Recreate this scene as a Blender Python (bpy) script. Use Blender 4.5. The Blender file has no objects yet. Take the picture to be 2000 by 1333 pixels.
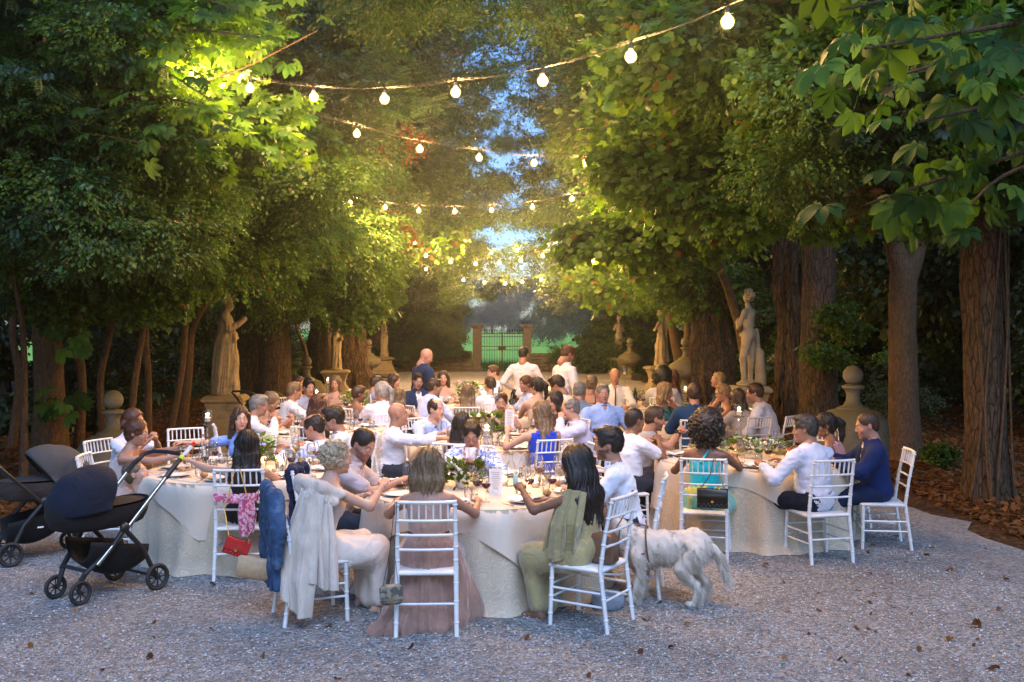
import bpy, math, random, time
import numpy as np
import openvdb
from mathutils import Vector, Matrix, Euler
T0 = time.time()
SC = bpy.context.scene
COL = SC.collection
# ---------------------------------------------------------------- camera
F = 1944.0          # focal length in photo pixels (2000 wide)
YH, CH = 638.0, 2.08  # horizon row, camera height
def P(px, py, d):   # photo pixel + distance -> world
    return Vector(((px - 1000) / F * d, d, CH - (py - YH) / F * d))
def PX(px, d): return (px - 1000) / F * d
cd = bpy.data.cameras.new('camera')
cam = bpy.data.objects.new('camera', cd); COL.objects.link(cam)
cam.location = (0, 0, CH); cam.rotation_euler = (math.pi / 2, 0, 0)
cd.sensor_width = 36; cd.lens = 36 * F / 2000
cd.shift_y = (YH - 666.5) / 2000
cd.clip_start = 0.1; cd.clip_end = 2000
cd.dof.use_dof = True; cd.dof.focus_distance = 12.5; cd.dof.aperture_fstop = 7.0
SC.camera = cam
# ---------------------------------------------------------------- sky, sun, exposure
W = bpy.data.worlds.new('World'); SC.world = W; W.use_nodes = True
nt = W.node_tree; bg = nt.nodes['Background']
sky = nt.nodes.new('ShaderNodeTexSky'); sky.sky_type = 'NISHITA'; sky.sun_disc = False
SUN_EL, SUN_ROT = 7.0, 195.0
sky.sun_elevation = math.radians(SUN_EL); sky.sun_rotation = math.radians(SUN_ROT)
sky.air_density = 1.0; sky.dust_density = 0.2; sky.ozone_density = 3.2
tint = nt.nodes.new('ShaderNodeMix'); tint.data_type = 'RGBA'; tint.blend_type = 'MULTIPLY'; tint.inputs[0].default_value = 1.0; tint.inputs[7].default_value = (.78, .88, 1.15, 1)
nt.links.new(sky.outputs[0], tint.inputs[6]); nt.links.new(tint.outputs[2], bg.inputs[0]); bg.inputs[1].default_value = 0.036
sl = bpy.data.lights.new('sun', 'SUN'); sl.energy = 0.50; sl.angle = math.radians(40); sl.color = (0.50, 0.66, 1.0)  # broad blue lamp added for open sky glow from behind the camera
so = bpy.data.objects.new('sun', sl); COL.objects.link(so)
so.rotation_euler = (math.radians(38), 0, math.radians(SUN_ROT - 180))
vs = SC.view_settings
SC.display_settings.display_device = 'sRGB'
vs.view_transform = 'Standard'; vs.look = 'None'; vs.gamma = 1.0; vs.use_curve_mapping = False
vs.exposure = 2.95
SC.render.engine = 'CYCLES'
cy = SC.cycles
cy.use_denoising = True
try: cy.denoiser = 'OPENIMAGEDENOISE'
except Exception: pass
cy.max_bounces = 6; cy.diffuse_bounces = 2; cy.glossy_bounces = 2; cy.transmission_bounces = 3; cy.transparent_max_bounces = 12
cy.sample_clamp_indirect = 3.0; cy.caustics_reflective = False; cy.caustics_refractive = False
cy.use_light_tree = True
cy.volume_step_rate = 4; cy.volume_max_steps = 64; cy.volume_bounces = 0
# ================================================================ helpers
rng = np.random.default_rng(7); R = random.Random(11)
MATS = {}
def lin(c):
    return tuple(((x / 12.92) if x <= 0.04045 else ((x + 0.055) / 1.055) ** 2.4) for x in c)
def hexc(h):
    return lin(tuple(int(h[i:i + 2], 16) / 255 for i in (0, 2, 4)))
class NT:
    def __init__(s, name):
        s.m = bpy.data.materials.new(name); s.m.use_nodes = True
        s.t = s.m.node_tree; s.b = s.t.nodes['Principled BSDF']; s.out = s.t.nodes['Material Output']
    def n(s, typ, **kw):
        nd = s.t.nodes.new(typ)
        for k, v in kw.items():
            if k.startswith('i_'):
                key = k[2:]
                key = int(key) if key.isdigit() else key.replace('_', ' ')
                nd.inputs[key].default_value = v
            else: setattr(nd, k, v)
        return nd
    def l(s, a, b): s.t.links.new(a, b)
    def coords(s, scale=(1, 1, 1), kind='Object'):
        c = s.n('ShaderNodeTexCoord'); mp = s.n('ShaderNodeMapping'); mp.inputs['Scale'].default_value = scale
        s.l(c.outputs[kind], mp.inputs[0]); return mp.outputs[0]
    def noise(s, co, scale, detail=4, rough=0.6, dist=0.0):
        nd = s.n('ShaderNodeTexNoise'); s.l(co, nd.inputs['Vector'])
        nd.inputs['Scale'].default_value = scale; nd.inputs['Detail'].default_value = detail
        nd.inputs['Roughness'].default_value = rough; nd.inputs['Distortion'].default_value = dist
        return nd.outputs['Fac']
    def ramp(s, fac, stops):
        r = s.n('ShaderNodeValToRGB'); e = r.color_ramp.elements
        while len(e) < len(stops): e.new(0.5)
        for i, (p, c) in enumerate(stops):
            e[i].position = p; e[i].color = (*c, 1) if len(c) == 3 else c
        s.l(fac, r.inputs[0]); return r.outputs[0]
    def mix(s, fac, a, b, mode='MIX'):
        m = s.n('ShaderNodeMix', data_type='RGBA', blend_type=mode)
        if hasattr(fac, 'links') or hasattr(fac, 'is_linked'): s.l(fac, m.inputs[0])
        else: m.inputs[0].default_value = fac
        for v, i in ((a, 6), (b, 7)):
            if hasattr(v, 'is_linked'): s.l(v, m.inputs[i])
            else: m.inputs[i].default_value = (*v, 1) if len(v) == 3 else v
        return m.outputs[2]
    def bump(s, h, strength=0.3, dist=0.01):
        b = s.n('ShaderNodeBump'); b.inputs['Strength'].default_value = strength; b.inputs['Distance'].default_value = dist
        s.l(h, b.inputs['Height']); s.l(b.outputs[0], s.b.inputs['Normal']); return b
def pr(s, **kw):
    for k, v in kw.items():
        k = k.replace('_', ' ')
        s.b.inputs[k].default_value = (*v, 1) if (isinstance(v, tuple) and len(v) == 3 and 'Radius' not in k) else v
def simple(name, col, rough=0.6, metal=0.0, nz=0.12, scale=30, bump=0.0, spec=0.5, **kw):
    """a plain material with slight uneven colour and optional relief"""
    if name in MATS: return MATS[name]
    s = NT(name); co = s.coords()
    f = s.noise(co, scale, 5)
    dk = tuple(c * (1 - nz * 1.6) for c in col); lt = tuple(min(1, c * (1 + nz)) for c in col)
    s.l(s.ramp(f, [(0.3, dk), (0.7, lt)]), s.b.inputs['Base Color'])
    pr(s, Roughness=rough, Metallic=metal, Specular_IOR_Level=spec)
    if bump: s.bump(s.noise(co, scale * 3, 4), bump, 0.004)
    MATS[name] = s.m; return s.m
def cloth_mat(name, col, rough=0.85, wr=0.5, weave=600, col2=None, stripe=None, sheen=0.3, transl=0):
    if name in MATS: return MATS[name]
    s = NT(name); co = s.coords()
    f = s.noise(co, 6, 4)
    c = s.ramp(f, [(0.3, tuple(x * 0.88 for x in col)), (0.7, tuple(min(1, x * 1.05) for x in col))])
    if col2 is not None:
        w = s.noise(co, stripe or 14, 3, 0.5, 1.0)
        r = s.ramp(w, [(0.47, (0, 0, 0)), (0.53, (1, 1, 1))])
        c = s.mix(r, c, col2)
    s.l(c, s.b.inputs['Base Color'])
    pr(s, Roughness=rough, Sheen_Weight=sheen if max(col) > .14 else .03, Specular_IOR_Level=0.2)
    n1 = s.noise(co, 9, 3, 0.5, 1.5); n2 = s.noise(co, weave, 2)
    a = s.n('ShaderNodeMath', operation='MULTIPLY_ADD'); s.l(n2, a.inputs[0]); a.inputs[1].default_value = 0.06; s.l(n1, a.inputs[2])
    s.bump(a.outputs[0], wr, 0.02)
    MATS[name] = s.m; return s.m
def link(o, parent=None):
    COL.objects.link(o)
    if parent is not None: o.parent = parent
    return o
def tag(o, label=None, cat=None, group=None, kind=None):
    if label: o['label'] = label
    if cat: o['category'] = cat
    if group: o['group'] = group
    if kind: o['kind'] = kind
    return o
def empty(name, loc=(0, 0, 0), rz=0.0, **kw):
    o = bpy.data.objects.new(name, None); o.empty_display_size = 0.1
    o.location = loc; o.rotation_euler = (0, 0, rz); link(o); tag(o, **kw); return o
def meshobj(name, me, mat=None, parent=None, loc=None):
    if mat is not None and not me.materials: me.materials.append(mat)
    o = bpy.data.objects.new(name, me); link(o, parent)
    if loc is not None: o.location = loc
    return o
def copy_tree(o, parent=None):
    c = o.copy(); COL.objects.link(c)
    if parent is not None: c.parent = parent
    for ch in o.children: copy_tree(ch, c)
    return c
def mesh_from(name, V, faces=None, tris=None, quads=None, smooth=True, col=None):
    """fast mesh from numpy arrays"""
    me = bpy.data.meshes.new(name)
    V = np.asarray(V, dtype=np.float32)
    parts = []; cnt = []
    if faces is not None:
        for f in faces: parts.append(np.asarray(f, dtype=np.int32)); cnt.append(len(f))
        loops = np.concatenate(parts) if parts else np.zeros(0, np.int32); cnt = np.array(cnt, dtype=np.int32)
    else:
        t = np.asarray(tris, dtype=np.int32).reshape(-1, 3) if tris is not None else np.zeros((0, 3), np.int32)
        q = np.asarray(quads, dtype=np.int32).reshape(-1, 4) if quads is not None else np.zeros((0, 4), np.int32)
        loops = np.concatenate([t.ravel(), q.ravel()]); cnt = np.concatenate([np.full(len(t), 3), np.full(len(q), 4)]).astype(np.int32)
    me.vertices.add(len(V)); me.vertices.foreach_set('co', V.ravel())
    me.loops.add(len(loops)); me.loops.foreach_set('vertex_index', loops)
    me.polygons.add(len(cnt))
    st = np.concatenate([[0], np.cumsum(cnt)[:-1]]).astype(np.int32) if len(cnt) else np.zeros(0, np.int32)
    me.polygons.foreach_set('loop_start', st)
    me.polygons.foreach_set('use_smooth', np.full(len(cnt), smooth))
    me.update(calc_edges=True)
    if col is not None:
        a = me.color_attributes.new('Col', 'FLOAT_COLOR', 'POINT')
        c4 = np.ones((len(V), 4), np.float32); c4[:, :3] = col; a.data.foreach_set('color', c4.ravel())
    return me
class MB:
    """collects shapes, builds ONE mesh"""
    def __init__(s): s.V = []; s.F = []
    def add(s, V, F):
        b = len(s.V); s.V.extend([tuple(v) for v in V]); s.F.extend([tuple(i + b for i in f) for f in F]); return s
    def box(s, c, size, rot=None, bev=0.0):
        hx, hy, hz = (k / 2 for k in size); c = Vector(c)
        if bev > 0:
            b = min(bev, hx * .9, hy * .9, hz * .9); ring = []
            def rr(x, y): return [(-x + b, -y), (x - b, -y), (x, -y + b), (x, y - b), (x - b, y), (-x + b, y), (-x, y - b), (-x, -y + b)]
            V = [(x * (1 - b / hx if z in (-hz, hz) else 1), y * (1 - b / hy if z in (-hz, hz) else 1), z) for z in (-hz, -hz + b, hz - b, hz) for x, y in rr(hx, hy)]
            Fc = [tuple(range(7, -1, -1)), tuple(range(24, 32))]
            for k in range(3):
                for i in range(8): Fc.append((k * 8 + i, k * 8 + (i + 1) % 8, (k + 1) * 8 + (i + 1) % 8, (k + 1) * 8 + i))
        else:
            V = [(x, y, z) for z in (-hz, hz) for x, y in ((-hx, -hy), (hx, -hy), (hx, hy), (-hx, hy))]
            Fc = [(3, 2, 1, 0), (4, 5, 6, 7), (0, 1, 5, 4), (1, 2, 6, 5), (2, 3, 7, 6), (3, 0, 4, 7)]
        V = [Vector(v) for v in V]
        if rot is not None: V = [rot @ v for v in V]
        return s.add([v + c for v in V], Fc)
    def tube(s, pts, rad, n=8, cap=True, flat=1.0):
        pts = [Vector(p) for p in pts]
        if not hasattr(rad, '__len__'): rad = [rad] * len(pts)
        V = []; Fc = []; up = None
        for i, p in enumerate(pts):
            t = (pts[min(i + 1, len(pts) - 1)] - pts[max(i - 1, 0)]).normalized()
            if up is None: up = Vector((0, 0, 1)) if abs(t.z) < .9 else Vector((1, 0, 0))
            a = t.cross(up);
            if a.length < 1e-5: a = t.cross(Vector((0, 1, 0)))
            a.normalize(); b = a.cross(t).normalized(); up = b
            for k in range(n):
                w = 2 * math.pi * k / n; V.append(p + a * math.cos(w) * rad[i] + b * math.sin(w) * rad[i] * flat)
        for i in range(len(pts) - 1):
            for k in range(n): Fc.append((i * n + k, (i + 1) * n + k, (i + 1) * n + (k + 1) % n, i * n + (k + 1) % n))
        if cap: Fc.append(tuple(range(n))); Fc.append(tuple((len(pts) - 1) * n + k for k in range(n - 1, -1, -1)))
        return s.add(V, Fc)
    def lathe(s, prof, c=(0, 0, 0), n=16, gad=None):
        V = []; Fc = []
        for j, (r, z) in enumerate(prof):
            for k in range(n):
                w = 2 * math.pi * k / n; rr = r
                if gad and gad[1] <= z <= gad[2]: rr = r * (1 + gad[3] * abs(math.sin(w * gad[0] / 2)) * math.sin(math.pi * (z - gad[1]) / (gad[2] - gad[1])))
                V.append((c[0] + rr * math.cos(w), c[1] + rr * math.sin(w), c[2] + z))
        for j in range(len(prof) - 1):
            for k in range(n): Fc.append((j * n + k, j * n + (k + 1) % n, (j + 1) * n + (k + 1) % n, (j + 1) * n + k))
        if prof[0][0] > 1e-4: Fc.append(tuple(range(n - 1, -1, -1)))
        if prof[-1][0] > 1e-4: Fc.append(tuple((len(prof) - 1) * n + k for k in range(n)))
        return s.add(V, Fc)
    def ball(s, c, r, n=10, m=7):
        if not hasattr(r, '__len__'): r = (r, r, r)
        V = [(c[0], c[1], c[2] - r[2])]; Fc = []
        for j in range(1, m):
            a = math.pi * j / m - math.pi / 2
            for k in range(n):
                w = 2 * math.pi * k / n; V.append((c[0] + r[0] * math.cos(a) * math.cos(w), c[1] + r[1] * math.cos(a) * math.sin(w), c[2] + r[2] * math.sin(a)))
        V.append((c[0], c[1], c[2] + r[2])); L = len(V) - 1
        for k in range(n): Fc.append((0, 1 + (k + 1) % n, 1 + k)); Fc.append((L, L - n + k, L - n + (k + 1) % n))
        for j in range(m - 2):
            for k in range(n): Fc.append((1 + j * n + k, 1 + j * n + (k + 1) % n, 1 + (j + 1) * n + (k + 1) % n, 1 + (j + 1) * n + k))
        return s.add(V, Fc)
    def grid(s, fn, nu, nv, closed=False, thick=0.0):
        V = [fn(i / nu, j / nv) for j in range(nv + 1) for i in range(nu + (0 if closed else 1))]
        w = nu if closed else nu + 1; Fc = []
        for j in range(nv):
            for i in range(nu): Fc.append((j * w + i, j * w + (i + 1) % w, (j + 1) * w + (i + 1) % w, (j + 1) * w + i))
        return s.add(V, Fc)
    def mesh(s, name, smooth=True): return mesh_from(name, s.V, faces=s.F, smooth=smooth)
    def build(s, name, mat, parent=None, smooth=True, loc=None):
        me = s.mesh(name, smooth)
        o = meshobj(name, me, mat, parent, loc)
        if smooth:
            try: me.set_sharp_from_angle(angle=math.radians(45))
            except Exception: pass
        return o
# ---- value noise
_H = np.random.default_rng(3).random(4096).astype(np.float32)
def vnoise(X, Y, Z):
    xi = np.floor(X).astype(np.int64); yi = np.floor(Y).astype(np.int64); zi = np.floor(Z).astype(np.int64)
    fx = X - xi; fy = Y - yi; fz = Z - zi
    fx = fx * fx * (3 - 2 * fx); fy = fy * fy * (3 - 2 * fy); fz = fz * fz * (3 - 2 * fz)
    def h(a, b, c): return _H[((a * 73856093) ^ (b * 19349663) ^ (c * 83492791)) & 4095]
    def lx(b, c): return h(xi, b, c) * (1 - fx) + h(xi + 1, b, c) * fx
    return (lx(yi, zi) * (1 - fy) + lx(yi + 1, zi) * fy) * (1 - fz) + (lx(yi, zi + 1) * (1 - fy) + lx(yi + 1, zi + 1) * fy) * fz * 1.0
def fbm(X, Y, Z, o=3):
    a = 0; w = .5
    for i in range(o): a = a + w * vnoise(X, Y, Z); X = X * 2.1 + 5; Y = Y * 2.1 + 9; Z = Z * 2.1 + 3; w *= .5
    return a
# ---- signed distance modelling
class SDF:
    """smooth-blended capsules and ellipsoids, meshed through OpenVDB"""
    def __init__(s): s.p = []
    def cap(s, a, b, ra, rb=None, k=0.02, op='u', flat=None):
        s.p.append(('c', np.array(a, float), np.array(b, float), ra, rb if rb is not None else ra, k, op, flat)); return s
    def ell(s, c, r, M=None, k=0.02, op='u'):
        s.p.append(('e', np.array(c, float), np.array(r if hasattr(r, '__len__') else (r, r, r), float), None if M is None else np.array(M, float), 0, k, op, None)); return s
    def half(s, c, n, k=0.003):  # keep the side the normal points away from
        s.p.append(('h', np.array(c, float), np.array(n, float) / np.linalg.norm(n), None, 0, k, 's', None)); return s
    def bounds(s):
        lo = np.full(3, 1e9); hi = -lo
        for q in s.p:
            if q[6] != 'u': continue
            if q[0] == 'c': m = max(q[3], q[4]); lo = np.minimum(lo, np.minimum(q[1], q[2]) - m); hi = np.maximum(hi, np.maximum(q[1], q[2]) + m)
            else: m = max(q[2]) if q[3] is not None else q[2]; lo = np.minimum(lo, q[1] - m); hi = np.maximum(hi, q[1] + m)
        return lo, hi
    def mesh(s, vox, inflate=0.0, fn=None, adapt=0.0):
        lo, hi = s.bounds(); pad = inflate + vox * 4 + 0.02
        lo = lo - pad; hi = hi + pad
        n = np.ceil((hi - lo) / vox).astype(int)
        ax = [lo[i] + vox * np.arange(n[i]) for i in range(3)]
        D = np.full(n, 1.0, np.float32)
        for q in s.p:
            typ, A, B, ra, rb, k, op, fl = q
            if typ == 'h':
                X = ax[0][:, None, None]; Y = ax[1][None, :, None]; Z = ax[2][None, None, :]
                d = -((X - A[0]) * B[0] + (Y - A[1]) * B[1] + (Z - A[2]) * B[2])
                D = np.maximum(D, -d); continue
            if typ == 'c': m = max(ra, rb); l = np.minimum(A, B) - m; h = np.maximum(A, B) + m
            else: m = max(B) if ra is not None else B; l = A - m; h = A + m
            mg = k + inflate + 3 * vox + 0.01
            i0 = [max(0, int((l[i] - mg - lo[i]) / vox)) for i in range(3)]; i1 = [min(n[i], int((h[i] + mg - lo[i]) / vox) + 2) for i in range(3)]
            if any(i1[i] <= i0[i] for i in range(3)): continue
            X = (ax[0][i0[0]:i1[0]][:, None, None]).astype(np.float32); Y = (ax[1][i0[1]:i1[1]][None, :, None]).astype(np.float32); Z = (ax[2][i0[2]:i1[2]][None, None, :]).astype(np.float32)
            if typ == 'c':
                ba = B - A; L2 = float(ba @ ba) + 1e-9
                t = np.clip(((X - A[0]) * ba[0] + (Y - A[1]) * ba[1] + (Z - A[2]) * ba[2]) / L2, 0, 1)
                dx = X - A[0] - ba[0] * t; dy = Y - A[1] - ba[1] * t; dz = Z - A[2] - ba[2] * t
                d = np.sqrt(dx * dx + dy * dy + dz * dz) - (ra + (rb - ra) * t)
            else:
                dx = X - A[0]; dy = Y - A[1]; dz = Z - A[2]
                if ra is not None:
                    M = ra  # columns = axes
                    e = [dx * M[0, i] + dy * M[1, i] + dz * M[2, i] for i in range(3)]
                else: e = [dx, dy, dz]
                u = sum((e[i] / B[i]) ** 2 for i in range(3)); v = sum((e[i] / B[i] ** 2) ** 2 for i in range(3))
                k0 = np.sqrt(u); d = k0 * (k0 - 1) / np.sqrt(v + 1e-9)
                d = np.where(k0 < 0.25, -min(B) * 0.8, d)
            sl = (slice(i0[0], i1[0]), slice(i0[1], i1[1]), slice(i0[2], i1[2])); c = D[sl]
            if op == 'u':
                h_ = np.maximum(k - np.abs(c - d), 0) / k if k > 0 else 0
                D[sl] = np.minimum(c, d) - h_ * h_ * k * 0.25
            else:
                h_ = np.maximum(k - np.abs(c + d), 0) / k
                D[sl] = np.maximum(c, -d) + h_ * h_ * k * 0.25
        D -= inflate
        if fn is not None: D = fn(ax[0][:, None, None], ax[1][None, :, None], ax[2][None, None, :], D).astype(np.float32)
        g = openvdb.FloatGrid(vox * 4)
        g.copyFromArray(np.clip(D / vox, -3, 3).astype(np.float32))
        try: pts, tr, qd = g.convertToPolygons(0.0, adapt)
        except Exception: pts, qd = g.convertToQuads(0.0); tr = np.zeros((0, 3), np.int32)
        pts = np.array(pts, dtype=np.float64) * vox + lo
        return pts, np.array(tr, dtype=np.int32).reshape(-1, 3)[:, ::-1], np.array(qd, dtype=np.int32).reshape(-1, 4)[:, ::-1]
def rotm(yaw=0, pitch=0, roll=0):
    """yaw left+, pitch down+ (face forward is +Y), roll"""
    return np.array(Euler((-pitch, roll, yaw), 'XYZ').to_matrix())
# ================================================================ people
def vnormals(V, tr, qd):
    N = np.zeros_like(V)
    for F_ in ([tr] if len(tr) else []) + ([qd] if len(qd) else []):
        a, b, c = V[F_[:, 0]], V[F_[:, 1]], V[F_[:, 2]]; n = np.cross(b - a, c - a)
        for i in range(F_.shape[1]): np.add.at(N, F_[:, i], n)
    return N / (np.linalg.norm(N, axis=1, keepdims=True) + 1e-12)
def head_template(vox, female=False, wide=1.0, beard=0):
    s = SDF()
    s.ell((0, -.015, .03), (.076 * wide, .097, .09), k=.02)
    s.ell((0, .025, -.03), (.060 * wide, .066, .088), k=.03)
    s.ell((0, .035, -.078), ((.040 if female else .047) * wide, .042, .034), k=.03)
    s.ell((0, .078, -.100), (.017, .013, .013), k=.022)
    for x in (-1, 1):
        s.ell((.040 * x, .060, -.032), (.021, .02, .022), k=.02)
        s.cap((.012 * x, .086, .024), (.040 * x, .074, .024), .008, .006, k=.012)
    for x in (-1, 1): s.ell((.031 * x, .100, .006), (.016, .014, .0115), k=.010, op='s')
    for x in (-1, 1):
        s.ell((.031 * x, .075, .005), .0135, k=.003)
        s.ell((.0775 * wide * x, -.008, -.004), (.008, .017, .030), k=.006)
        s.ell((.0865 * wide * x, -.004, -.002), (.006, .009, .017), k=.004, op='s')
    s.cap((0, .086, .014), (0, .106, -.026), .0065, .0095, k=.012)
    for x in (-1, 1): s.ell((.010 * x, .099, -.033), (.008, .010, .007), k=.006)
    s.cap((-.017, .083, -.059), (.017, .083, -.059), .006, .006, k=.006); s.ell((0, .090, -.058), (.014, .006, .0055), k=.005)
    s.ell((0, .089, -.070), (.017, .008, .0065), k=.004)
    s.cap((-.02, .098, -.0645), (.02, .098, -.0645), .0022, .0022, k=.004, op='s')
    r = .045 if female else .056
    s.cap((0, -.02, -.05), (0, -.035, -.155), r, r + .004, k=.03)
    V, tr, qd = s.mesh(vox, 0, None, .02)
    return V, tr, qd
def face_colors(V, skin, lip, brow, stub, hairc, eyec):
    c = np.tile(np.array(skin), (len(V), 1)).astype(float)
    x, y, z = np.abs(V[:, 0]), V[:, 1], V[:, 2]
    n = fbm(V[:, 0] * 60, V[:, 1] * 60, V[:, 2] * 60)
    c *= (0.92 + 0.16 * n)[:, None]
    red = np.exp(-(((x - .04) / .018) ** 2 + ((z + .03) / .02) ** 2)) * (y > .03) + np.exp(-((x / .012) ** 2 + ((z + .03) / .012) ** 2)) * (y > .09) + ((x > .074) & (z < .03)) * .8
    c = c * (1 - .12 * red[:, None] * np.array([.1, 1, 1]))
    m = (y > .075) & (x < .022 - (np.abs(z + .064)) * .6) & (z > -.077) & (z < -.0525)
    c[m] = lip
    c[(y > .07) & (x < .021) & (np.abs(z + .0645) < .0022)] = np.array(lip) * .35
    m = (y > .05) & (x > .012) & (x < .048) & (np.abs(z - (.026 + .004 * np.sin((x - .012) * 60))) < .0042)
    c[m] = np.array(brow) * .8 + c[m] * .2
    ec = np.sqrt((x - .031) ** 2 + (z - .005) ** 2)
    m = (y > .066) & (((x - .031) / .0135) ** 2 + ((z - .005) / .0068) ** 2 < 1); c[m] = (.62, .6, .57)
    m = (y > .068) & (ec < .0058); c[m] = eyec
    m = (y > .06) & (np.abs(((x - .031) / .0145) ** 2 + ((z - .006) / .0080) ** 2 - 1.0) < .28) & (z > .006); c[m] = np.array(brow) * .5 + .01
    if stub > 0:
        edge = -.036 - .02 * np.clip((.05 - x) / .05, 0, 1) * (x < .05)
        w = ((z < -.030 - .012 * (x < .055)) & (y > -.002 - (z + .03) * .3) & (z > -.125)) & ~((y > .075) & (x < .0235) & (z > -.079) & (z < -.053)) & ~((x < .014) & (z > -.046)) & ~((z < -.108) & (y < .045))
        c[w] = c[w] * (1 - stub) + np.array(hairc) * stub
    return c
HEADS = {}
def get_head(female, fine, wide):
    key = (female, fine, round(wide, 2))
    if key not in HEADS: HEADS[key] = head_template(.0054 if fine == 2 else (.0066 if fine else .0095), female, wide)
    return HEADS[key]
HANDS = {}
def get_hand(pose, fine):
    """right hand: wrist at origin, fingers along +Y, palm facing -Z, thumb on -X side"""
    key = (pose, fine)
    if key in HANDS: return HANDS[key]
    s = SDF()
    curl = {'flat': .12, 'relaxed': .45, 'grip': 1.0, 'fist': 1.45, 'point': .9}[pose]
    s.cap((0, -.05, 0), (0, .01, 0), .023, .021, k=.01)
    for x, r in ((-.026, .0125), (-.009, .013), (.010, .0125), (.026, .011)):
        s.cap((x * .6, .012, 0), (x, .082 - abs(x + .009) * .2, 0), .0145, r, k=.008)
    for i, (x, L) in enumerate(((-.027, .072), (-.009, .080), (.010, .074), (.027, .058))):
        cc = curl * (1, 1.05, 1.12, 1.2)[i]
        if pose == 'point' and i == 0: cc = .1
        p = np.array((x, .084 - abs(x + .009) * .25, 0)); a = 0.0; sp = x * 1.6
        for j, (fr, r) in enumerate(((.46, .0088), (.30, .0079), (.24, .0068))):
            a += cc * (.75, .9, .6)[j]
            q = p + L * fr * np.array((sp * math.cos(a) * .6, math.cos(a), -math.sin(a)))
            s.cap(p, q, r * (1.06 if i < 3 else .92), r * .95 * (1 if i < 3 else .92), k=.0028); p = q
    t0 = np.array((-.018, .022, -.004)); bend = .35 + .5 * min(curl, 1)
    t1 = t0 + .042 * np.array((-.70, .62, -.35 * bend * 1.4)); t2 = t1 + .032 * np.array((-.32, .85, -.5 * bend)); t3 = t2 + .024 * np.array((.08, .92, -.6 * bend))
    s.cap(t0, t1, .0155, .0115, k=.012); s.cap(t1, t2, .0108, .0098, k=.004); s.cap(t2, t3, .0096, .0078, k=.003)
    HANDS[key] = s.mesh(.0042 if fine == 2 else (.0058 if fine else .0085), 0, None, .1)
    return HANDS[key]
def ik(a, b, l1, l2, pole):
    """middle joint between a and b"""
    a, b = np.array(a, float), np.array(b, float); v = b - a; L = np.linalg.norm(v); mx = (l1 + l2) * .995
    if L > mx: b = a + v / L * mx; v = b - a; L = mx
    u = v / L; x = (l1 * l1 - l2 * l2 + L * L) / (2 * L); h = math.sqrt(max(l1 * l1 - x * x, 0))
    p = np.array(pole, float); p = p - u * (p @ u); p /= np.linalg.norm(p) + 1e-9
    return a + u * x + p * h, b
def frame(d, up):
    y = np.array(d, float); y /= np.linalg.norm(y); z = np.array(up, float); z = z - y * (z @ y); z /= np.linalg.norm(z) + 1e-9
    x = np.cross(y, z); return np.stack([x, y, z], axis=1)
def skin_material():
    s = NT('skin'); a = s.n('ShaderNodeVertexColor'); a.layer_name = 'Col'
    co = s.coords(); f = s.noise(co, 40, 4)
    s.l(s.mix(s.ramp(f, [(0.3, (.0, .0, .0)), (.7, (.12, .12, .12))]), a.outputs[0], (.75, .35, .25)), s.b.inputs['Base Color'])
    pr(s, Roughness=.48, Subsurface_Weight=.08, Subsurface_Radius=(.02, .008, .004), Specular_IOR_Level=.4)
    s.bump(s.noise(co, 220, 3), .12, .001); return s.m
def hair_material():
    s = NT('hair'); a = s.n('ShaderNodeVertexColor'); a.layer_name = 'Col'
    co = s.coords((1, 1, .12)); f = s.noise(co, 220, 3, .6, .3)
    s.l(s.mix(s.ramp(f, [(.35, (0, 0, 0)), (.65, (1, 1, 1))]), s.mix(1.0, a.outputs[0], (.45, .43, .42), 'MULTIPLY'), s.mix(1.0, a.outputs[0], (1.25, 1.2, 1.15), 'MULTIPLY')), s.b.inputs['Base Color'])
    pr(s, Roughness=.42, Specular_IOR_Level=.45); s.bump(f, .8, .004); return s.m
M_SKIN = skin_material(); M_HAIR = hair_material()
SKIN = {'fair': (.48, .285, .205), 'tan': (.33, .175, .115), 'brown': (.17, .085, .052), 'red': (.38, .20, .145)}
HAIRC = {'black': (.012, .010, .010), 'dark': (.022, .015, .011), 'brown': (.055, .030, .017), 'auburn': (.085, .030, .014), 'blond': (.30, .20, .10), 'ash': (.17, .115, .065), 'grey': (.20, .19, .18), 'dgrey': (.06, .058, .058), 'silver': (.34, .33, .32), 'curlblond': (.46, .38, .26)}
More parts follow.
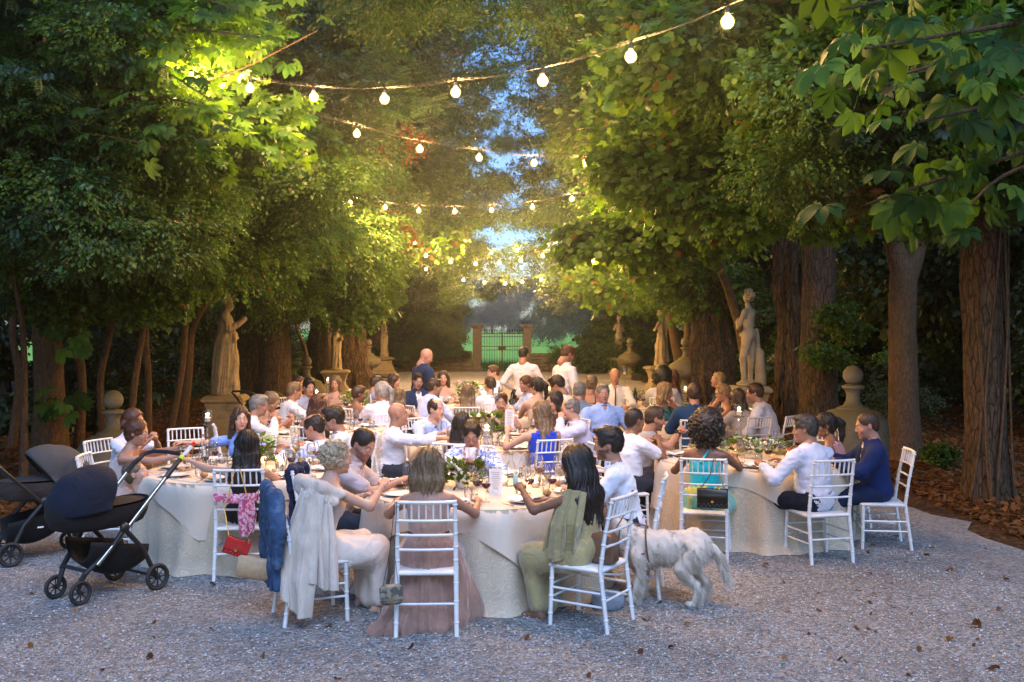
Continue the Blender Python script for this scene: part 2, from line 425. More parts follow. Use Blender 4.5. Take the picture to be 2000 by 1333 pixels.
def make_hair(style, fine, colr, seed, wide):
    """hair in head space (face +Y)"""
    vox = (.0125, .0095, .0072)[fine]
    s = SDF(); rr = np.random.default_rng(seed); th = .010
    if style == 'bald': return None
    if style in ('buzz',): th = .003
    if style in ('short', 'balding'): th = .007
    if style == 'thick': th = .017
    def face_cut(lowcut=-.075, wide_cut=1.0):
        s.ell((0, .114, -.012), (.068 * wide_cut, .062, .104), k=.010, op='s')
        s.ell((0, .085, -.09), (.085, .075, .07), k=.012, op='s'); s.ell((0, .118, .045), (.056 * wide_cut, .052, .052), k=.010, op='s')
    if style in ('short', 'buzz', 'thick', 'balding'):
        s.ell((0, -.017, .032), (.078 * wide + th * .75, .098 + th, .092 + th * 1.1), k=.01)
        s.ell((0, -.055, -.02), (.062 * wide + th * .6, .052, .06), k=.02)
        if style == 'thick': s.ell((.01, .055, .105), (.055, .045, .026), k=.03)
        if style == 'short': s.ell((0, .035, .102), (.05, .04, .018), k=.03)
        face_cut()
        for x in (-1, 1): s.ell((.088 * x, .018, -.04), (.032, .052, .055), k=.008, op='s')
        s.ell((0, -.05, -.125), (.1, .09, .06), k=.01, op='s')
        if style == 'balding': s.ell((0, .035, .13), (.058, .10, .085), k=.01, op='s'); s.ell((0, .115, .05), (.075, .07, .07), k=.01, op='s')
    if style in ('long', 'longwave', 'pony', 'bun', 'updo', 'bob', 'curly', 'band', 'halfup'):
        s.ell((0, -.018, .034), (.088 * wide, .108, .101), k=.01)
        s.ell((0, -.050, -.02), (.074, .066, .072), k=.02)
        face_cut()
        if style in ('pony', 'bun', 'updo', 'band'):
            for x in (-1, 1): s.ell((.092 * x, .018, -.045), (.03, .045, .05), k=.008, op='s')
    if style in ('long', 'longwave', 'halfup', 'curly'):
        L = {'long': -.42, 'longwave': -.36, 'halfup': -.36, 'curly': -.34}[style]
        for x in np.linspace(-.075, .075, 7):
            y0 = -.075 + abs(x) * .35; dx = rr.uniform(-.012, .012); rb = .030 if style != 'curly' else .040
            p = [(x, y0 + .03, .03), (x * 1.12, y0 - .005, -.09), (x * 1.25 + dx, y0 - .03, -.2), (x * (1.35 if style != 'long' else 1.15) + dx * 2, y0 - .045, L + rr.uniform(-.02, .05) + abs(x) * .5)]
            for i in range(3): s.cap(p[i], p[i + 1], rb - i * .003, rb - (i + 1) * .004, k=.018)
        for x in (-1, 1): s.cap((.078 * x, .015, .03), (.085 * x, -.01, -.10), .017, .02, k=.02); s.cap((.085 * x, -.01, -.10), (.09 * x, -.03, -.22), .02, .014, k=.02)
    if style == 'mane':
        s.ell((0, -.03, .035), (.100, .118, .106), k=.01); s.ell((0, -.06, -.03), (.10, .085, .09), k=.03)
        for x in np.linspace(-.11, .11, 8):
            y0 = -.085 + abs(x) * .5; dx = rr.uniform(-.02, .02)
            p = [(x * .8, y0 + .02, .03), (x * 1.1, y0 - .02, -.10), (x * 1.45 + dx, y0 - .05, -.24), (x * 1.6 + dx * 2, y0 - .05, -.43 + rr.uniform(-.03, .05) + abs(x) * .4)]
            for i in range(3): s.cap(p[i], p[i + 1], .048 - i * .003, .046 - (i + 1) * .005, k=.045)
        face_cut()
        for x in (-1, 1): s.cap((.085 * x, .02, .04), (.100 * x, -.01, -.10), .02, .028, k=.02); s.cap((.10 * x, -.01, -.10), (.13 * x, -.01, -.28), .028, .016, k=.02)
    if style == 'bob':
        for x in np.linspace(-.08, .08, 8):
            y0 = -.075 + abs(x) * .5
            s.cap((x, y0 + .02, .02), (x * 1.2, y0 - .012, -.10), .034, .032, k=.02); s.cap((x * 1.2, y0 - .012, -.1), (x * 1.3 + rr.uniform(-.01, .01), y0 - .02, -.175 + abs(x) * .3), .032, .02, k=.02)
        for x in (-1, 1): s.cap((.080 * x, .02, .04), (.090 * x, .012, -.11), .018, .020, k=.02)
    if style == 'pony':
        s.ell((0, -.125, .045), (.024, .024, .026), k=.012)
        p = [(0, -.14, .045), (.005, -.165, -.01), (.01, -.155, -.12), (.0, -.13, -.22)]
        for i in range(3): s.cap(p[i], p[i + 1], (.022, .034, .028)[i], (.034, .028, .010)[i], k=.01)
    if style in ('bun', 'band'): 
        s.ell((0, -.118, .055), (.048, .042, .042), k=.008)
        for i in range(7):
            a = i * .9; s.cap((.038 * math.cos(a), -.125, .055 + .034 * math.sin(a)), (.038 * math.cos(a + 1), -.140, .055 + .034 * math.sin(a + 1)), .014, .013, k=.004)
    if style in ('updo',):
        for i in range(16):
            a = rr.uniform(0, 6.28); q = rr.uniform(.01, .05); c0 = np.array((q * 1.2 * math.cos(a), -.105, .02 + q * math.sin(a) * 1.3))
            s.cap(c0, c0 + rr.uniform(-.03, .03, 3), .016, .012, k=.004)
    if style in ('curlyup',):
        s.ell((0, -.018, .030), (.086, .105, .096), k=.01); s.ell((0, -.04, -.03), (.078, .07, .08), k=.02)
        for i in range(150):
            v = rr.normal(size=3); v /= np.linalg.norm(v)
            if v[1] > .45 and v[2] < .45: continue
            if v[2] < -.75: continue
            c0 = np.array((0, -.022, .012)) + v * np.array((.096, .112, .108)); t = np.cross(v, rr.normal(size=3)); t /= np.linalg.norm(t)
            s.cap(c0, c0 + t * .020 + v * .006, .0115, .010, k=.003)
        face_cut()
    if style == 'afro':
        s.ell((0, -.035, .045), (.155, .155, .160), k=.02); s.ell((0, -.045, -.04), (.145, .12, .10), k=.03)
        s.ell((0, .135, -.05), (.07, .09, .10), k=.02, op='s')
        for i in range(520 if fine else 200):
            v = rr.normal(size=3); v /= np.linalg.norm(v)
            if v[1] > .55 and v[2] < .3: continue
            c0 = np.array((0, -.037, .005)) + v * np.array((.160, .156, .185)) * rr.uniform(.97, 1.10)
            s.ell(c0, rr.uniform(.008, .015), k=.004)
    sd = seed * 1.7
    def fn(X, Y, Z, D):
        X = X + 0 * Y + 0 * Z; Y = Y + 0 * X; Z = Z + 0 * X
        if style in ('afro',): return D + (vnoise(X * 120 + sd, Y * 120, Z * 120) - .5) * .012
        ang = np.arctan2(X, -(Y + .01)) * 9
        if style in ('long', 'longwave', 'pony', 'bob', 'halfup', 'curly', 'mane'):
            wv = .6 if style == 'long' else 2.6
            n = vnoise(ang * 1.6 + sd + np.sin(Z * 22) * wv * .6, np.full_like(X, sd), Z * (7 if style != 'curly' else 30))
            n2 = vnoise(ang * 3.5 + np.sin(Z * 25) * wv, Y * 10, Z * 9)
            return D + (n - .5) * (.022 if style != 'mane' else .012) + (n2 - .5) * .010
        if style in ('buzz',): return D + (vnoise(X * 200, Y * 200, Z * 200) - .5) * .002
        n = vnoise(X * 70 + sd, Y * 26, Z * 40); return D + (n - .5) * (.013 if style != 'updo' else .010)
    V, tr, qd = s.mesh(vox, 0, fn)
    n = fbm(V[:, 0] * 50, V[:, 1] * 25, V[:, 2] * 9 + sd)
    c = np.array(colr)[None, :] * (.72 + .75 * n)[:, None]
    if style in ('longwave', 'bob', 'halfup') : 
        g = np.clip((-.02 - V[:, 2]) / .2, 0, 1)[:, None]; c = c * (1 + .6 * g)
    return V, tr, qd, c
def person(name_label, px, py, d, face, sc=None, female=False, skin='fair', hair='short', hairc='dark', lean=10, side=0, twist=0,
           hyaw=0, hpitch=10, hroll=0, lh=None, rh=None, hp=('relaxed', 'relaxed'), top=('shirt', (.7, .72, .78)), bottom=('trousers', (.03, .035, .05)),
           stand=False, stub=0, wide=1.0, glasses=False, build=1.0, feet=None, shoes=(.02, .018, .016), fine=None, group='wedding guests seated at the dinner tables', seatz=.455, seed=0, extra=None, elb=None, watch=None, knees=None, earring=False):
    """one guest; (px,py) = photo position of the head centre, d = distance, face = heading in degrees (0 = away from camera, + = to the left)"""
    fine = 2 if d < 9.3 else (1 if (d < 11.0 or fine) else 0)
    vox = (.022, .0155, .0120)[fine]
    tz = CH - (py - YH) / F * d
    base_u = .50 if not female else .465
    lr = math.radians(lean)
    hip0 = (.93 if not female else .88) * (sc or 1) if stand else seatz + .095
    # torso scale so that the head lands on its row
    def spine(S):
        pts = [np.array((0., 0., hip0))]; n = 10; U = base_u * S
        ang = []
        for i in range(n):
            t = (i + .5) / n; a = lr * (.35 + 1.15 * t) if not stand else lr * min(1, .3 + 1.2 * t)
            sd_ = math.radians(side) * t * 1.3
            dv = np.array((math.sin(sd_), math.sin(a) * math.cos(sd_), math.cos(a) * math.cos(sd_))); pts.append(pts[-1] + dv * U / n); ang.append(a)
        return pts, ang, U
    S = 1.0
    for _ in range(8):
        pts, ang, U = spine(S)
        hc = pts[-1] + np.array((0, math.sin(lr * 1.1) * .10 + .015, .168 * math.cos(lr * .6)))
        S = min(1.16, max(.80, S + (tz - hc[2]) / (base_u * max(.5, math.cos(lr)))))
    if sc and not stand: S = sc
    pts, ang, U = spine(S)
    K = (.5 + .5 * S) * build
    def sp(u, r=0., f=0.):
        t = u * 10; i = min(9, int(t)); p = pts[i] + (pts[i + 1] - pts[i]) * (t - i); a = ang[i]
        tw = math.radians(twist) * min(1, u * 1.3)
        fx = np.array((-math.sin(tw), math.cos(tw) * math.cos(a), -math.sin(a) * math.cos(tw))); rt = np.array((math.cos(tw), math.sin(tw), 0)) - 0
        sr = math.radians(side) * u; rt = rt * math.cos(sr) - np.array((0, 0, math.sin(sr)))
        return p + rt * r + fx * f
    def spM(u):
        o = sp(u); x = sp(u, 1) - o; y = sp(u, 0, 1) - o; z = np.cross(x, y); return np.stack([x, y, z / np.linalg.norm(z)], axis=1)
    sw = (.168 if female else .186) * K   # shoulder half width
    torso = []
    def T(typ_, *a, **kw): torso.append((typ_, a, kw))
    g = 1 if not female else .9
    hw = .168 if not female else .172
    T('ell', sp(0, 0, -.01), (hw * K, .125 * K, .115 * K), spM(.05), k=.05)
    T('ell', sp(.25, 0, .012), (.142 * K * g, .108 * K * g, .15 * K), spM(.25), k=.06)
    T('ell', sp(.50, 0, .006), (.152 * K * g, .112 * K * g, .15 * K), spM(.5), k=.06)
    T('ell', sp(.72, 0, 0), (.160 * K * g, .105 * K * g, .13 * K), spM(.72), k=.06)
    T('cap', sp(.86, -sw * .62, -.012), sp(.86, sw * .62, -.012), .062 * K * g, k=.05)
    T('cap', sp(.86, -.05 * K, -.01), sp(1.0, 0, .0), .055 * K * g, .052 * K * g, k=.05); T('cap', sp(.86, .05 * K, -.01), sp(1.0, 0, .0), .055 * K * g, .052 * K * g, k=.05)
    if female:
        for x in (-1, 1): T('ell', sp(.62, .072 * K * x, .085 * K), (.055 * K, .05 * K, .055 * K), spM(.62), k=.04)
    elif build > 1.02: T('ell', sp(.25, 0, .06), (.13 * K, .10 * K, .14 * K), spM(.25), k=.06)
    # arms
    LA, LF = .275 * K * (1.03 if not female else .97), .245 * K * (1.03 if not female else .97)
    table_z = .80
    lh = lh if lh is not None else (-.17, .42, table_z); rh = rh if rh is not None else (.17, .42, table_z)
    arms = []
    for x, tgt, ei in ((-1, lh, 0), (1, rh, 1)):
        sh = sp(.855, sw * x, -.01)
        e = (elb[ei] if elb and elb[ei] is not None else (x * .75, -.25, -.8))
        el, wr = ik(sh, tgt, LA, LF, e)
        arms.append((sh, el, wr))
    ar = 1.0 if not female else .84
    def add_arms(s, infl=0, upto=1.0, cuff=.5, slack=0.):
        for sh, el, wr in arms:
            s.cap(sh, el, (.052 + slack) * K * ar + infl, (.040 + slack) * K * ar + infl, k=.035)
            if upto > .5:
                q = el + (wr - el) * min(1, (upto - .5) * 2)
                s.cap(el, q, (.040 + slack) * K * ar + infl, (.040 + slack - .014 * (upto - .5) * 2) * K * ar + infl, k=.02)
                if infl == 0: s.cap(el, el + (wr - el) * .5, .041 * K * ar, .036 * K * ar, k=.02)
    # legs
    hips = [(-.088 * K, 0, hip0 - .02), (.088 * K, 0, hip0 - .02)]
    LT, LC = (.43 * K, .425 * K) if not stand else (hip0 * .47, hip0 * .47)
    if feet is None: feet = ((-.12, .40, .075), (.12, .42, .075)) if not stand else ((-.10, -.02, .075), (.10, .05, .075))
    legs = []
    for i, (h, ft) in enumerate(zip(hips, feet)):
        kn, an = ik(h, ft, LT, LC, (0.15 * (1 if i else -1) if not stand else 0, 1, .8 if not stand else 0)); legs.append((np.array(h), kn, an))
    lgf = 1.0 if not female else .95
    def add_legs(s, infl=0, upto=1.0, slack=0, kk=.05):
        for h, kn, an in legs:
            s.cap(h, kn, .086 * K * lgf + infl, .060 * K * lgf + infl + slack, k=kk)
            q = kn + (an - kn) * min(1.0, upto)
            s.cap(kn, q, .058 * K * lgf + infl + slack, (.058 - .020 * upto) * K * lgf + infl + slack, k=kk * .6)
            if infl == 0: s.cap(kn + (an - kn) * .15, kn + (an - kn) * .5, .056 * K, .050 * K, k=.03)
    def add_feet(s, infl=0, k=.012):
        for i, (h, kn, an) in enumerate(legs):
            fd = np.array((.12 * (1 if i else -1), 1, 0)); fd /= np.linalg.norm(fd)
            hz = an[2] - .075
            s.cap(an + (0, 0, -.01), an - fd * .03 + (0, 0, -.04), .036 + infl, .032 + infl, k=k)
            s.cap(an - fd * .035 + (0, 0, -.042), an + fd * .11 + (0, 0, -.048), .030 + infl, .027 + infl, k=k + .01)
            s.cap(an + (0, 0, -.02), an + fd * .10 + (0, 0, -.045), .032 + infl, .024 + infl, k=k + .01)
            s.cap(an + fd * .10 + (.012, 0, -.05), an + fd * .155 + (.0, 0, -.053), .022 + infl, .016 + infl, k=k)
            s.cap(an + fd * .10 + (-.016, 0, -.05), an + fd * .145 + (-.018, 0, -.053), .022 + infl, .016 + infl, k=k)
    heading = math.radians(face)
    # ---- body
    s = SDF()
    for k_, a_, kw_ in torso: getattr(s, k_)(*a_, **kw_)
    neck0 = sp(1.0); hR = rotm(math.radians(hyaw), math.radians(hpitch), math.radians(hroll))
    hs = (.97 if female else 1.02)
    hc = pts[-1] + np.array((math.sin(math.radians(side)) * .06, math.sin(lr * 1.1) * .10 + .018, .168 * math.cos(lr * .6)))
    nk = hc + hR @ np.array((0, -.03, -.10)) * hs
    nr = (.047 if female else .057)
    s.cap(sp(.93, 0, -.01), nk, nr * 1.12, nr, k=.03)
    add_arms(s); add_legs(s); add_feet(s)
    V, tr, qd = s.mesh(vox * 1.15, 0, None, .35)
    # keep only skin that is not deep under the clothes coarse; colours
    colr = np.tile(np.array(SKIN[skin]), (len(V), 1)) * (.9 + .2 * fbm(V[:, 0] * 14, V[:, 1] * 14, V[:, 2] * 14))[:, None]
    VV, TT, QQ, CC = [V], [tr], [qd], [colr]; off = len(V)
    hV, ht, hq = get_head(female, fine, wide)
    hcol = face_colors(hV, SKIN[skin], np.array(SKIN[skin]) * ((.85, .50, .50) if not female else (.95, .36, .38)), HAIRC[hairc], stub, HAIRC[hairc if hairc not in ('silver',) else 'grey'], (.03, .02, .015))
    VV.append((hV * hs) @ hR.T + hc); TT.append(ht + off); QQ.append(hq + off); CC.append(hcol); off += len(hV)
    for x, (sh, el, wr), pose in ((-1, arms[0], hp[0]), (1, arms[1], hp[1])):
        fa = wr - el; fa /= np.linalg.norm(fa)
        gV, gt, gq = get_hand(pose if isinstance(pose, str) else pose[0], fine)
        up = np.array((x * .35, -.1, 1.)) if isinstance(pose, str) else np.array(pose[1], float)
        hdz = fa + (np.array((0, 0, 0)) if isinstance(pose, str) or len(pose) < 3 else np.array(pose[2], float))
        fr = frame(hdz, up); g2 = gV * (.93 if female else 1.04) * K
        if x < 0: g2 = g2 * np.array((-1, 1, 1)); gt2, gq2 = gt[:, ::-1], gq[:, ::-1]
        else: gt2, gq2 = gt, gq
        w = g2 @ fr.T + wr
        VV.append(w); TT.append(gt2 + off); QQ.append(gq2 + off); CC.append(np.tile(np.array(SKIN[skin]) * (1.0, .93, .9), (len(gV), 1))); off += len(gV)
    X0 = PX(px, d) ; ch, sh_ = math.cos(heading), math.sin(heading)
    root = empty('person', (0, 0, 0), heading, label=name_label, cat='person', group=group)
    # place root so that the head lands on its column and distance
    hx = ch * hc[0] - sh_ * hc[1]; hy = sh_ * hc[0] + ch * hc[1]
    root.location = (X0 - hx, d - hy, 0)
    me = mesh_from('body', np.concatenate(VV), tris=np.concatenate(TT), quads=np.concatenate(QQ), col=np.concatenate(CC))
    meshobj('body', me, M_SKIN, root)
    # ---- clothes
    sdv = seed * 3.1 + px * .013
    def folds(amp, sx=1.0, vert=False):
        def fn(X, Y, Z, D):
            X = X + 0 * Y + 0 * Z; Y = Y + 0 * X; Z = Z + 0 * X
            if vert: n = vnoise(np.arctan2(X, Y + .25) * 9 + sdv, Z * 1.5, Z * 0 + sdv) ; m = vnoise(X * 26 + sdv, Y * 26, Z * 3)
            else: n = vnoise(X * 16 + Z * 12 + sdv, Y * 14 + Z * 3, Z * 24 - X * 6); m = vnoise(X * 38 - Z * 30, Y * 34 + sdv, Z * 44 + X * 22)
            return D - (np.abs(n - .5) - .22) * amp * sx * 1.5 - (np.abs(m - .5) - .2) * amp * .7
        return fn
    def emit(nm, s, mat, infl=0.0, fn=None, v=None):
        V, tr, qd = s.mesh(v or vox * (1.25 if nm == 'trousers' else 1), infl, fn, .12 if fine else .3)
        me = mesh_from(nm, V, tris=tr, quads=qd); return meshobj(nm, me, mat, root)
    kind, tc = top[0], top[1]; tmat = cloth_mat('fabric %.2f %.2f %.2f' % tc, tc, wr=.45) if len(top) < 3 or isinstance(top[2], float) else top[2]
    s = SDF()
    if kind in ('shirt', 'polo', 'jacket', 'tee', 'vest'):
        for k_, a_, kw_ in torso: getattr(s, k_)(*a_, **kw_)
        if kind != 'vest': add_arms(s, 0.0, {'shirt': .93, 'polo': .36, 'tee': .34, 'jacket': .97}[kind] if not isinstance(top[-1], float) else top[-1], slack=.006)
        if kind in ('polo', 'tee'):
            s = SDF()
            for k_, a_, kw_ in torso: getattr(s, k_)(*a_, **kw_)
            for sh, el, wr in arms: s.cap(sh, sh + (el - sh) * .62, .058 * K * ar, .056 * K * ar, k=.035)
        infl = {'shirt': .016, 'polo': .014, 'tee': .014, 'jacket': .026, 'vest': .020}[kind]
        def neckcut(s, infl, deep, w):
            s.cap(nk + (hR @ np.array((0, 0, .05))), sp(.985, 0, .004), nr + .012 + infl, nr + .006 + infl, k=.008, op='s')
            s.cap(sp(.99, 0, .07), sp(deep, 0, .165), w + infl, .006 + infl, k=.008, op='s')
        if kind == 'jacket':
            s2 = SDF()
            for k_, a_, kw_ in torso: getattr(s2, k_)(*a_, **kw_)
            neckcut(s2, .013, .90, .02); emit('shirt', s2, cloth_mat('white shirt cotton', (.72, .74, .78)), .013, folds(.010))
        neckcut(s, infl, {'shirt': .80, 'polo': .85, 'tee': .92, 'jacket': .50, 'vest': .62}[kind], {'shirt': .02, 'polo': .02, 'tee': .01, 'jacket': .045, 'vest': .05}[kind])
        infl = {'shirt': .016, 'polo': .014, 'tee': .014, 'jacket': .026, 'vest': .020}[kind]
        emit({'shirt': 'shirt', 'polo': 'polo_shirt', 'tee': 'top', 'jacket': 'jacket', 'vest': 'waistcoat'}[kind], s, tmat, infl, folds(.022 if kind != 'jacket' else .014))
        if kind in ('shirt', 'polo', 'jacket'):   # collar
            cmat = tmat if kind != 'jacket' else cloth_mat('white shirt cotton', (.72, .74, .78))
            b = MB(); r0 = nr + .010; cdir = (nk - sp(.97)); cdir /= np.linalg.norm(cdir); Mx = frame(np.cross(cdir, (1, 0, 0)), cdir)
            cc0 = sp(.985, 0, -.002)
            def cf(u, v):
                w = (u * 1.64 + .18) * math.pi + math.pi / 2; rad = r0 * (1 + .10 * v); fr_ = math.sin(w)
                q = np.array((rad * math.cos(w), rad * math.sin(w) * 1.05, .030 * math.sin(math.pi * v * .5 + .4) - .012 * v + .012 * (-fr_)))
                if v > .5: q[2] -= (v - .5) * .045; q[0:2] *= 1 + (v - .5) * .22
                return tuple(cc0 + Mx @ q)
            b.grid(cf, 22, 5); o = b.build('collar', cmat, root)
    if kind == 'vestshirt': pass
    if kind in ('dress', 'strap', 'strapless'):
        for k_, a_, kw_ in torso: getattr(s, k_)(*a_, **kw_)
        topu = {'dress': .90, 'strap': .80, 'strapless': .70}[kind]
        c_ = sp(topu); nrm = spM(topu)[:, 2]
        s.half(c_, nrm)
        if kind == 'dress':
            s.cap(nk, sp(.95, 0, .03), nr + .03, nr + .03, k=.02, op='s')
        emit('dress' if bottom[0] in ('skirt', 'gown') else 'top', s, tmat, .009, folds(.012))
        if kind in ('strap', 'dress'):
            b = MB()
            for x in (-1, 1):
                b.tube([sp(topu - .04, .085 * K * x, -.100 * K * g), sp(.93, .075 * K * x, -.075 * K), sp(.985, .068 * K * x, -.012), sp(.93, .07 * K * x, .062 * K), sp(topu - .06, .08 * K * x, .115 * K)], .009 if kind == 'strap' else .022, 6, flat=.5)
            b.build('strap', tmat, root)
    if bottom and bottom[0] in ('trousers',):
        s = SDF(); s.ell(sp(0, 0, -.01), (hw * K, .125 * K, .105 * K), spM(0), k=.05); s.ell(sp(.13, 0, 0), (.145 * K, .108 * K, .06), spM(.1), k=.05)
        add_legs(s, 0, .97, .012); m = cloth_mat('trousers %.2f %.2f %.2f' % bottom[1], bottom[1], wr=.35)
        emit('trousers', s, m, .012, folds(.018))
    elif bottom and bottom[0] in ('skirt', 'gown'):
        s = SDF(); s.ell(sp(0, 0, -.01), (hw * K, .122 * K, .115 * K), spM(0), k=.05); s.ell(sp(.16, 0, .0), (.138 * K, .102 * K, .09 * K), spM(.1), k=.04)
        if stand: add_legs(s, .02, .5 if bottom[0] == 'skirt' else .9, .03, .14)
        else:
            up = .55 if bottom[0] == 'skirt' else .9
            (h0, k0, a0), (h1, k1, a1) = legs
            add_legs(s, .0, up, .018, .07)
            s.cap((h0 + h1) / 2, (k0 + k1) / 2, .075, .05, k=.06); q0 = (k0 + k1) / 2
            s.cap(q0, q0 + ((a0 + a1) / 2 - q0) * up, .05, .085 if bottom[0] == 'gown' else .05, k=.07)
            if bottom[0] == 'gown':
                for x in (-1, 1): s.cap(np.array((x * .13, .0, hip0 - .09)), np.array((x * .15, .30, .45)), .07, .09, k=.08)
        m = bottom[2] if len(bottom) > 2 else cloth_mat('skirt %.2f %.2f %.2f' % bottom[1], bottom[1], wr=.5)
        emit('skirt', s, m, .010, folds(.035, 1.0, True))
    if shoes is not None:
        s = SDF(); add_feet(s, .004)
        for h, kn, an in legs: s.half((an + (0, 0, .03)), (0, 0, 1)) if False else None
        sm = simple('shoe %.2f %.2f' % shoes[:2], shoes, .35, nz=.1)
        if female: 
            b = MB()
            for i, (h, kn, an) in enumerate(legs):
                fd = Vector((.12 * (1 if i else -1), 1, 0)).normalized(); a = Vector(an); rt = Vector((fd.y, -fd.x, 0))
                b.box(a + fd * .05 + Vector((0, 0, -.078)), (.075, .25, .012), Matrix.Rotation(math.atan2(-fd.x, fd.y), 3, 'Z'), .005)
                for q, hh in ((.10, .0), (-.01, .02)):
                    c = a + fd * q + Vector((0, 0, -.055)); b.tube([c + rt * .037 + Vector((0, 0, -.02)), c + rt * .026 + Vector((0, 0, .022 + hh)), c - rt * .026 + Vector((0, 0, .022 + hh)), c - rt * .037 + Vector((0, 0, -.02))], .005, 6)
            b.build('sandals', sm, root)
        else: emit('shoes', s, sm, .003, None, .011 if fine else .016)
    hr = make_hair(hair, fine, HAIRC[hairc], int(px) % 97 + 1, wide)
    if hr is not None:
        hV, ht, hq, hcc = hr
        # long hair hangs: only part of the head pitch below the nape
        w = np.clip((hV[:, 2] + .04) / -.12, 0, 1)[:, None]
        R2 = rotm(math.radians(hyaw), math.radians(hpitch * .15 + lean * .35), 0)
        if True:
            Nn = vnormals(hV, ht, hq); k_ = {'afro': 0}.get(hair, 1); ns = int((700, 1800, 3800)[fine] * k_)
            if ns:
                r3 = np.random.default_rng(int(px)); ix = r3.choice(len(hV), ns); p_, n_ = hV[ix], Nn[ix]
                long_ = hair in ('long', 'longwave', 'halfup', 'mane', 'curly', 'bob', 'pony'); Ls = (.030 if not long_ else .050) * (.5 + r3.random(ns)); Ls = Ls * (.35 if hair == 'buzz' else 1)
                fl = np.stack([p_[:, 0] * 1.2, -.35 - 0 * p_[:, 0], np.where(p_[:, 2] > .08, -.25, -1.0)], 1) if hair not in ('short', 'thick', 'buzz', 'balding') else np.stack([p_[:, 0] * 2, np.where(p_[:, 1] > .03, .7, -.5), np.where(p_[:, 2] > .08, .1, -.8)], 1)
                fl = fl - n_ * (fl * n_).sum(1, keepdims=True); fl /= np.linalg.norm(fl, axis=1, keepdims=True) + 1e-9
                d_ = fl + n_ * (.16 if hair not in ('curlyup', 'updo', 'thick') else .38) + r3.normal(0, .16 if hair not in ('curlyup', 'curly') else .5, p_.shape); d_ /= np.linalg.norm(d_, axis=1, keepdims=True); sd_ = np.cross(d_, n_); sd_ /= np.linalg.norm(sd_, axis=1, keepdims=True) + 1e-9
                wd = .0016 if fine else .003; b0 = p_ - n_ * .002
                Bq = np.stack([b0 - sd_ * wd, b0 + sd_ * wd, b0 + d_ * Ls[:, None]], 1).reshape(-1, 3); m0 = len(hV)
                hcc = np.concatenate([hcc, np.repeat(hcc[ix] * (.6 + .9 * r3.random((ns, 1))), 3, axis=0)]); ht = np.concatenate([ht, np.arange(ns * 3).reshape(-1, 3) + m0]); hV = np.concatenate([hV, Bq]); w = np.clip((hV[:, 2] + .04) / -.12, 0, 1)[:, None]
        A = (hV * hs) @ hR.T; B = (hV * hs) @ R2.T
        me = mesh_from('hair', A * (1 - w) + B * w + hc, tris=ht, quads=hq, col=hcc); meshobj('hair', me, M_HAIR, root)
    if glasses:
        b = MB()
        def hpnt(x, y, z): return hc + hR @ (np.array((x, y, z)) * hs)
        for x in (-1, 1):
            b.tube([hpnt(x * .033 + .022 * math.cos(a), .101, .004 + .016 * math.sin(a)) for a in np.linspace(0, 2 * math.pi, 13)], .0018, 5, cap=False)
            b.tube([hpnt(x * .056, .101, .008), hpnt(x * .078, .07, .008), hpnt(x * .082, -.01, .006)], .0018, 5)
        b.tube([hpnt(-.012, .103, .007), hpnt(.012, .103, .007)], .0018, 5)
        b.build('glasses', simple('spectacle frame', (.02, .018, .016), .3), root)
    if watch:
        sh, el, wr = arms[watch[0]]; u = (wr - el) / np.linalg.norm(wr - el); c = wr - u * .03
        b = MB(); b.tube([c - u * .011, c + u * .011], .0345, 14); b.build('watch_strap', simple('watch strap', (.02, .02, .025), .4), root)
        fr_ = frame(u, (0, 0, 1)); b = MB(); b.tube([c + fr_[:, 2] * .030, c + fr_[:, 2] * .040], .021, 14); b.build('watch_face', simple('watch face', watch[1], .2), root)
    if earring:
        b = MB()
        for x in (-1, 1):
            q = hc + hR @ (np.array((x * .082, .0, -.03)) * hs); b.tube([q, q + np.array((0, 0, -.05))], [.003, .006], 6)
        b.build('earrings', simple('gold', (.8, .6, .3), .25, 1.0), root)
    root['_d'] = 0
    del root['_d']
    return dict(root=root, hc=hc, hR=hR, arms=arms, sp=sp, legs=legs, K=K, S=S, nk=nk, heading=heading, sw=sw, hs=hs)
# ================================================================ materials of the place
def gravel_material():
    s = NT('gravel'); co = s.coords()
    v = s.n('ShaderNodeTexVoronoi', feature='F1'); s.l(co, v.inputs['Vector']); v.inputs['Scale'].default_value = 46
    v2 = s.n('ShaderNodeTexVoronoi', feature='F1'); s.l(co, v2.inputs['Vector']); v2.inputs['Scale'].default_value = 95
    c = s.ramp(v.outputs['Color'], [(0.0, (.09, .09, .095)), (.3, (.23, .23, .235)), (.65, (.43, .425, .42)), (1, (.64, .63, .62))])
    c2 = s.ramp(v2.outputs['Color'], [(0, (.13, .13, .13)), (1, (.45, .44, .43))])
    c = s.mix(.35, c, c2)
    big = s.noise(co, .9, 5, .65); c = s.mix(s.ramp(big, [(.35, (0, 0, 0)), (.75, (.55, .55, .55))]), c, (.16, .145, .13))
    bg2 = s.noise(co, 5, 4, .6); c = s.mix(s.ramp(bg2, [(.55, (0, 0, 0)), (.8, (.45, .45, .45))]), c, (.11, .095, .08))
    s.l(c, s.b.inputs['Base Color']); pr(s, Roughness=.85, Specular_IOR_Level=.25)
    h = s.n('ShaderNodeMath', operation='MULTIPLY_ADD'); s.l(v2.outputs['Distance'], h.inputs[0]); h.inputs[1].default_value = -.6
    h2 = s.n('ShaderNodeMath', operation='MULTIPLY'); s.l(v.outputs['Distance'], h2.inputs[0]); h2.inputs[1].default_value = -1.6
    s.l(h2.outputs[0], h.inputs[2]); s.bump(h.outputs[0], 1.0, .022); return s.m
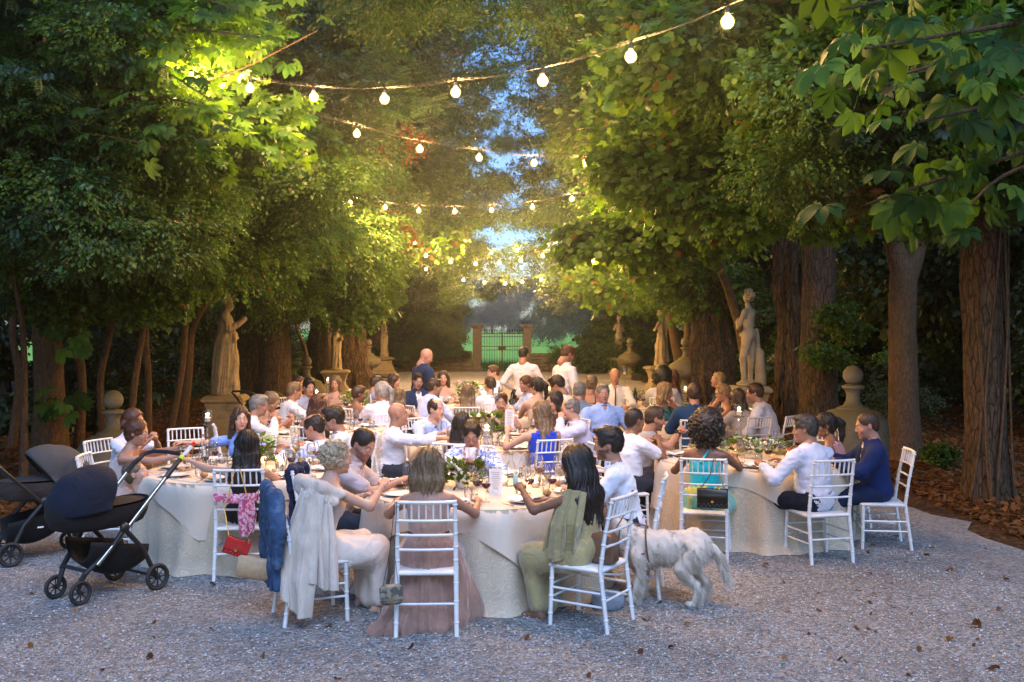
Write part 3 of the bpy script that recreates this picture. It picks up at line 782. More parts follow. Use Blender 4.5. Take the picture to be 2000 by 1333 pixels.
def soil_material():
    s = NT('leaf litter soil'); co = s.coords()
    v = s.n('ShaderNodeTexVoronoi'); s.l(co, v.inputs['Vector']); v.inputs['Scale'].default_value = 22
    c = s.ramp(v.outputs['Color'], [(0, (.018, .012, .008)), (.5, (.07, .035, .016)), (1, (.17, .08, .03))])
    f = s.noise(co, 2.2, 5); c = s.mix(s.ramp(f, [(.4, (0, 0, 0)), (.7, (.8, .8, .8))]), c, (.022, .017, .010))
    s.l(c, s.b.inputs['Base Color']); pr(s, Roughness=.95, Specular_IOR_Level=.1)
    s.bump(v.outputs['Distance'], 1.0, .03); return s.m
def bark_material(name, a, b, sc=1.0, ridg=1.0):
    s = NT(name); co = s.coords((1, 1, .26)); f = s.noise(co, 22 * sc, 6, .7, 1.4); vo = s.n('ShaderNodeTexVoronoi', feature='DISTANCE_TO_EDGE'); s.l(co, vo.inputs['Vector']); vo.inputs['Scale'].default_value = 15 * sc; crack = s.ramp(vo.outputs['Distance'], [(0, (0, 0, 0)), (.12, (1, 1, 1))])
    co2 = s.coords(); g = s.noise(co2, 3, 4); m = s.noise(co2, 60, 4)
    c = s.ramp(f, [(.3, tuple(x * .35 for x in a)), (.5, a), (.72, b)])
    c = s.mix(s.ramp(g, [(.45, (0, 0, 0)), (.75, (.5, .5, .5))]), c, (.045, .055, .022)); c = s.mix(.55 * min(1, ridg), c, s.mix(1.0, c, crack, 'MULTIPLY'))
    s.l(c, s.b.inputs['Base Color']); pr(s, Roughness=.92, Specular_IOR_Level=.15)
    h = s.n('ShaderNodeMath', operation='MULTIPLY_ADD'); s.l(m, h.inputs[0]); h.inputs[1].default_value = .25; s.l(f, h.inputs[2]); h3 = s.n('ShaderNodeMath', operation='MULTIPLY_ADD'); s.l(crack, h3.inputs[0]); h3.inputs[1].default_value = .4; s.l(h.outputs[0], h3.inputs[2])
    s.bump(h3.outputs[0], 1.0, .045 * ridg); return s.m
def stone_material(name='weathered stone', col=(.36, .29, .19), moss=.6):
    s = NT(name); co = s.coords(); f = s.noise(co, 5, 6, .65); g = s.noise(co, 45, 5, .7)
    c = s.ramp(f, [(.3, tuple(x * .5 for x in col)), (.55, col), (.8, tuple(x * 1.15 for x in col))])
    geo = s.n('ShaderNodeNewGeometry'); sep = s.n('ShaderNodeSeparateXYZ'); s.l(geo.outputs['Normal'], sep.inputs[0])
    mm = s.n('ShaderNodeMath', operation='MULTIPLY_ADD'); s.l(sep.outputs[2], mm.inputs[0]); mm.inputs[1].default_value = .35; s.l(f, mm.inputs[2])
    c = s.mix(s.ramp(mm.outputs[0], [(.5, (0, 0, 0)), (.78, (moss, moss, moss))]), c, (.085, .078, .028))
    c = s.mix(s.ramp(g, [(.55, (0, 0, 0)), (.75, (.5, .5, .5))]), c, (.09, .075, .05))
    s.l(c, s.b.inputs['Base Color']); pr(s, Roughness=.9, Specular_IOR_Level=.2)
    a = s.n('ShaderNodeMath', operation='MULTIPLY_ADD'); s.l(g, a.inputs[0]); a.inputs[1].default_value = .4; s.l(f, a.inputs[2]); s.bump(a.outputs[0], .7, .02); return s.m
def leaf_material(name, a, b, transl=.45, rough=.45, odd=None):
    s = NT(name); at = s.n('ShaderNodeVertexColor'); at.layer_name = 'Col'
    sp = s.n('ShaderNodeSeparateColor'); s.l(at.outputs[0], sp.inputs[0])
    oi = s.n('ShaderNodeObjectInfo')
    c = s.ramp(sp.outputs[0], [(0, a), (1, b)])
    if odd: c = s.mix(s.ramp(sp.outputs[1], [(.965, (0, 0, 0)), (.975, (1, 1, 1))]), c, odd)
    v = s.n('ShaderNodeMath', operation='MULTIPLY_ADD'); s.l(oi.outputs['Random'], v.inputs[0]); v.inputs[1].default_value = .7; v.inputs[2].default_value = .65
    cm = s.n('ShaderNodeVectorMath', operation='SCALE'); s.l(c, cm.inputs[0]); s.l(v.outputs[0], cm.inputs['Scale'])
    s.l(cm.outputs[0], s.b.inputs['Base Color']); pr(s, Roughness=rough, Specular_IOR_Level=.3 if rough < .55 else .12)
    tr = s.n('ShaderNodeBsdfTranslucent'); tc = s.mix(1.0, cm.outputs[0], (2.2, 2.0, .42), 'MULTIPLY'); s.l(tc, tr.inputs[0])
    mx = s.n('ShaderNodeMixShader'); mx.inputs[0].default_value = transl
    s.l(s.b.outputs[0], mx.inputs[1]); s.l(tr.outputs[0], mx.inputs[2]); s.l(mx.outputs[0], s.out.inputs[0]); return s.m
M_GRAVEL = gravel_material(); M_SOIL = soil_material()
M_BARK = bark_material('rough bark', (.10, .064, .042), (.19, .125, .08)); M_BARK2 = bark_material('smooth bark', (.115, .07, .042), (.19, .12, .072), 1.8, .35)
M_BARK3 = bark_material('ivy stemmed bark', (.10, .062, .038), (.20, .13, .08), .8, 1.6)
M_STONE = stone_material(); M_STONE2 = stone_material('grey mossy stone', (.19, .17, .125), .75)
M_L = {'small': leaf_material('small leaves', (.020, .055, .012), (.075, .145, .022), .35, odd=(.10, .065, .025)),
       'maple': leaf_material('maple leaves', (.025, .070, .014), (.085, .165, .022), .45, odd=(.14, .08, .02)),
       'chestnut': leaf_material('chestnut leaves', (.028, .085, .014), (.080, .170, .022), .42, .4),
       'pinnate': leaf_material('feathery leaves', (.016, .055, .028), (.055, .120, .035), .35),
       'brown': leaf_material('withered leaves', (.075, .034, .014), (.23, .105, .040), .25, .8),
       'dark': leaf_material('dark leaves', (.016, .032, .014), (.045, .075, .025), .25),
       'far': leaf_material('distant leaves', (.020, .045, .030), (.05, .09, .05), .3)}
M_L['big'] = leaf_material('large chestnut leaves', (.016, .050, .011), (.050, .115, .018), .35, .6)
M_L['fine'] = M_L['lace'] = M_L['small']
# ================================================================ ground
def sheet(name, pts, z, mat, kind='structure', sub=None):
    me = bpy.data.meshes.new(name); me.from_pydata([(x, y, z) for x, y in pts], [], [tuple(range(len(pts)))]); me.update()
    o = meshobj(name, me, mat); tag(o, kind=kind); return o
def wobble(y, s): return .35 * math.sin(y * .9 + s) + .22 * math.sin(y * 2.3 + s * 2) + .1 * math.sin(y * 6 + s)
# woodland soil: one relief sheet to the edge of the wood
def soil_z(x, y):
    m = max(0.0, abs(x + .4) - 5.6); return .02 + min(.30, m * .05) + .05 * (math.sin(x * 1.3 + y * .7) + math.sin(y * 1.1 - x * .4)) * min(1, m / 2) - .02
b = MB(); b.grid(lambda u, v: ((u - .5) * 90, -8 + v * 54, soil_z((u - .5) * 90, -8 + v * 54) - .012), 150, 90)
tag(b.build('soil', M_SOIL), kind='structure')
ys = np.linspace(-8, 45.3, 130)
path = [(4.9 + wobble(y, 1) + max(0, 6 - y) * .5, y) for y in ys] + [(-5.3 + wobble(y, 4) - max(0, 8 - y) * .6, y) for y in ys[::-1]]
g = MB(); n = len(ys)
lft = [(-5.3 + wobble(y, 4) - max(0, 8 - y) * .6, y) for y in ys]; rgt = [(4.9 + wobble(y, 1) + max(0, 6 - y) * .5, y) for y in ys]
V = []; Fc = []
for i in range(n):
    for j in range(13): t = j / 12; V.append((lft[i][0] * (1 - t) + rgt[i][0] * t, ys[i], .030 if 0 < j < 12 else .0))
for i in range(n - 1):
    for j in range(12): Fc.append((i * 13 + j, i * 13 + j + 1, (i + 1) * 13 + j + 1, (i + 1) * 13 + j))
g.add(V, Fc); tag(g.build('gravel_path', M_GRAVEL), kind='structure')
GZ = .030
# loose pebbles over the nearer gravel
def pebbles():
    N = 58000; oc = np.array([(1, 0, 0), (0, 1, 0), (-1, 0, 0), (0, -1, 0), (0, 0, 1), (0, 0, -1)], float)
    tf = np.array([(0, 1, 4), (1, 2, 4), (2, 3, 4), (3, 0, 4)])
    y = 4.6 + rng.random(N) ** 1.4 * 7.5; x = (rng.random(N) - .5) * (y * 1.1 + .5); x = np.where((x > 4.0) | (x < -5.0), rng.uniform(-2.5, 3.6, N), x)
    r = (.004 + .008 * rng.random(N) ** 2)[:, None, None]
    a = rng.random(N) * 6.28; ca, sa = np.cos(a), np.sin(a)
    sc = np.stack([np.ones(N), .6 + .4 * rng.random(N), .55 + .3 * rng.random(N)], 1)[:, None, :]
    L = oc[None] * sc * r; L = L + (rng.random(L.shape) - .5) * r * .35
    X = L[..., 0] * ca[:, None] - L[..., 1] * sa[:, None] + x[:, None]; Y = L[..., 0] * sa[:, None] + L[..., 1] * ca[:, None] + y[:, None]; Z = L[..., 2] + GZ + r[:, :, 0] * .25
    V = np.stack([X, Y, Z], -1).reshape(-1, 3); T = (tf[None] + (np.arange(N) * 6)[:, None, None]).reshape(-1, 3)
    g = rng.choice([.14, .22, .3, .36, .42, .5], N)[:, None] * np.array([[1, .99, .97]]) * (.9 + .2 * rng.random((N, 3)))
    me = mesh_from('pebbles', V, tris=T, smooth=False, col=np.repeat(g, 6, axis=0))
    s = NT('pebble'); at = s.n('ShaderNodeVertexColor'); at.layer_name = 'Col'; s.l(at.outputs[0], s.b.inputs['Base Color']); pr(s, Roughness=.8)
    tag(meshobj('gravel', me, s.m), 'loose grey and white gravel stones scattered over the path', 'gravel', kind='stuff')
pebbles()
# ---- meadow beyond the gate
s_ = NT('meadow grass'); co_ = s_.coords(); f_ = s_.noise(co_, .12, 5); f2_ = s_.noise(s_.coords((1, .25, 1)), 2.5, 5, .7)
c_ = s_.ramp(f_, [(.3, (.28, .50, .07)), (.7, (.38, .62, .09))]); c_ = s_.mix(s_.ramp(f2_, [(.4, (0, 0, 0)), (.7, (.4, .4, .4))]), c_, (.22, .42, .06))
s_.l(c_, s_.b.inputs['Base Color']); pr(s_, Roughness=.9, Specular_IOR_Level=.1); s_.bump(f2_, .6, .1)
b = MB(); b.grid(lambda u, v: ((u - .5) * 900, 47.2 + v ** 2 * 560, -.25 + .3 * math.sin(u * 20) * v), 40, 24)
tag(b.build('meadow', s_.m), kind='structure')
# tufts of grass at the meadow edge
def tufts(name, x0, x1, y0, y1, N, h, mat, label, z=0.):
    x = rng.uniform(x0, x1, N); y = rng.uniform(y0, y1, N); a = rng.random(N) * 6.28; hh = h * (.5 + rng.random(N)); w = .012 + .02 * rng.random(N) * h / .3
    V = np.zeros((N, 3, 3)); V[:, 0] = np.stack([x - w * np.cos(a), y - w * np.sin(a), np.full(N, z)], 1); V[:, 1] = np.stack([x + w * np.cos(a), y + w * np.sin(a), np.full(N, z)], 1)
    V[:, 2] = np.stack([x + rng.normal(0, h * .3, N), y + rng.normal(0, h * .3, N), z + hh], 1)
    c = np.repeat(rng.random((N, 3)), 3, axis=0)
    o = meshobj(name, mesh_from(name, V.reshape(-1, 3), tris=np.arange(N * 3).reshape(-1, 3), smooth=False, col=c), mat); tag(o, label, 'grass', kind='stuff')
M_GRASS = leaf_material('grass blades', (.03, .09, .015), (.08, .19, .04), .4)
tufts('grass', -9, 9, 47.6, 60, 16000, .28, M_GRASS, 'uncut meadow grass standing behind the iron gate', -.25)
# ================================================================ leaves and boughs
def leaf_shape(kind):
    """list of (verts, tris) for one leaf lying in XY, stem at origin pointing +Y"""
    if kind == 'oval': return np.array([(0, 0, 0), (.30, .45, .06), (0, 1, -.08), (-.30, .45, .06)]), np.array([(0, 1, 2), (0, 2, 3)])
    if kind == 'lobed':
        P_ = [(0, 0, 0), (.30, -.02, .03), (.55, .35, .05), (.36, .48, .0), (.42, .80, -.04), (0, 1.05, -.12), (-.42, .80, -.04), (-.36, .48, 0), (-.55, .35, .05), (-.30, -.02, .03)]
        return np.array(P_), np.array([(0, 1, 3), (1, 2, 3), (0, 3, 5), (3, 4, 5), (0, 5, 7), (5, 6, 7), (0, 7, 9), (7, 8, 9)])
    if kind == 'palm':
        V, T = [], []
        for k, a in enumerate((-1.75, -1.05, -.5, 0, .5, 1.05, 1.75)):
            L = (.55, .8, .95, 1.0, .95, .8, .55)[k]; ca, sa = math.cos(a), math.sin(a); b_ = len(V)
            for x, y, z in ((0, .02, 0), (.13, .55, -.04), (.10, .80, -.12), (0, 1, -.22), (-.10, .80, -.12), (-.13, .55, -.04)):
                y_, x_ = y * L, x * L * 1.15; V.append((x_ * ca + y_ * sa, y_ * ca - x_ * sa, z * L))
            T += [(b_, b_ + 1, b_ + 5), (b_ + 1, b_ + 2, b_ + 4), (b_ + 1, b_ + 4, b_ + 5), (b_ + 2, b_ + 3, b_ + 4)]
        return np.array(V), np.array(T)
    if kind == 'pinnate':
        V, T = [], []
        for k in range(11):
            sd = (-1, 1)[k % 2]; y0 = .18 + .075 * k; 
            if k == 10: d_ = (0, 1)
            else: d_ = (sd * .86, .5)
            L = .32 * (1 - .4 * abs(k - 4) / 8); w = .07; p = (-d_[1] * w, d_[0] * w); b_ = len(V); y0 = y0 if k < 10 else .95
            V += [(0, y0, 0), (d_[0] * L * .5 + p[0], y0 + d_[1] * L * .5 + p[1], .01), (d_[0] * L, y0 + d_[1] * L, -.07), (d_[0] * L * .5 - p[0], y0 + d_[1] * L * .5 - p[1], .01)]; T += [(b_, b_ + 1, b_ + 2), (b_, b_ + 2, b_ + 3)]
        return np.array(V), np.array(T)
def scatter_leaves(kind, pos, dirs, size, upv=None):
    """instances of a leaf baked in one mesh: pos (N,3), dirs (N,3) growth direction, size (N)"""
    LV, LT = leaf_shape(kind); N = len(pos)
    y = dirs / (np.linalg.norm(dirs, axis=1, keepdims=True) + 1e-9)
    up = np.tile(np.array((0, 0, 1.)), (N, 1)) + rng.normal(0, .45, (N, 3)) if upv is None else upv
    x = np.cross(y, up); x /= np.linalg.norm(x, axis=1, keepdims=True) + 1e-9; z = np.cross(x, y)
    V = pos[:, None] + size[:, None, None] * (LV[None, :, 0:1] * x[:, None] + LV[None, :, 1:2] * y[:, None] + LV[None, :, 2:3] * z[:, None])
    T = LT[None] + (np.arange(N) * len(LV))[:, None, None]
    c = np.repeat(rng.random((N, 3)), len(LV), axis=0)
    return V.reshape(-1, 3), T.reshape(-1, 3), c
BOUGH = {}
def bough(kind, var):
    """a leafy bough about 1 m in radius, several drooping twigs"""
    key = (kind, var)
    if key in BOUGH: return BOUGH[key]
    ntw, per, lk, sz = {'small': (90, 46, 'oval', .075), 'maple': (70, 15, 'lobed', .125), 'chestnut': (46, 7, 'palm', .20), 'pinnate': (64, 9, 'pinnate', .26), 'fine': (120, 60, 'oval', .05), 'lace': (34, 26, 'oval', .085)}[kind]
    pos, dr, wood = [], [], MB()
    for t in range(ntw):
        v = rng.normal(size=3); v /= np.linalg.norm(v); v[2] = v[2] * .6
        r0, r1 = .15 + .45 * rng.random(), .75 + .35 * rng.random(); a = v * r0; e = v * r1 + np.array((0, 0, -.18 * rng.random() - .05))
        if t % 3 == 0: wood.tube([a * .2, a, (a + e) / 2 + (0, 0, .03), e], [.008, .006, .004, .002], 3, False)
        for k in range(per):
            q = (k + rng.random()) / per; p = a + (e - a) * q + np.array((0, 0, .06 * math.sin(q * 3.14))) + rng.normal(0, .05, 3)
            d = (e - a) * .8 + rng.normal(0, .5, 3) * np.linalg.norm(e - a) + np.array((0, 0, -.28)); pos.append(p); dr.append(d)
    pos, dr = np.array(pos), np.array(dr); size = sz * (.65 + .6 * rng.random(len(pos)))
    V, T, c = scatter_leaves(lk, pos, dr, size)
    wv = np.array(wood.V); wt = np.array([f for f in wood.F if len(f) == 4]); wt = np.concatenate([wt[:, :3], wt[:, [0, 2, 3]]])
    me = mesh_from('foliage', np.concatenate([V, wv]), tris=np.concatenate([T, wt + len(V)]), smooth=False, col=np.concatenate([c, np.zeros((len(wv), 3))]))
    me.materials.append(None); BOUGH[key] = me; return me
def add_bough(tree, kind, loc, r, mat=None, flat=.8, stretch=None):
    if 'near' in tree and False: pass
    me = bough(kind, R.randrange(3))
    o = bpy.data.objects.new('foliage', me); COL.objects.link(o); o.parent = tree
    o.location = Vector(loc) - tree.location; o.rotation_euler = (R.uniform(-.35, .35), R.uniform(-.35, .35), R.uniform(0, 6.28))
    sc = stretch or (1, 1, flat); o.scale = (r * sc[0], r * sc[1], r * sc[2])
    o.material_slots[0].link = 'OBJECT'; o.material_slots[0].material = M_L[mat or kind]
    o['kind'] = 'stuff'; return o
def trunk_mesh(pts, rad, mat, parent, rough=.12, seg=14, name='trunk', flare=True, ridges=9):
    """gnarled trunk through pts"""
    P_ = [Vector(p) for p in pts]; n = max(6, int(sum((P_[i + 1] - P_[i]).length for i in range(len(P_) - 1)) / .22)); V = []; Fc = []
    L = len(P_) - 1; ph = R.uniform(0, 9)
    def at(t):
        i = min(L - 1, int(t * L)); f = t * L - i; p0 = P_[max(i - 1, 0)]; p1 = P_[i]; p2 = P_[i + 1]; p3 = P_[min(i + 2, L)]
        return .5 * ((2 * p1) + (p2 - p0) * f + (2 * p0 - 5 * p1 + 4 * p2 - p3) * f * f + (3 * p1 - p0 - 3 * p2 + p3) * f ** 3), rad[i] + (rad[i + 1] - rad[i]) * f
    up = None
    for j in range(n + 1):
        p, r = at(j / n); q, _ = at(min(1, j / n + .01)); q0, _ = at(max(0, j / n - .01)); t = (q - q0).normalized()
        if up is None: up = Vector((0, 1, 0)) if abs(t.y) < .9 else Vector((1, 0, 0))
        a = t.cross(up).normalized(); up = a.cross(t).normalized(); hh = p.z - P_[0].z
        fl = 1 + (.28 * math.exp(-max(hh, 0) / .25) if flare else 0)
        for k in range(seg):
            w = 2 * math.pi * k / seg
            rr = r * fl * (1 + rough * (math.sin(w * 3 + ph + hh * .7) * .5 + .5 * math.sin(w * ridges + ph * 2 + hh * 1.3) + .3 * math.sin(hh * 5 + w * 2)) * (1 + (.8 * math.exp(-max(hh, 0) / .3) if flare else 0)))
            V.append(p + a * math.cos(w) * rr + up * math.sin(w) * rr)
    for j in range(n):
        for k in range(seg): Fc.append((j * seg + k, j * seg + (k + 1) % seg, (j + 1) * seg + (k + 1) % seg, (j + 1) * seg + k))
    return MB().add(V, Fc).build(name, mat, parent)
def tree(name, label, base, top, r, boughs, mat=None, bark=None, group=None, limbs=True, rough=.12, seg=14, bend=.3, cat='tree', fork=None):
    """boughs: list of (kind, (x,y,z), radius[, material[, flat]])"""
    t = empty(name, base, label=label, cat=cat, group=group); bark = bark or M_BARK
    b0, t0 = Vector((0, 0, -.05)), Vector(top) - Vector(base)
    mid = [b0 + (t0 - b0) * f + Vector((R.uniform(-bend, bend), R.uniform(-bend, bend), 0)) * (f * (1 - f) * 2) for f in (.0, .3, .6, 1.0)]
    trunk_mesh(mid, [r, r * .88, r * .76, r * .5], bark, t, rough, seg)
    if limbs:
        for i, bq in enumerate(boughs[:6]):
            e = Vector(bq[1]) - t.location; f = R.uniform(.45, .9); s0 = b0 + (t0 - b0) * f
            m1 = s0.lerp(e, .5) + Vector((0, 0, .25)); trunk_mesh([s0, m1, e], [r * .28, r * .17, .015], bark, t, .05, 7, 'limb', False, 3)
    for bq in boughs: add_bough(t, bq[0], bq[1], bq[2], bq[3] if len(bq) > 3 else None, bq[4] if len(bq) > 4 else .8)
    return t
# ================================================================ trees
rr_ = random.Random(5)
def near_tree(trees, p):
    return min(trees, key=lambda t: (t.location.x - p.x) ** 2 + (t.location.y - p.y) ** 2 * .6)
def fill(trees, px, py, d, r, n, kinds, flat=.8):
    """hang n boughs through a region and give each to the closest of the trees"""
    for i in range(n):
        dd = rr_.uniform(*d); p = P(rr_.uniform(*px), rr_.uniform(*py), dd); k = rr_.choice(kinds)
        if p.z < .3: continue
        kk, mt = k if isinstance(k, tuple) else (k, None)
        add_bough(near_tree(trees, p), kk, p, rr_.uniform(*r), mt, flat)
def bare(label, base, pts, rads, bark, name='tree', rough=.1, seg=12, group=None):
    t = empty(name, base, label=label, cat='tree', group=group)
    trunk_mesh([Vector((0, 0, -.06))] + [Vector(p) - Vector(base) for p in pts], rads, bark, t, rough, seg); return t
RT = []
# the big dark trunk at the right with climbing stems
t = bare('thick dark rough-barked trunk with climbing stems at the right edge of the path', (5.72, 12.0, .0), [(5.70, 12, 1.5), (5.66, 12, 3.2), (5.75, 12.1, 6), (5.8, 12.2, 9.5)], [.25, .225, .22, .21, .15], M_BARK, 'chestnut_tree', .13, 18); RT.append(t)
for k in range(7):
    a = -2.6 + k * .42; pts = []
    for j in range(12):
        z = j * .42 - .02; q = a + .35 * math.sin(j * .5 + k * 1.7) + .02 * j; rad = (.262 + .06 * math.exp(-z * 2)) * (1 - .012 * j)
        pts.append((rad * math.cos(q), rad * math.sin(q), z))
    MB().tube(pts, [.016 - .0007 * j for j in range(12)], 6).build('vine', M_BARK2, t)
# forked smooth trunk
t = bare('smooth brown trunk forking into two limbs, behind the chair of the man in blue suit', (6.08, 15.4, .05), [(6.06, 15.4, 1.2), (6.04, 15.4, 2.2), (6.06, 15.4, 2.95)], [.25, .215, .205, .20], M_BARK2, 'chestnut_tree', .06, 14); RT.append(t)
for tgt, r0 in (((5.80, 15.3, 4.0), .15), ((6.45, 15.3, 4.1), .13)):
    e = Vector(tgt) - t.location; trunk_mesh([Vector((0, 0, 2.7)), Vector((e.x * .55, 0, 3.25)), e, e + Vector((e.x * .6, .3, 2.5)), e + Vector((e.x * 1.6, .6, 5))], [.17, r0, r0 * .95, r0 * .8, .05], M_BARK2, t, .06, 12, 'limb', False)
RT.append(bare('straight brown trunk left of the stone ball ornament with big block body', (5.62, 18.2, .05), [(5.6, 18.2, 2), (5.63, 18.2, 4), (5.6, 18.3, 9)], [.38, .30, .28, .26, .18], M_BARK, 'chestnut_tree', .08, 16))
t = bare('reddish trunk wrapped in dead ivy stems right of the youth statue', (5.62, 20.0, .05), [(5.6, 20, 2), (5.5, 20, 4), (5.55, 20, 9)], [.34, .25, .24, .25, .18], M_BARK3, 'chestnut_tree', .28, 18); RT.append(t)
for k in range(9):
    a = -3.0 + k * .36; pts = []
    for j in range(14):
        z = j * .42; q = a + .5 * math.sin(j * .45 + k * 2.1); rad = .27 + .06 * math.sin(j * .8 + k) + .02
        pts.append((rad * math.cos(q), rad * math.sin(q), z))
    MB().tube(pts, [.022] * 14, 6).build('vine', M_BARK3, t)
RT.append(bare('broad fluted twin trunk leaning left, left of the youth statue', (5.45, 26.5, .05), [(5.25, 26.5, 2), (5.0, 26.5, 4.2), (4.8, 26.5, 7), (4.4, 26.5, 11)], [.62, .50, .42, .36, .2], M_BARK3, 'chestnut_tree', .25, 20))
RT.append(bare('leaning thin trunk crossing behind the youth statue', (5.4, 22.5, .05), [(5.2, 22.5, 1.8), (4.9, 22.5, 2.9), (4.45, 22.5, 4.2), (4.2, 22.5, 7)], [.14, .12, .10, .09, .05], M_BARK2, 'young_tree', .06, 10))
RT.append(bare('grey trunk standing between the two farthest right statues', (5.6, 44.5, .05), [(5.5, 44.5, 2), (5.45, 44.5, 4), (5.0, 44.5, 10)], [.50, .36, .34, .3, .2], M_BARK, 'chestnut_tree', .15, 14))
RT.append(bare('slim straight trunk rising above the second right urn', (5.0, 28.5, .05), [(5.02, 28.5, 2), (5.0, 28.5, 4), (5.1, 28.5, 9)], [.12, .10, .09, .09, .05], M_BARK2, 'young_tree', .06, 10))
RT.append(bare('slender leaning trunk behind the draped woman statue on the right', (5.9, 34, .05), [(5.5, 34, 2), (5.0, 34, 4), (4.4, 34, 7.5)], [.22, .17, .15, .14, .08], M_BARK2, 'young_tree', .06, 10))
RT.append(bare('dark trunk far right in the wood behind the thick trunk', (7.9, 14.5, .1), [(7.9, 14.5, 2), (7.85, 14.5, 4), (7.8, 14.5, 8)], [.2, .15, .14, .13, .08], M_BARK, 'young_tree', .1, 10))
LT_ = []
LT_.append(bare('sturdy brown trunk at the left edge with leafy sprigs at head height', (-6.55, 14.1, .05), [(-6.56, 14.1, 1.3), (-6.6, 14.1, 2.6), (-6.62, 14.1, 4.5), (-6.5, 14.1, 9)], [.26, .20, .18, .16, .1], M_BARK2, 'chestnut_tree', .06, 14))
LT_.append(bare('left trunk of the dark pair behind the robed statue', (-6.35, 24.0, .05), [(-6.35, 24, 2), (-6.3, 24, 4), (-6.2, 24, 9)], [.40, .30, .27, .26, .16], M_BARK, 'chestnut_tree', .12, 16))
LT_.append(bare('right trunk of the dark pair behind the robed statue', (-5.62, 23.6, .05), [(-5.62, 23.6, 2), (-5.6, 23.6, 4), (-5.7, 23.6, 9)], [.42, .33, .30, .27, .18], M_BARK, 'chestnut_tree', .12, 16))
LT_.append(bare('fluted red-brown trunk left of the second left statue', (-6.05, 31.5, .05), [(-6.05, 31.5, 2), (-6.0, 31.5, 4), (-5.9, 31.5, 10)], [.45, .33, .31, .29, .18], M_BARK3, 'chestnut_tree', .22, 16))
t = bare('ridged trunk right of the second left statue with a limb rising to the right', (-5.25, 33.5, .05), [(-5.3, 33.5, 1.5), (-5.35, 33.5, 3.2), (-5.5, 33.5, 6), (-5.3, 33.5, 10)], [.62, .36, .33, .28, .18], M_BARK3, 'chestnut_tree', .25, 18); LT_.append(t)
trunk_mesh([Vector((-.1, 0, 2.2)), Vector((.35, -.1, 3.6)), Vector((.75, -.2, 5.2)), Vector((1.6, -.2, 7.4))], [.13, .11, .09, .04], M_BARK2, t, .05, 9, 'limb', False)
thin = [(45, 13.2, .055, -10, 'very thin straight stem nearest the left edge of the photo'), (150, 14.6, .085, 30, 'thin stem just right of the sturdy left trunk'),
        (205, 15.6, .075, 25, 'thin stem rising left of the stone ball ornament'), (245, 14.9, .065, 55, 'crooked thin stem rising just above the left stone ball'),
        (288, 15.8, .07, 10, 'thin upright stem right of the left stone ball'), (322, 16.4, .07, 60, 'thin curved stem midway between stone ball and robed statue'),
        (352, 17.4, .10, 75, 'dark thin trunk leaning right towards the robed statue'), (20, 15.8, .08, 15, 'dim stem deep in the wood at the far left'),
        (118, 16.8, .07, -20, 'dim stem behind the sturdy left trunk'), (515, 27, .09, 60, 'slanting stem with leaves right of the dark trunk pair'), (592, 29, .07, -10, 'thin stem beside the second left stone ball')]
for px, d, r, ln, lb in thin:
    x = PX(px, d); f = d / F; k = [R.uniform(-18, 18) * f for _ in range(3)]
    LT_.append(bare(lb, (x, d, .03), [(x + ln * .3 * f + k[0], d, 1.2), (x + ln * .55 * f + k[1], d, 2.1), (x + ln * f + k[2], d, 3.2), (x + ln * 1.6 * f, d, 5.5)], [r * 1.0, r * .78, r * .7, r * .6, r * .3], M_BARK2, 'sapling', .05, 9))
# woodland behind both rows
WD = []
for i in range(44):
    sd = -1 if i % 2 else 1; d = 13 + (i // 2) * 2.1 + R.uniform(-.7, .7); x = sd * R.uniform(8.5, 13.5) - .4
    if sd < 0 and d < 20: x = -R.uniform(9, 13)
    h = R.uniform(7, 12)
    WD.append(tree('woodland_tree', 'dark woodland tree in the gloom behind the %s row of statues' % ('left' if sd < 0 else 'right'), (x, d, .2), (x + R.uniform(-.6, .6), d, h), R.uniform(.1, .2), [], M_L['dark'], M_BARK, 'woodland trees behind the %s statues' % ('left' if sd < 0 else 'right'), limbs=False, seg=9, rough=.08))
def wfill(n, sd, yr, xr, zr, r):
    for i in range(n):
        p = Vector((sd * R.uniform(*xr) - .4, R.uniform(*yr), R.uniform(*zr)))
        c = [w for w in WD if (w.location.x > 0) == (sd > 0)]
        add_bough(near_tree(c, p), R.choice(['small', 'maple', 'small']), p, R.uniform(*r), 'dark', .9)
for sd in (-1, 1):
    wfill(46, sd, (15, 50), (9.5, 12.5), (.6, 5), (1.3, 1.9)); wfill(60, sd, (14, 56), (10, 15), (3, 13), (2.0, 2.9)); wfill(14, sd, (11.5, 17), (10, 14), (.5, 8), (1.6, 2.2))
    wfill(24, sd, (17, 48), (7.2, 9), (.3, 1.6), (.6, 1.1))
# ---- left side foliage
fill(LT_, (-80, 330), (-60, 330), (10.5, 14), (.75, 1.05), 30, ['pinnate', ('small', 'small'), ('pinnate', 'dark')])
fill(LT_, (-60, 400), (300, 520), (11, 14.5), (.7, .95), 40, ['small', 'small', 'pinnate'])
fill(LT_, (120, 520), (40, 330), (10.8, 13), (.65, .9), 20, ['chestnut'])
fill(LT_, (330, 640), (250, 560), (14, 22), (.9, 1.2), 40, ['small', 'pinnate', 'small', 'maple'])
fill(LT_, (520, 700), (0, 330), (20, 32), (1.4, 2.0), 30, ['pinnate', ('pinnate', 'dark'), ('small', 'dark')])
fill(LT_, (470, 720), (430, 610), (21, 31), (.9, 1.4), 34, ['maple', 'small', 'small'])
fill(LT_, (600, 760), (330, 520), (24, 36), (1.3, 1.8), 26, ['small', ('small', 'brown'), 'maple'])
fill(LT_, (640, 810), (-60, 340), (30, 42), (1.5, 2.2), 42, [('pinnate', 'dark'), ('small', 'brown'), ('pinnate', 'dark'), ('small', 'dark')])
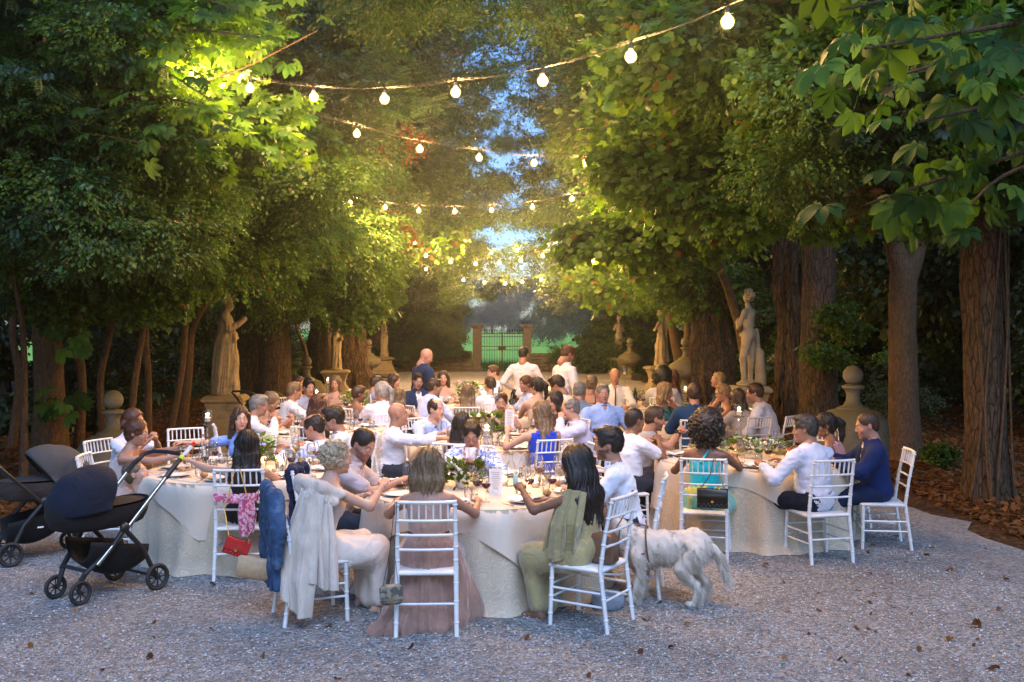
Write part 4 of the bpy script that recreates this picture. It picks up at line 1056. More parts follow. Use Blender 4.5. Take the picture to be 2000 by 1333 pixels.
fill(LT_, (740, 880), (280, 520), (36, 46), (1.3, 1.9), 24, ['small', 'fine', 'maple'])
fill(LT_, (300, 480), (-60, 120), (14, 24), (1.2, 1.8), 18, ['pinnate', ('small', 'dark')])
fill(LT_, (60, 330), (480, 600), (13.5, 16), (.5, .75), 14, ['small', 'maple'])
# ---- right side foliage
fill(RT, (1140, 1320), (-60, 300), (22, 36), (1.3, 1.9), 42, ['maple', 'small', ('small', 'dark'), 'pinnate'])
fill(RT, (1120, 1220), (180, 420), (34, 42), (1.3, 1.8), 14, ['fine', 'small', 'pinnate'])
fill(RT, (1150, 1420), (250, 470), (17, 24), (.9, 1.3), 34, ['maple', 'maple', 'small'])
fill(RT, (1230, 1520), (60, 395), (12, 16), (.75, 1.0), 44, ['maple', 'maple', 'chestnut'])
fill(RT, (1300, 1560), (-60, 150), (11, 15), (.8, 1.2), 26, ['maple', 'maple', ('small', 'small')])
fill(RT, (1400, 1620), (310, 430), (12, 15.5), (.55, .8), 22, ['chestnut', 'maple', 'maple'])
fill(RT, (1520, 1760), (80, 330), (9.3, 11), (.6, .8), 22, ['small', 'small', 'maple'])
fill(RT, (1560, 1760), (230, 420), (9.5, 11), (.45, .65), 9, [('chestnut', 'brown'), ('small', 'brown'), 'small'])
fill(RT, (1620, 2060), (230, 385), (10, 13), (.6, .85), 30, ['chestnut', 'small', 'maple'])
fill(RT, (1700, 2100), (-80, 300), (9, 12), (.8, 1.1), 40, ['chestnut', 'maple', ('chestnut', 'dark')])
fill(RT, (1180, 1420), (420, 590), (26, 42), (1.1, 1.7), 40, ['small', 'maple', 'small', 'maple'])
fill(RT, (1500, 2050), (430, 760), (21.5, 26), (1.0, 1.5), 46, [('maple', 'dark'), ('small', 'dark'), 'small'])
fill(RT, (1600, 1760), (540, 700), (16.5, 18), (.35, .5), 7, ['maple'])
# ---- far end: trees round the gate, lace over the sky
FE = []
for lb, x, d, h, r in (('spreading dark tree left of the gate with low drooping boughs', -6.2, 46.0, 12, .35), ('tall tree far left of the gate', -9, 52, 14, .35), ('dense tree right of the gate above the low wall', 5.2, 47.2, 12, .35),
                       ('tall light-crowned tree beyond the gate wall on the right', 8.5, 58, 16, .4), ('tall light-crowned tree beyond the gate wall on the left', -8.5, 60, 16, .4)):
    FE.append(tree('tree', lb, (x, d, .0), (x * .96, d, h), r, [], None, M_BARK, None, limbs=False))
fill(FE, (690, 850), (480, 700), (47.5, 54), (1.5, 2.2), 44, [('small', 'dark'), 'small', ('maple', 'dark')])
fill(FE, (810, 890), (540, 670), (44, 49), (.8, 1.2), 20, [('small', 'dark'), 'small'])
fill(FE, (1190, 1300), (470, 710), (43, 50), (1.3, 1.9), 40, [('small', 'dark'), 'small', 'maple'])
fill(FE, (1110, 1170), (480, 570), (46, 52), (1.0, 1.4), 10, ['small', 'fine'])
fill(FE, (780, 890), (-80, 330), (44, 60), (1.3, 2.0), 20, ['fine', 'small', ('small', 'brown')])
fill(FE, (900, 1090), (150, 330), (46, 60), (.7, 1.2), 14, ['fine', 'fine', 'small'])
fill(FE, (860, 930), (330, 540), (44, 58), (.8, 1.4), 12, ['fine', 'small'])
fill(FE, (930, 1080), (330, 430), (44, 58), (.8, 1.2), 9, ['fine', 'small', 'maple'])
fill(FE, (1090, 1200), (-80, 450), (44, 60), (1.3, 2.0), 26, ['fine', 'small', 'small'])
fill(FE, (930, 1000), (540, 580), (60, 70), (.6, 1.0), 4, ['fine', 'small'])
fill(FE, (850, 1120), (-60, 300), (36, 52), (1.1, 1.7), 54, [('lace', 'small'), ('lace', 'small'), ('lace', 'dark')])
fill(FE, (850, 1120), (300, 580), (36, 52), (.9, 1.4), 60, [('lace', 'small'), ('lace', 'small'), ('lace', 'dark')])
fill(LT_, (700, 960), (-80, 60), (16, 26), (.9, 1.4), 14, [('lace', 'small')]); fill(RT, (960, 1200), (-80, 60), (16, 26), (.9, 1.4), 12, [('lace', 'small')])
# ---- hedges and shrubs at the end of the path
def shrub(label, x, y, n, r, spread, z0, kinds, name='shrub', group=None):
    t = empty(name, (x, y, 0), label=label, cat='shrub', group=group)
    for i in range(5):
        a = R.uniform(0, 6.28); MB().tube([(0, 0, 0), (spread * .3 * math.cos(a), spread * .3 * math.sin(a), z0 * .6), (spread * .6 * math.cos(a), spread * .6 * math.sin(a), z0 * 1.2)], [.02, .014, .006], 5).build('stem', M_BARK2, t)
    for i in range(n):
        k = R.choice(kinds); kk, mt = k if isinstance(k, tuple) else (k, None)
        add_bough(t, kk, (x + R.uniform(-spread, spread), y + R.uniform(-.4, .4) * spread, z0 + R.uniform(-.3, .4) * r), r * R.uniform(.8, 1.2), mt)
    return t
shrub('glossy dark bush in front of the low wall, right of the standing waiters', 3.3, 43.5, 12, .75, 1.5, .75, [('small', 'small'), ('maple', 'dark')])
shrub('dark hedge along the low wall left of the gate', -4.6, 45.2, 12, .6, 2.2, .9, [('small', 'dark')])
shrub('low bush by the third left statue', -6.3, 40, 6, .6, .9, .5, ['small'])
shrub('green bush behind the second right urn', 6.2, 30, 8, .8, 1.2, .9, ['small', 'maple'])
shrub('small leafy seedling at the foot of the forked trunk', 6.15, 14.2, 3, .28, .18, .3, ['maple'])
t = shrub('light green leafy sprig growing from the sturdy left trunk', -6.35, 13.6, 0, .4, .2, .9, ['chestnut'], 'leaf_sprig')
# ---- distant wood beyond the meadow
DW = []
for i in range(26):
    x = -150 + i * 12 + R.uniform(-4, 4); y = R.uniform(300, 345)
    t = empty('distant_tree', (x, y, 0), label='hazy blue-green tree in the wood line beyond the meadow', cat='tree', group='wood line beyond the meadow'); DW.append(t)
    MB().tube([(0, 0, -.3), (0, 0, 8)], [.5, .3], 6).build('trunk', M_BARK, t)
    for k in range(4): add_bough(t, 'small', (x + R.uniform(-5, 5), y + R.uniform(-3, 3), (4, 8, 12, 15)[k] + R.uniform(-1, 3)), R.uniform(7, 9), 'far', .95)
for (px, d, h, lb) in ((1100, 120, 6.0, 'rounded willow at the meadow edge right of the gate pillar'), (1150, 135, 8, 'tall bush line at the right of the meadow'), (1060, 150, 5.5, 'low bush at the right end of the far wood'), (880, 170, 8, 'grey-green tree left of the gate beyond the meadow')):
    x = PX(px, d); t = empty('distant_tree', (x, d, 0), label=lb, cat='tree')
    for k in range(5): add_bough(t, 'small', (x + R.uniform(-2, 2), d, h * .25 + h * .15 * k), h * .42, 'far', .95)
# ---- big separate leaves close to the camera
def leaf_mesh(var):
    V, T = [], []; rr2 = random.Random(var)
    n = 7 if var != 1 else 5
    for k in range(n):
        a = (k - (n - 1) / 2) * (.62 if n == 7 else .66) + rr2.uniform(-.05, .05); L = (1 - .09 * abs(k - (n - 1) / 2) ** 1.3) * rr2.uniform(.93, 1.05); ca, sa = math.cos(a), math.sin(a)
        nb = 7; b0 = len(V); dro = .30 + rr2.uniform(-.05, .15)
        for j in range(nb + 1):
            t = j / nb; w = L * .19 * (math.sin(math.pi * min(1, t ** 1.35)) ** .8) * (1.25 if t > .5 else 1); w = max(w, .004)
            y = t * L + .03; z = -dro * t * t * L + .05 * math.sin(t * 3)
            for sx, zz in ((-1, w * .28 + .012 * (j % 2)), (0, 0), (1, w * .28 + .012 * (j % 2))):
                xx = sx * w * (1.0 + (.08 if j % 2 else 0)); V.append((xx * ca + y * sa, y * ca - xx * sa, z + zz))
        for j in range(nb):
            for q in range(2): a0 = b0 + j * 3 + q; T += [(a0, a0 + 1, a0 + 4), (a0, a0 + 4, a0 + 3)]
    V = np.array(V); 
    wd = MB().tube([(0, 0, 0), (0, -.35, .03), (0, -.75, -.02)], [.012, .010, .012], 4); wt = np.array([f for f in wd.F if len(f) == 4]); wt = np.concatenate([wt[:, :3], wt[:, [0, 2, 3]]])
    c = np.tile(np.array([[rr2.random(), .3, 0]]), (len(V) + len(wd.V), 1))
    me = mesh_from('leaf', np.concatenate([V, np.array(wd.V)]), tris=np.concatenate([np.array(T), wt + len(V)]), smooth=True, col=c); me.materials.append(M_L['big']); return me
LEAFM = [leaf_mesh(i) for i in range(4)]
def leafy_branch(name, label, pts, n, size, spread, droop=-.5, cat='branch', rad=.03, parent=None, toward=None):
    """a branch whose large compound leaves are separate parts"""
    P_ = [Vector(p) for p in pts]; root = parent or empty(name, P_[0], label=label, cat=cat)
    trunk_mesh([p - root.location for p in P_], [rad * (1 - .75 * i / (len(P_) - 1)) for i in range(len(P_))], M_BARK2, root, .05, 7, 'limb' if parent else 'stem', False, 3)
    L = len(P_) - 1
    for i in range(n):
        t = .12 + .88 * (i + R.random()) / n; k = min(L - 1, int(t * L)); p = P_[k].lerp(P_[k + 1], t * L - k) - root.location
        off = Vector((R.gauss(0, spread), R.gauss(0, spread), R.gauss(-.05, spread * .7))); q = p + off
        s_ = size * R.uniform(.7, 1.2)
        o = bpy.data.objects.new('leaf', R.choice(LEAFM)); COL.objects.link(o); o.parent = root
        d = Vector((off.x * 1.5 + R.gauss(0, .12), off.y * 1.2 - .15 + R.gauss(0, .12), R.uniform(-.35, .05) + droop * .3)).normalized()
        z = Vector((R.gauss(0, .3), R.gauss(-.35, .3), 1)); x = d.cross(z).normalized(); z = x.cross(d)
        o.matrix_local = Matrix.Translation(q) @ Matrix((x, d, z)).transposed().to_4x4() @ Matrix.Scale(s_, 4)
    return root
nr = empty('horse_chestnut_tree', (6.6, 8.6, 0), label='near horse chestnut whose big leaves hang in at the top right', cat='tree')
trunk_mesh([Vector((0, 0, -.05)), Vector((-.02, 0, 2)), Vector((-.1, -.1, 4)), Vector((-.3, -.2, 6.5))], [.24, .19, .17, .1], M_BARK2, nr, .06, 14)
for a, bb, c, n, sz in ((((5.9, 8.2, 4.6)), P(1900, 60, 6.2), P(1690, 95, 5.6), 34, .21), ((6.3, 8.4, 4.2), P(1960, 200, 6.4), P(1790, 240, 5.8), 34, .19), ((6.3, 8.5, 3.9), P(1900, 330, 7.0), P(1690, 400, 6.6), 32, .20),
                        ((6.3, 8.5, 5.2), P(1880, -30, 6.2), P(1640, 20, 6.0), 30, .21), ((6.4, 8.4, 3.6), P(1990, 330, 6.8), P(1880, 420, 6.6), 22, .17), ((6.2, 8.6, 4.9), P(1850, 120, 7.6), P(1640, 180, 7.4), 30, .18), ((6.5, 8.4, 4.4), P(2010, 90, 5.6), P(1930, 150, 5.4), 24, .17)):
    leafy_branch('', '', [a, (Vector(a) + bb) / 2 + Vector((0, 0, .12)), bb, c], n, sz, .20, parent=nr, rad=.028)
nl = empty('horse_chestnut_tree', (-5.6, 11.6, 0), label='lamp-lit horse chestnut whose yellow-green leaves spread at the top left', cat='tree')
trunk_mesh([Vector((-1.2, .8, -.05)), Vector((-1.1, .6, 2)), Vector((-.9, .3, 4)), Vector((-.4, 0, 6.5))], [.20, .15, .13, .08], M_BARK2, nl, .06, 12)
for a, bb, c, n, sz in (((-5.9, 11.8, 4.6), P(330, 60, 10.6), P(560, 80, 10.2), 46, .17), ((-6, 11.8, 4.2), P(300, 190, 10.8), P(500, 235, 10.4), 48, .17), ((-6.0, 11.8, 4.4), P(250, 110, 10.8), P(420, 200, 10.6), 46, .17),
                        ((-6.1, 11.8, 3.8), P(150, 260, 10.8), P(330, 290, 10.5), 40, .17), ((-5.8, 11.7, 5.2), P(300, -20, 10.6), P(470, 20, 10.3), 40, .17), ((-5.9, 11.8, 4.3), P(430, 150, 11.4), P(620, 60, 11.2), 30, .16)):
    leafy_branch('', '', [a, (Vector(a) + bb) / 2 + Vector((0, 0, .15)), bb, c], n, sz, .24, parent=nl, rad=.028)
for pts_, n, lb in (([(-6.55, 14.0, 1.0), (-6.3, 13.6, 1.1), (-5.95, 13.4, 1.05)], 16, 'bright green chestnut sprig on the sturdy left trunk, above the grey pram'), ([(-6.6, 14.0, 2.2), (-6.3, 13.7, 2.1), (-6.0, 13.5, 1.9)], 12, 'small chestnut sprig higher on the sturdy left trunk')):
    leafy_branch('leaf_sprig', lb, pts_, n, .20, .16, rad=.012, cat='sprig')
# fallen leaves on the gravel, one by one
def dry_leaf(var):
    r2 = random.Random(var); V = []; n = 6
    for i in range(n + 1):
        t = i / n; w = .34 * math.sin(math.pi * (t * .9 + .05)) ; z = .16 * math.sin(t * 3 + var)
        for sx in (-1, 0, 1): V.append((sx * w, t - .5, z + abs(sx) * (.15 + .1 * math.sin(var + t * 5))))
    T = [];
    for i in range(n):
        for q in range(2): a = i * 3 + q; T += [(a, a + 1, a + 4), (a, a + 4, a + 3)]
    V = np.array(V); me = mesh_from('fallen_leaf', V, tris=np.array(T), col=np.tile(np.array([[r2.random(), .2, 0]]), (len(V), 1))); me.materials.append(M_L['brown']); return me
DRY = [dry_leaf(i) for i in range(5)]
spots = [(1905, 1224, .09), (1855, 1253, .05), (1030, 1130, .04), (640, 1226, .05), (865, 1100, .03), (1495, 1108, .05), (292, 1285, .05), (512, 1286, .04), (145, 1193, .03), (1030, 1250, .04), (800, 1268, .05), (1385, 1160, .035), (1600, 1195, .03), (1855, 1115, .05),
         (1965, 1135, .04), (560, 1172, .03), (300, 1248, .03), (300, 1218, .03), (1262, 1212, .04), (1225, 1105, .03), (1700, 1180, .03), (1940, 1310, .05), (1640, 1290, .04), (1310, 1268, .04), (1580, 1240, .03), (1150, 1322, .03), (1490, 1060, .03), (1750, 1050, .04), (1810, 1085, .05), (1680, 1020, .03), (60, 1265, .04), (200, 1310, .03)]
for i in range(60):
    spots.append((R.uniform(1500, 2000) if i % 3 else R.uniform(0, 1500), R.uniform(1010, 1330), R.uniform(.02, .04)))
for px, py, s_ in spots:
    d = F * (CH - GZ) / (py - YH); p = P(px, py, d)
    side_ = 'at the right' if px > 1333 else ('in the middle' if px > 667 else 'at the left')
    o = bpy.data.objects.new('fallen_leaf', R.choice(DRY)); COL.objects.link(o); o.location = (p.x, d, GZ + .006 + s_ * .05); o.rotation_euler = (R.uniform(-.4, .4), R.uniform(-.4, .4), R.uniform(0, 6.28)); k = s_ * 1.35; o.scale = (k, k, k)
    tag(o, 'dry brown fallen leaf lying on the gravel %s' % side_, 'leaf', 'fallen leaves on the gravel %s' % side_)
def litter(N, fx, label):
    LV, LT = leaf_shape('oval'); p = fx(N); d = np.stack([rng.normal(size=N), rng.normal(size=N), rng.normal(0, .25, N)], 1)
    V, T, c = scatter_leaves('oval', p, d, .05 + .09 * rng.random(N)); me = mesh_from('leaf_litter', V, tris=T, smooth=False, col=c)
    tag(meshobj('leaf_litter', me, M_L['brown']), label, 'leaf litter', kind='stuff')
def szv(x, y): return np.array([soil_z(a, b_) for a, b_ in zip(x, y)])
def fr(N): y = rng.uniform(8.5, 30, N); x = 5.0 + rng.random(N) ** 1.3 * 6; x = x + (y < 12) * -.0; return np.stack([x, y, szv(x, y) + .035 * rng.random(N) + .01], 1)
def fl_(N): y = rng.uniform(10, 32, N); x = -5.5 - rng.random(N) ** 1.2 * 7; return np.stack([x, y, szv(x, y) + .03 * rng.random(N) + .01], 1)
litter(26000, fr, 'rusty brown leaf litter under the trees right of the path'); litter(16000, fl_, 'brown leaf litter under the trees left of the path')
# ================================================================ wall, pillars, gate
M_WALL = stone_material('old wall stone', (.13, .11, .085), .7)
def wall(x0, x1, y, h, label):
    t = empty('low_wall', ((x0 + x1) / 2, y, 0), label=label, cat='wall')
    MB().box((0, 0, h / 2 - .05), (x1 - x0, .34, h), bev=.02).build('wall_core', M_WALL, t)
    L = x1 - x0; nrow = 5; hh = h / nrow; wm = {}
    for r_ in range(nrow):
        x = -L / 2 - (r_ % 2) * .18
        while x < L / 2 - .1:
            w = R.uniform(.28, .5); key = round(w, 1)
            if key not in wm: wm[key] = MB().box((0, 0, 0), (key - .02, .07, hh - .02), bev=.015).mesh('stone')
            if not wm[key].materials: wm[key].materials.append(M_WALL)
            o = meshobj('stone', wm[key], None, t); o.location = (max(-L / 2 + key / 2, min(L / 2 - key / 2, x + key / 2)), -.17 + R.uniform(-.012, .012), hh * (r_ + .5)); x += key
    return t
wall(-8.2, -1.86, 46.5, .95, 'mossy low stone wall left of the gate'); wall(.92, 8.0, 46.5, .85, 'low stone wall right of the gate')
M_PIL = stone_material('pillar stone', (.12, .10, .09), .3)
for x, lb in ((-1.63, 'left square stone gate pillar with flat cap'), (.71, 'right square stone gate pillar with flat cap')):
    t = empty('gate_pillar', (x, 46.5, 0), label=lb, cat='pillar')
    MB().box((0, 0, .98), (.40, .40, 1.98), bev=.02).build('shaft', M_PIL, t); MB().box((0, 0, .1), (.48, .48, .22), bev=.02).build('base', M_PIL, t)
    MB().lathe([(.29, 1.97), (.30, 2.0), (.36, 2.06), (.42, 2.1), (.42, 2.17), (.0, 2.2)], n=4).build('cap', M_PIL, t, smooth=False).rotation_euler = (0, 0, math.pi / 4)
M_IRON = simple('rusty iron', (.045, .022, .016), .7, .3, .3)
gt = empty('iron_gate', (-.46, 46.5, 0), label='closed double iron gate of thin bars between the pillars', cat='gate')
for sx in (-1, 1):
    for z in (.16, .98, 1.15, 1.60, 1.74): MB().box((sx * .52, 0, z), (1.0, .03, .03)).build('rail', M_IRON, gt, False)
    MB().box((sx * 1.03, 0, .93), (.035, .035, 1.75)).build('frame_post', M_IRON, gt, False)
    bm_ = MB().tube([(0, 0, .1), (0, 0, 1.86)], .010, 6).mesh('bar'); bm_.materials.append(M_IRON)
    fm = MB().lathe([(.0, 0), (.032, .04), (.02, .08), (.0, .13)], n=6).mesh('spear_tip'); fm.materials.append(M_IRON)
    for k in range(8):
        o = meshobj('bar', bm_, None, gt); o.location = (sx * (.12 + k * .118), 0, 0)
        if k not in (0,) : q = meshobj('spear_tip', fm, None, o); q.location = (0, 0, 1.84)
MB().box((0, 0, .93), (.07, .06, 1.78)).build('meeting_post', M_IRON, gt, False); MB().box((0, -.05, 1.07), (.36, .04, .20), bev=.01).build('lock_box', M_IRON, gt, False)
# ================================================================ statues and urns
def sq_lathe(b, prof, rot=0): b.lathe([(r * 1.414, z) for r, z in prof], n=4); return b
def pedestal(t, h, w, style):
    if style == 'scroll':
        prof = [(w * .62, 0), (w * .62, .10), (w * .55, .13), (w * .50, .18), (w * .42, h * .35), (w * .40, h * .5), (w * .44, h * .68), (w * .50, h * .8), (w * .50, h * .86)]
    else: prof = [(w * .70, 0), (w * .70, .12), (w * .60, .15), (w * .52, h * .45), (w * .46, h * .62), (w * .45, h * .8)]
    o = sq_lathe(MB(), prof).build('pedestal', M_STONE, t, smooth=False); o.rotation_euler = (0, 0, math.pi / 4 + .1)
    o = sq_lathe(MB(), [(w * .50, h * .84), (w * .58, h * .88), (w * .60, h * .93), (w * .56, h * .96), (w * .50, h)]).build('cornice', M_STONE, t, smooth=False); o.rotation_euler = (0, 0, math.pi / 4 + .1)
def statue(name, label, x, d, ph, H, kind, yaw, pw=.62, style='scroll', sink=0):
    """stone figure of height H on a pedestal of height ph; figure space faces +Y"""
    t = empty(name, (x, d, -sink), label=label, cat='statue'); pedestal(t, ph, pw, style)
    s = SDF(); k = H / 1.8
    def c(a, b, r1, r2=None, kk=.03): s.cap(np.array(a) * k, np.array(b) * k, r1 * k, (r2 if r2 is not None else r1) * k, k=kk)
    def e(a, r, kk=.03): s.ell(np.array(a) * k, np.array(r) * k, k=kk)
    s.ell((0, .0, .03 * k), (.24 * k, .22 * k, .06 * k), k=.02)
    if kind == 'youth':
        c((-.10, .05, .10), (-.13, .06, .50), .050, .062); c((-.13, .06, .50), (-.06, .0, .95), .068, .10); c((-.10, .05, .08), (-.12, .17, .05), .045, .03)
        c((.10, .02, .10), (.08, .0, .50), .048, .062); c((.08, .0, .5), (.07, 0, .95), .07, .10); c((.10, 0, .08), (.12, .12, .05), .045, .03)
        e((0, 0, .98), (.155, .115, .13), .05); e((-.01, .01, 1.15), (.125, .09, .14), .05); e((.0, .0, 1.32), (.155, .10, .15), .05)
        c((-.13, 0, 1.42), (.13, 0, 1.42), .055); c((0, 0, 1.42), (-.01, .03, 1.56), .055, .048)
        c((-.19, 0, 1.41), (-.24, .08, 1.14), .048, .040); c((-.24, .08, 1.14), (-.05, .20, 1.10), .040, .032); e((-.02, .21, 1.1), (.04, .04, .04), .02)
        c((.19, 0, 1.41), (.24, .06, 1.13), .048, .040); c((.24, .06, 1.13), (.02, .18, 1.22), .040, .032)
        e((0, .19, 1.20), (.10, .08, .10), .04)
        for i in range(9): e((.09 * math.cos(i * .7), .20 + .03 * math.sin(i), 1.17 + .08 * math.sin(i * 1.3)), (.03, .03, .03), .01)
        c((.20, -.05, 1.05), (.22, -.10, .35), .05, .06); c((.20, -.05, 1.0), (-.10, .10, .97), .04, .05, .03); c((.17, .0, 1.0), (.18, .02, .62), .04, .02)
        c((.24, -.12, .05), (.23, -.11, .62), .11, .085, .04); c((.02, .12, .93), (-.02, .13, .75), .05, .02, .03)
        hz = 1.70
    elif kind == 'sage':
        s.cap((0, 0, .08 * k), (0, 0, .9 * k), .24 * k, .20 * k, k=.05); e((-.03, .07, .50), (.17, .14, .45), .05)
        c((.08, .10, .85), (.16, .16, .12), .07, .05); c((-.12, .1, .9), (-.16, .16, .15), .06, .06); c((-.17, -.03, 1.35), (-.2, -.05, .3), .06, .07)
        e((0, 0, 1.05), (.18, .15, .2), .05); e((0, 0, 1.30), (.19, .13, .19), .05); c((-.13, 0, 1.44), (.13, 0, 1.44), .065)
        c((.19, .0, 1.42), (.22, .10, 1.18), .07, .06); c((.22, .10, 1.18), (.12, .30, 1.32), .055, .035); e((.10, .33, 1.36), (.04, .05, .05), .02)
        c((-.19, 0, 1.42), (-.24, .08, 1.15), .07, .065); c((-.24, .08, 1.15), (.0, .20, 1.02), .06, .04)
        c((-.2, .05, 1.38), (.15, .17, .98), .05, .04); c((0, 0, 1.45), (0, .03, 1.58), .06, .055); hz = 1.70
        e((0, .09, 1.58), (.05, .05, .09), .03)
    else:
        s.cap((0, 0, .08 * k), (0, 0, .85 * k), .15 * k, .14 * k, k=.05); e((-.04, .06, .55), (.12, .10, .35), .05); c((.05, .03, .1), (.09, .08, .9), .08, .09); c((-.10, .12, .06), (-.08, .06, .6), .06, .08)
        e((0, 0, .98), (.165, .125, .14), .05); e((0, 0, 1.16), (.115, .09, .14), .05); e((0, 0, 1.32), (.145, .10, .14), .05); c((-.11, 0, 1.42), (.11, 0, 1.42), .05); c((0, 0, 1.42), (0, .02, 1.56), .05, .045)
        if kind == 'arm_up': c((.16, 0, 1.42), (.33, .02, 1.56), .045, .038); c((.33, .02, 1.56), (.12, .0, 1.80), .038, .03); c((-.16, 0, 1.42), (-.22, .1, 1.18), .045, .04); c((-.22, .1, 1.18), (-.05, .2, 1.15), .038, .03); c((.2, -.08, 1.4), (.24, -.1, .2), .05, .08)
        elif kind == 'holding': c((.16, 0, 1.42), (.22, .06, 1.16), .045, .04); c((.22, .06, 1.16), (.26, .20, 1.38), .036, .03); e((.27, .22, 1.40), (.05, .05, .05), .02); c((-.16, 0, 1.42), (-.21, .08, 1.16), .045, .04); c((-.21, .08, 1.16), (.0, .18, 1.05), .036, .03); e((.22, .12, 1.0), (.07, .06, .09), .03)
        else: c((.16, 0, 1.42), (.24, -.04, 1.16), .045, .04); c((.24, -.04, 1.16), (.17, .12, .98), .036, .03); c((-.16, 0, 1.42), (-.2, .1, 1.2), .045, .04); c((-.2, .1, 1.2), (.04, .16, 1.3), .036, .03)
        for i in range(7): a = -1.2 + i * .4; c((.12 * math.sin(a), .11 * math.cos(a), .92), (.19 * math.sin(a), .17 * math.cos(a), .1), .022, .030, .02)
        hz = 1.69
    yh = math.radians(20 if kind != 'sage' else 0)
    e((0, .02, hz), (.075, .092, .10), .02); e((0, .055, hz - .04), (.055, .06, .075), .02); e((0, .118, hz - .02), (.012, .018, .022), .01)
    for x_ in (-1, 1): s.ell(np.array((.03 * x_, .118, hz + .01)) * k, .014 * k, k=.01, op='s')
    r2 = random.Random(int(x * 10 + d))
    for i in range(46 if kind == 'youth' else 30):
        v = np.array([r2.gauss(0, 1) for _ in range(3)]); v /= np.linalg.norm(v)
        if v[1] > .35 and v[2] < .6: continue
        rad = 1.12 if kind == 'youth' else 1.02; e(np.array((0, .01, hz + .02)) + v * np.array((.085, .10, .10)) * rad, (.028, .028, .028), .008)
    drape = 0 if kind == 'youth' else 1
    def fn(X, Y, Z, D):
        X = X + 0 * Y + 0 * Z; Y = Y + 0 * X; Z = Z + 0 * X
        a = np.arctan2(X, Y); w = np.clip((1.45 * k - Z) / (.3 * k), 0, 1) * np.clip(Z / (.15 * k), 0, 1) * drape
        return D - (np.abs(vnoise(a * 5.5 + Z * 1.8, Z * 1.6, X * 0 + d) - .5) - .2) * .09 * k * w - (vnoise(X * 25, Y * 25, Z * 25) - .5) * .006
    V, tr, qd = s.mesh(.016 if d < 22 else .026, 0, fn, .05)
    o = meshobj('figure', mesh_from('figure', V, tris=tr, quads=qd), M_STONE, t); o.location = (0, 0, ph); o.rotation_euler = (0, 0, math.radians(yaw))
    return t
statue('garden_statue', 'robed bearded stone figure in profile on tall pedestal, largest on the left', -5.18, 18.0, .84, 1.82, 'sage', -80, .62, sink=.0)
statue('garden_statue', 'stone woman in pleated dress, second statue on the left', -5.50, 31.0, .72, 1.80, 'holding', -60, .75)
statue('garden_statue', 'small pale stone woman on stepped pedestal, third statue on the left', -5.68, 44.0, .72, 1.80, 'plain', -50, .8, 'bell')
statue('garden_statue', 'curly-haired naked stone youth by a tree stump, largest on the right', 4.62, 19.4, .92, 1.85, 'youth', 50, .60, sink=.0)
statue('garden_statue', 'draped stone woman with one arm over her head, second statue on the right', 4.78, 32.0, .80, 1.80, 'arm_up', 60, .8)
statue('garden_statue', 'slim stone woman farthest off on the right', 4.62, 43.0, .75, 1.80, 'plain', 40, .9)
def urn(label, x, d, s, sink, body, rot=0):
    t = empty('stone_urn', (x, d, -sink), label=label, cat='stone ornament')
    if body == 'block':
        MB().lathe([(.44 * s, -.25), (.46 * s, .0), (.47 * s, .15), (.47 * s, .40), (.45 * s, .62), (.34 * s, .74), (.20 * s, .78)], n=24, gad=(1, 0, .7, .02)).build('body', M_STONE2, t)
        z0 = .76
    elif body == 'gadroon_low':
        MB().lathe([(.20 * s, .0), (.30 * s, .06), (.46 * s, .22), (.50 * s, .36), (.47 * s, .44), (.46 * s, .50), (.38 * s, .62), (.20 * s, .70)], n=48, gad=(14, .04, .42, .10)).build('body', M_STONE2, t)
        MB().lathe([(.32 * s, -.15), (.30 * s, .02), (.2 * s, .04)], n=20).build('foot', M_STONE2, t); z0 = .68
    else:
        o = sq_lathe(MB(), [(.30 * s, 0), (.30 * s, .30), (.26 * s, .34), (.24 * s, .38)]).build('plinth', M_STONE2, t, smooth=False)
        MB().lathe([(.24 * s, .37), (.20 * s, .41), (.11 * s, .50), (.10 * s, .58), (.16 * s, .66)], n=20).build('stem', M_STONE2, t)
        MB().lathe([(.14 * s, .65), (.30 * s, .70), (.46 * s, .84), (.50 * s, .94), (.47 * s, .99), (.42 * s, 1.06), (.26 * s, 1.16), (.15 * s, 1.20)], n=48, gad=(14, .66, .97, .09)).build('bowl', M_STONE2, t); z0 = 1.18
    nk = [(.24, 0), (.24, .03), (.15, .06), (.105, .12), (.095, .20), (.12, .27), (.165, .30), (.165, .33), (.10, .35)]
    MB().lathe([(r * s * .9, z0 + z * s) for r, z in nk], n=20).build('neck', M_STONE2, t)
    MB().ball((0, 0, z0 + (.35 + .125) * s), .135 * s, 20, 12).build('ball', M_STONE2, t); return t
urn('mossy stone ball ornament on ribbed body, nearest on the left behind the prams', -5.45, 13.6, 1.0, .08, 'gadroon_low')
urn('stone ball ornament on wide plain body, behind the man in the blue suit', 4.66, 13.6, 1.0, -.18, 'block')
urn('mossy stone ball ornament left of the second left statue', -5.45, 26.4, 1.0, .0, 'gadroon_low')
urn('ribbed stone urn with ball finial beside the youth statue', 4.70, 26.9, 1.0, -.0, 'tall')
urn('small mossy ribbed urn beside the third left statue', -5.55, 38.5, 1.0, .2, 'tall')
urn('small mossy ribbed urn beside the farthest right statue', 4.68, 39.5, 1.0, .15, 'tall')
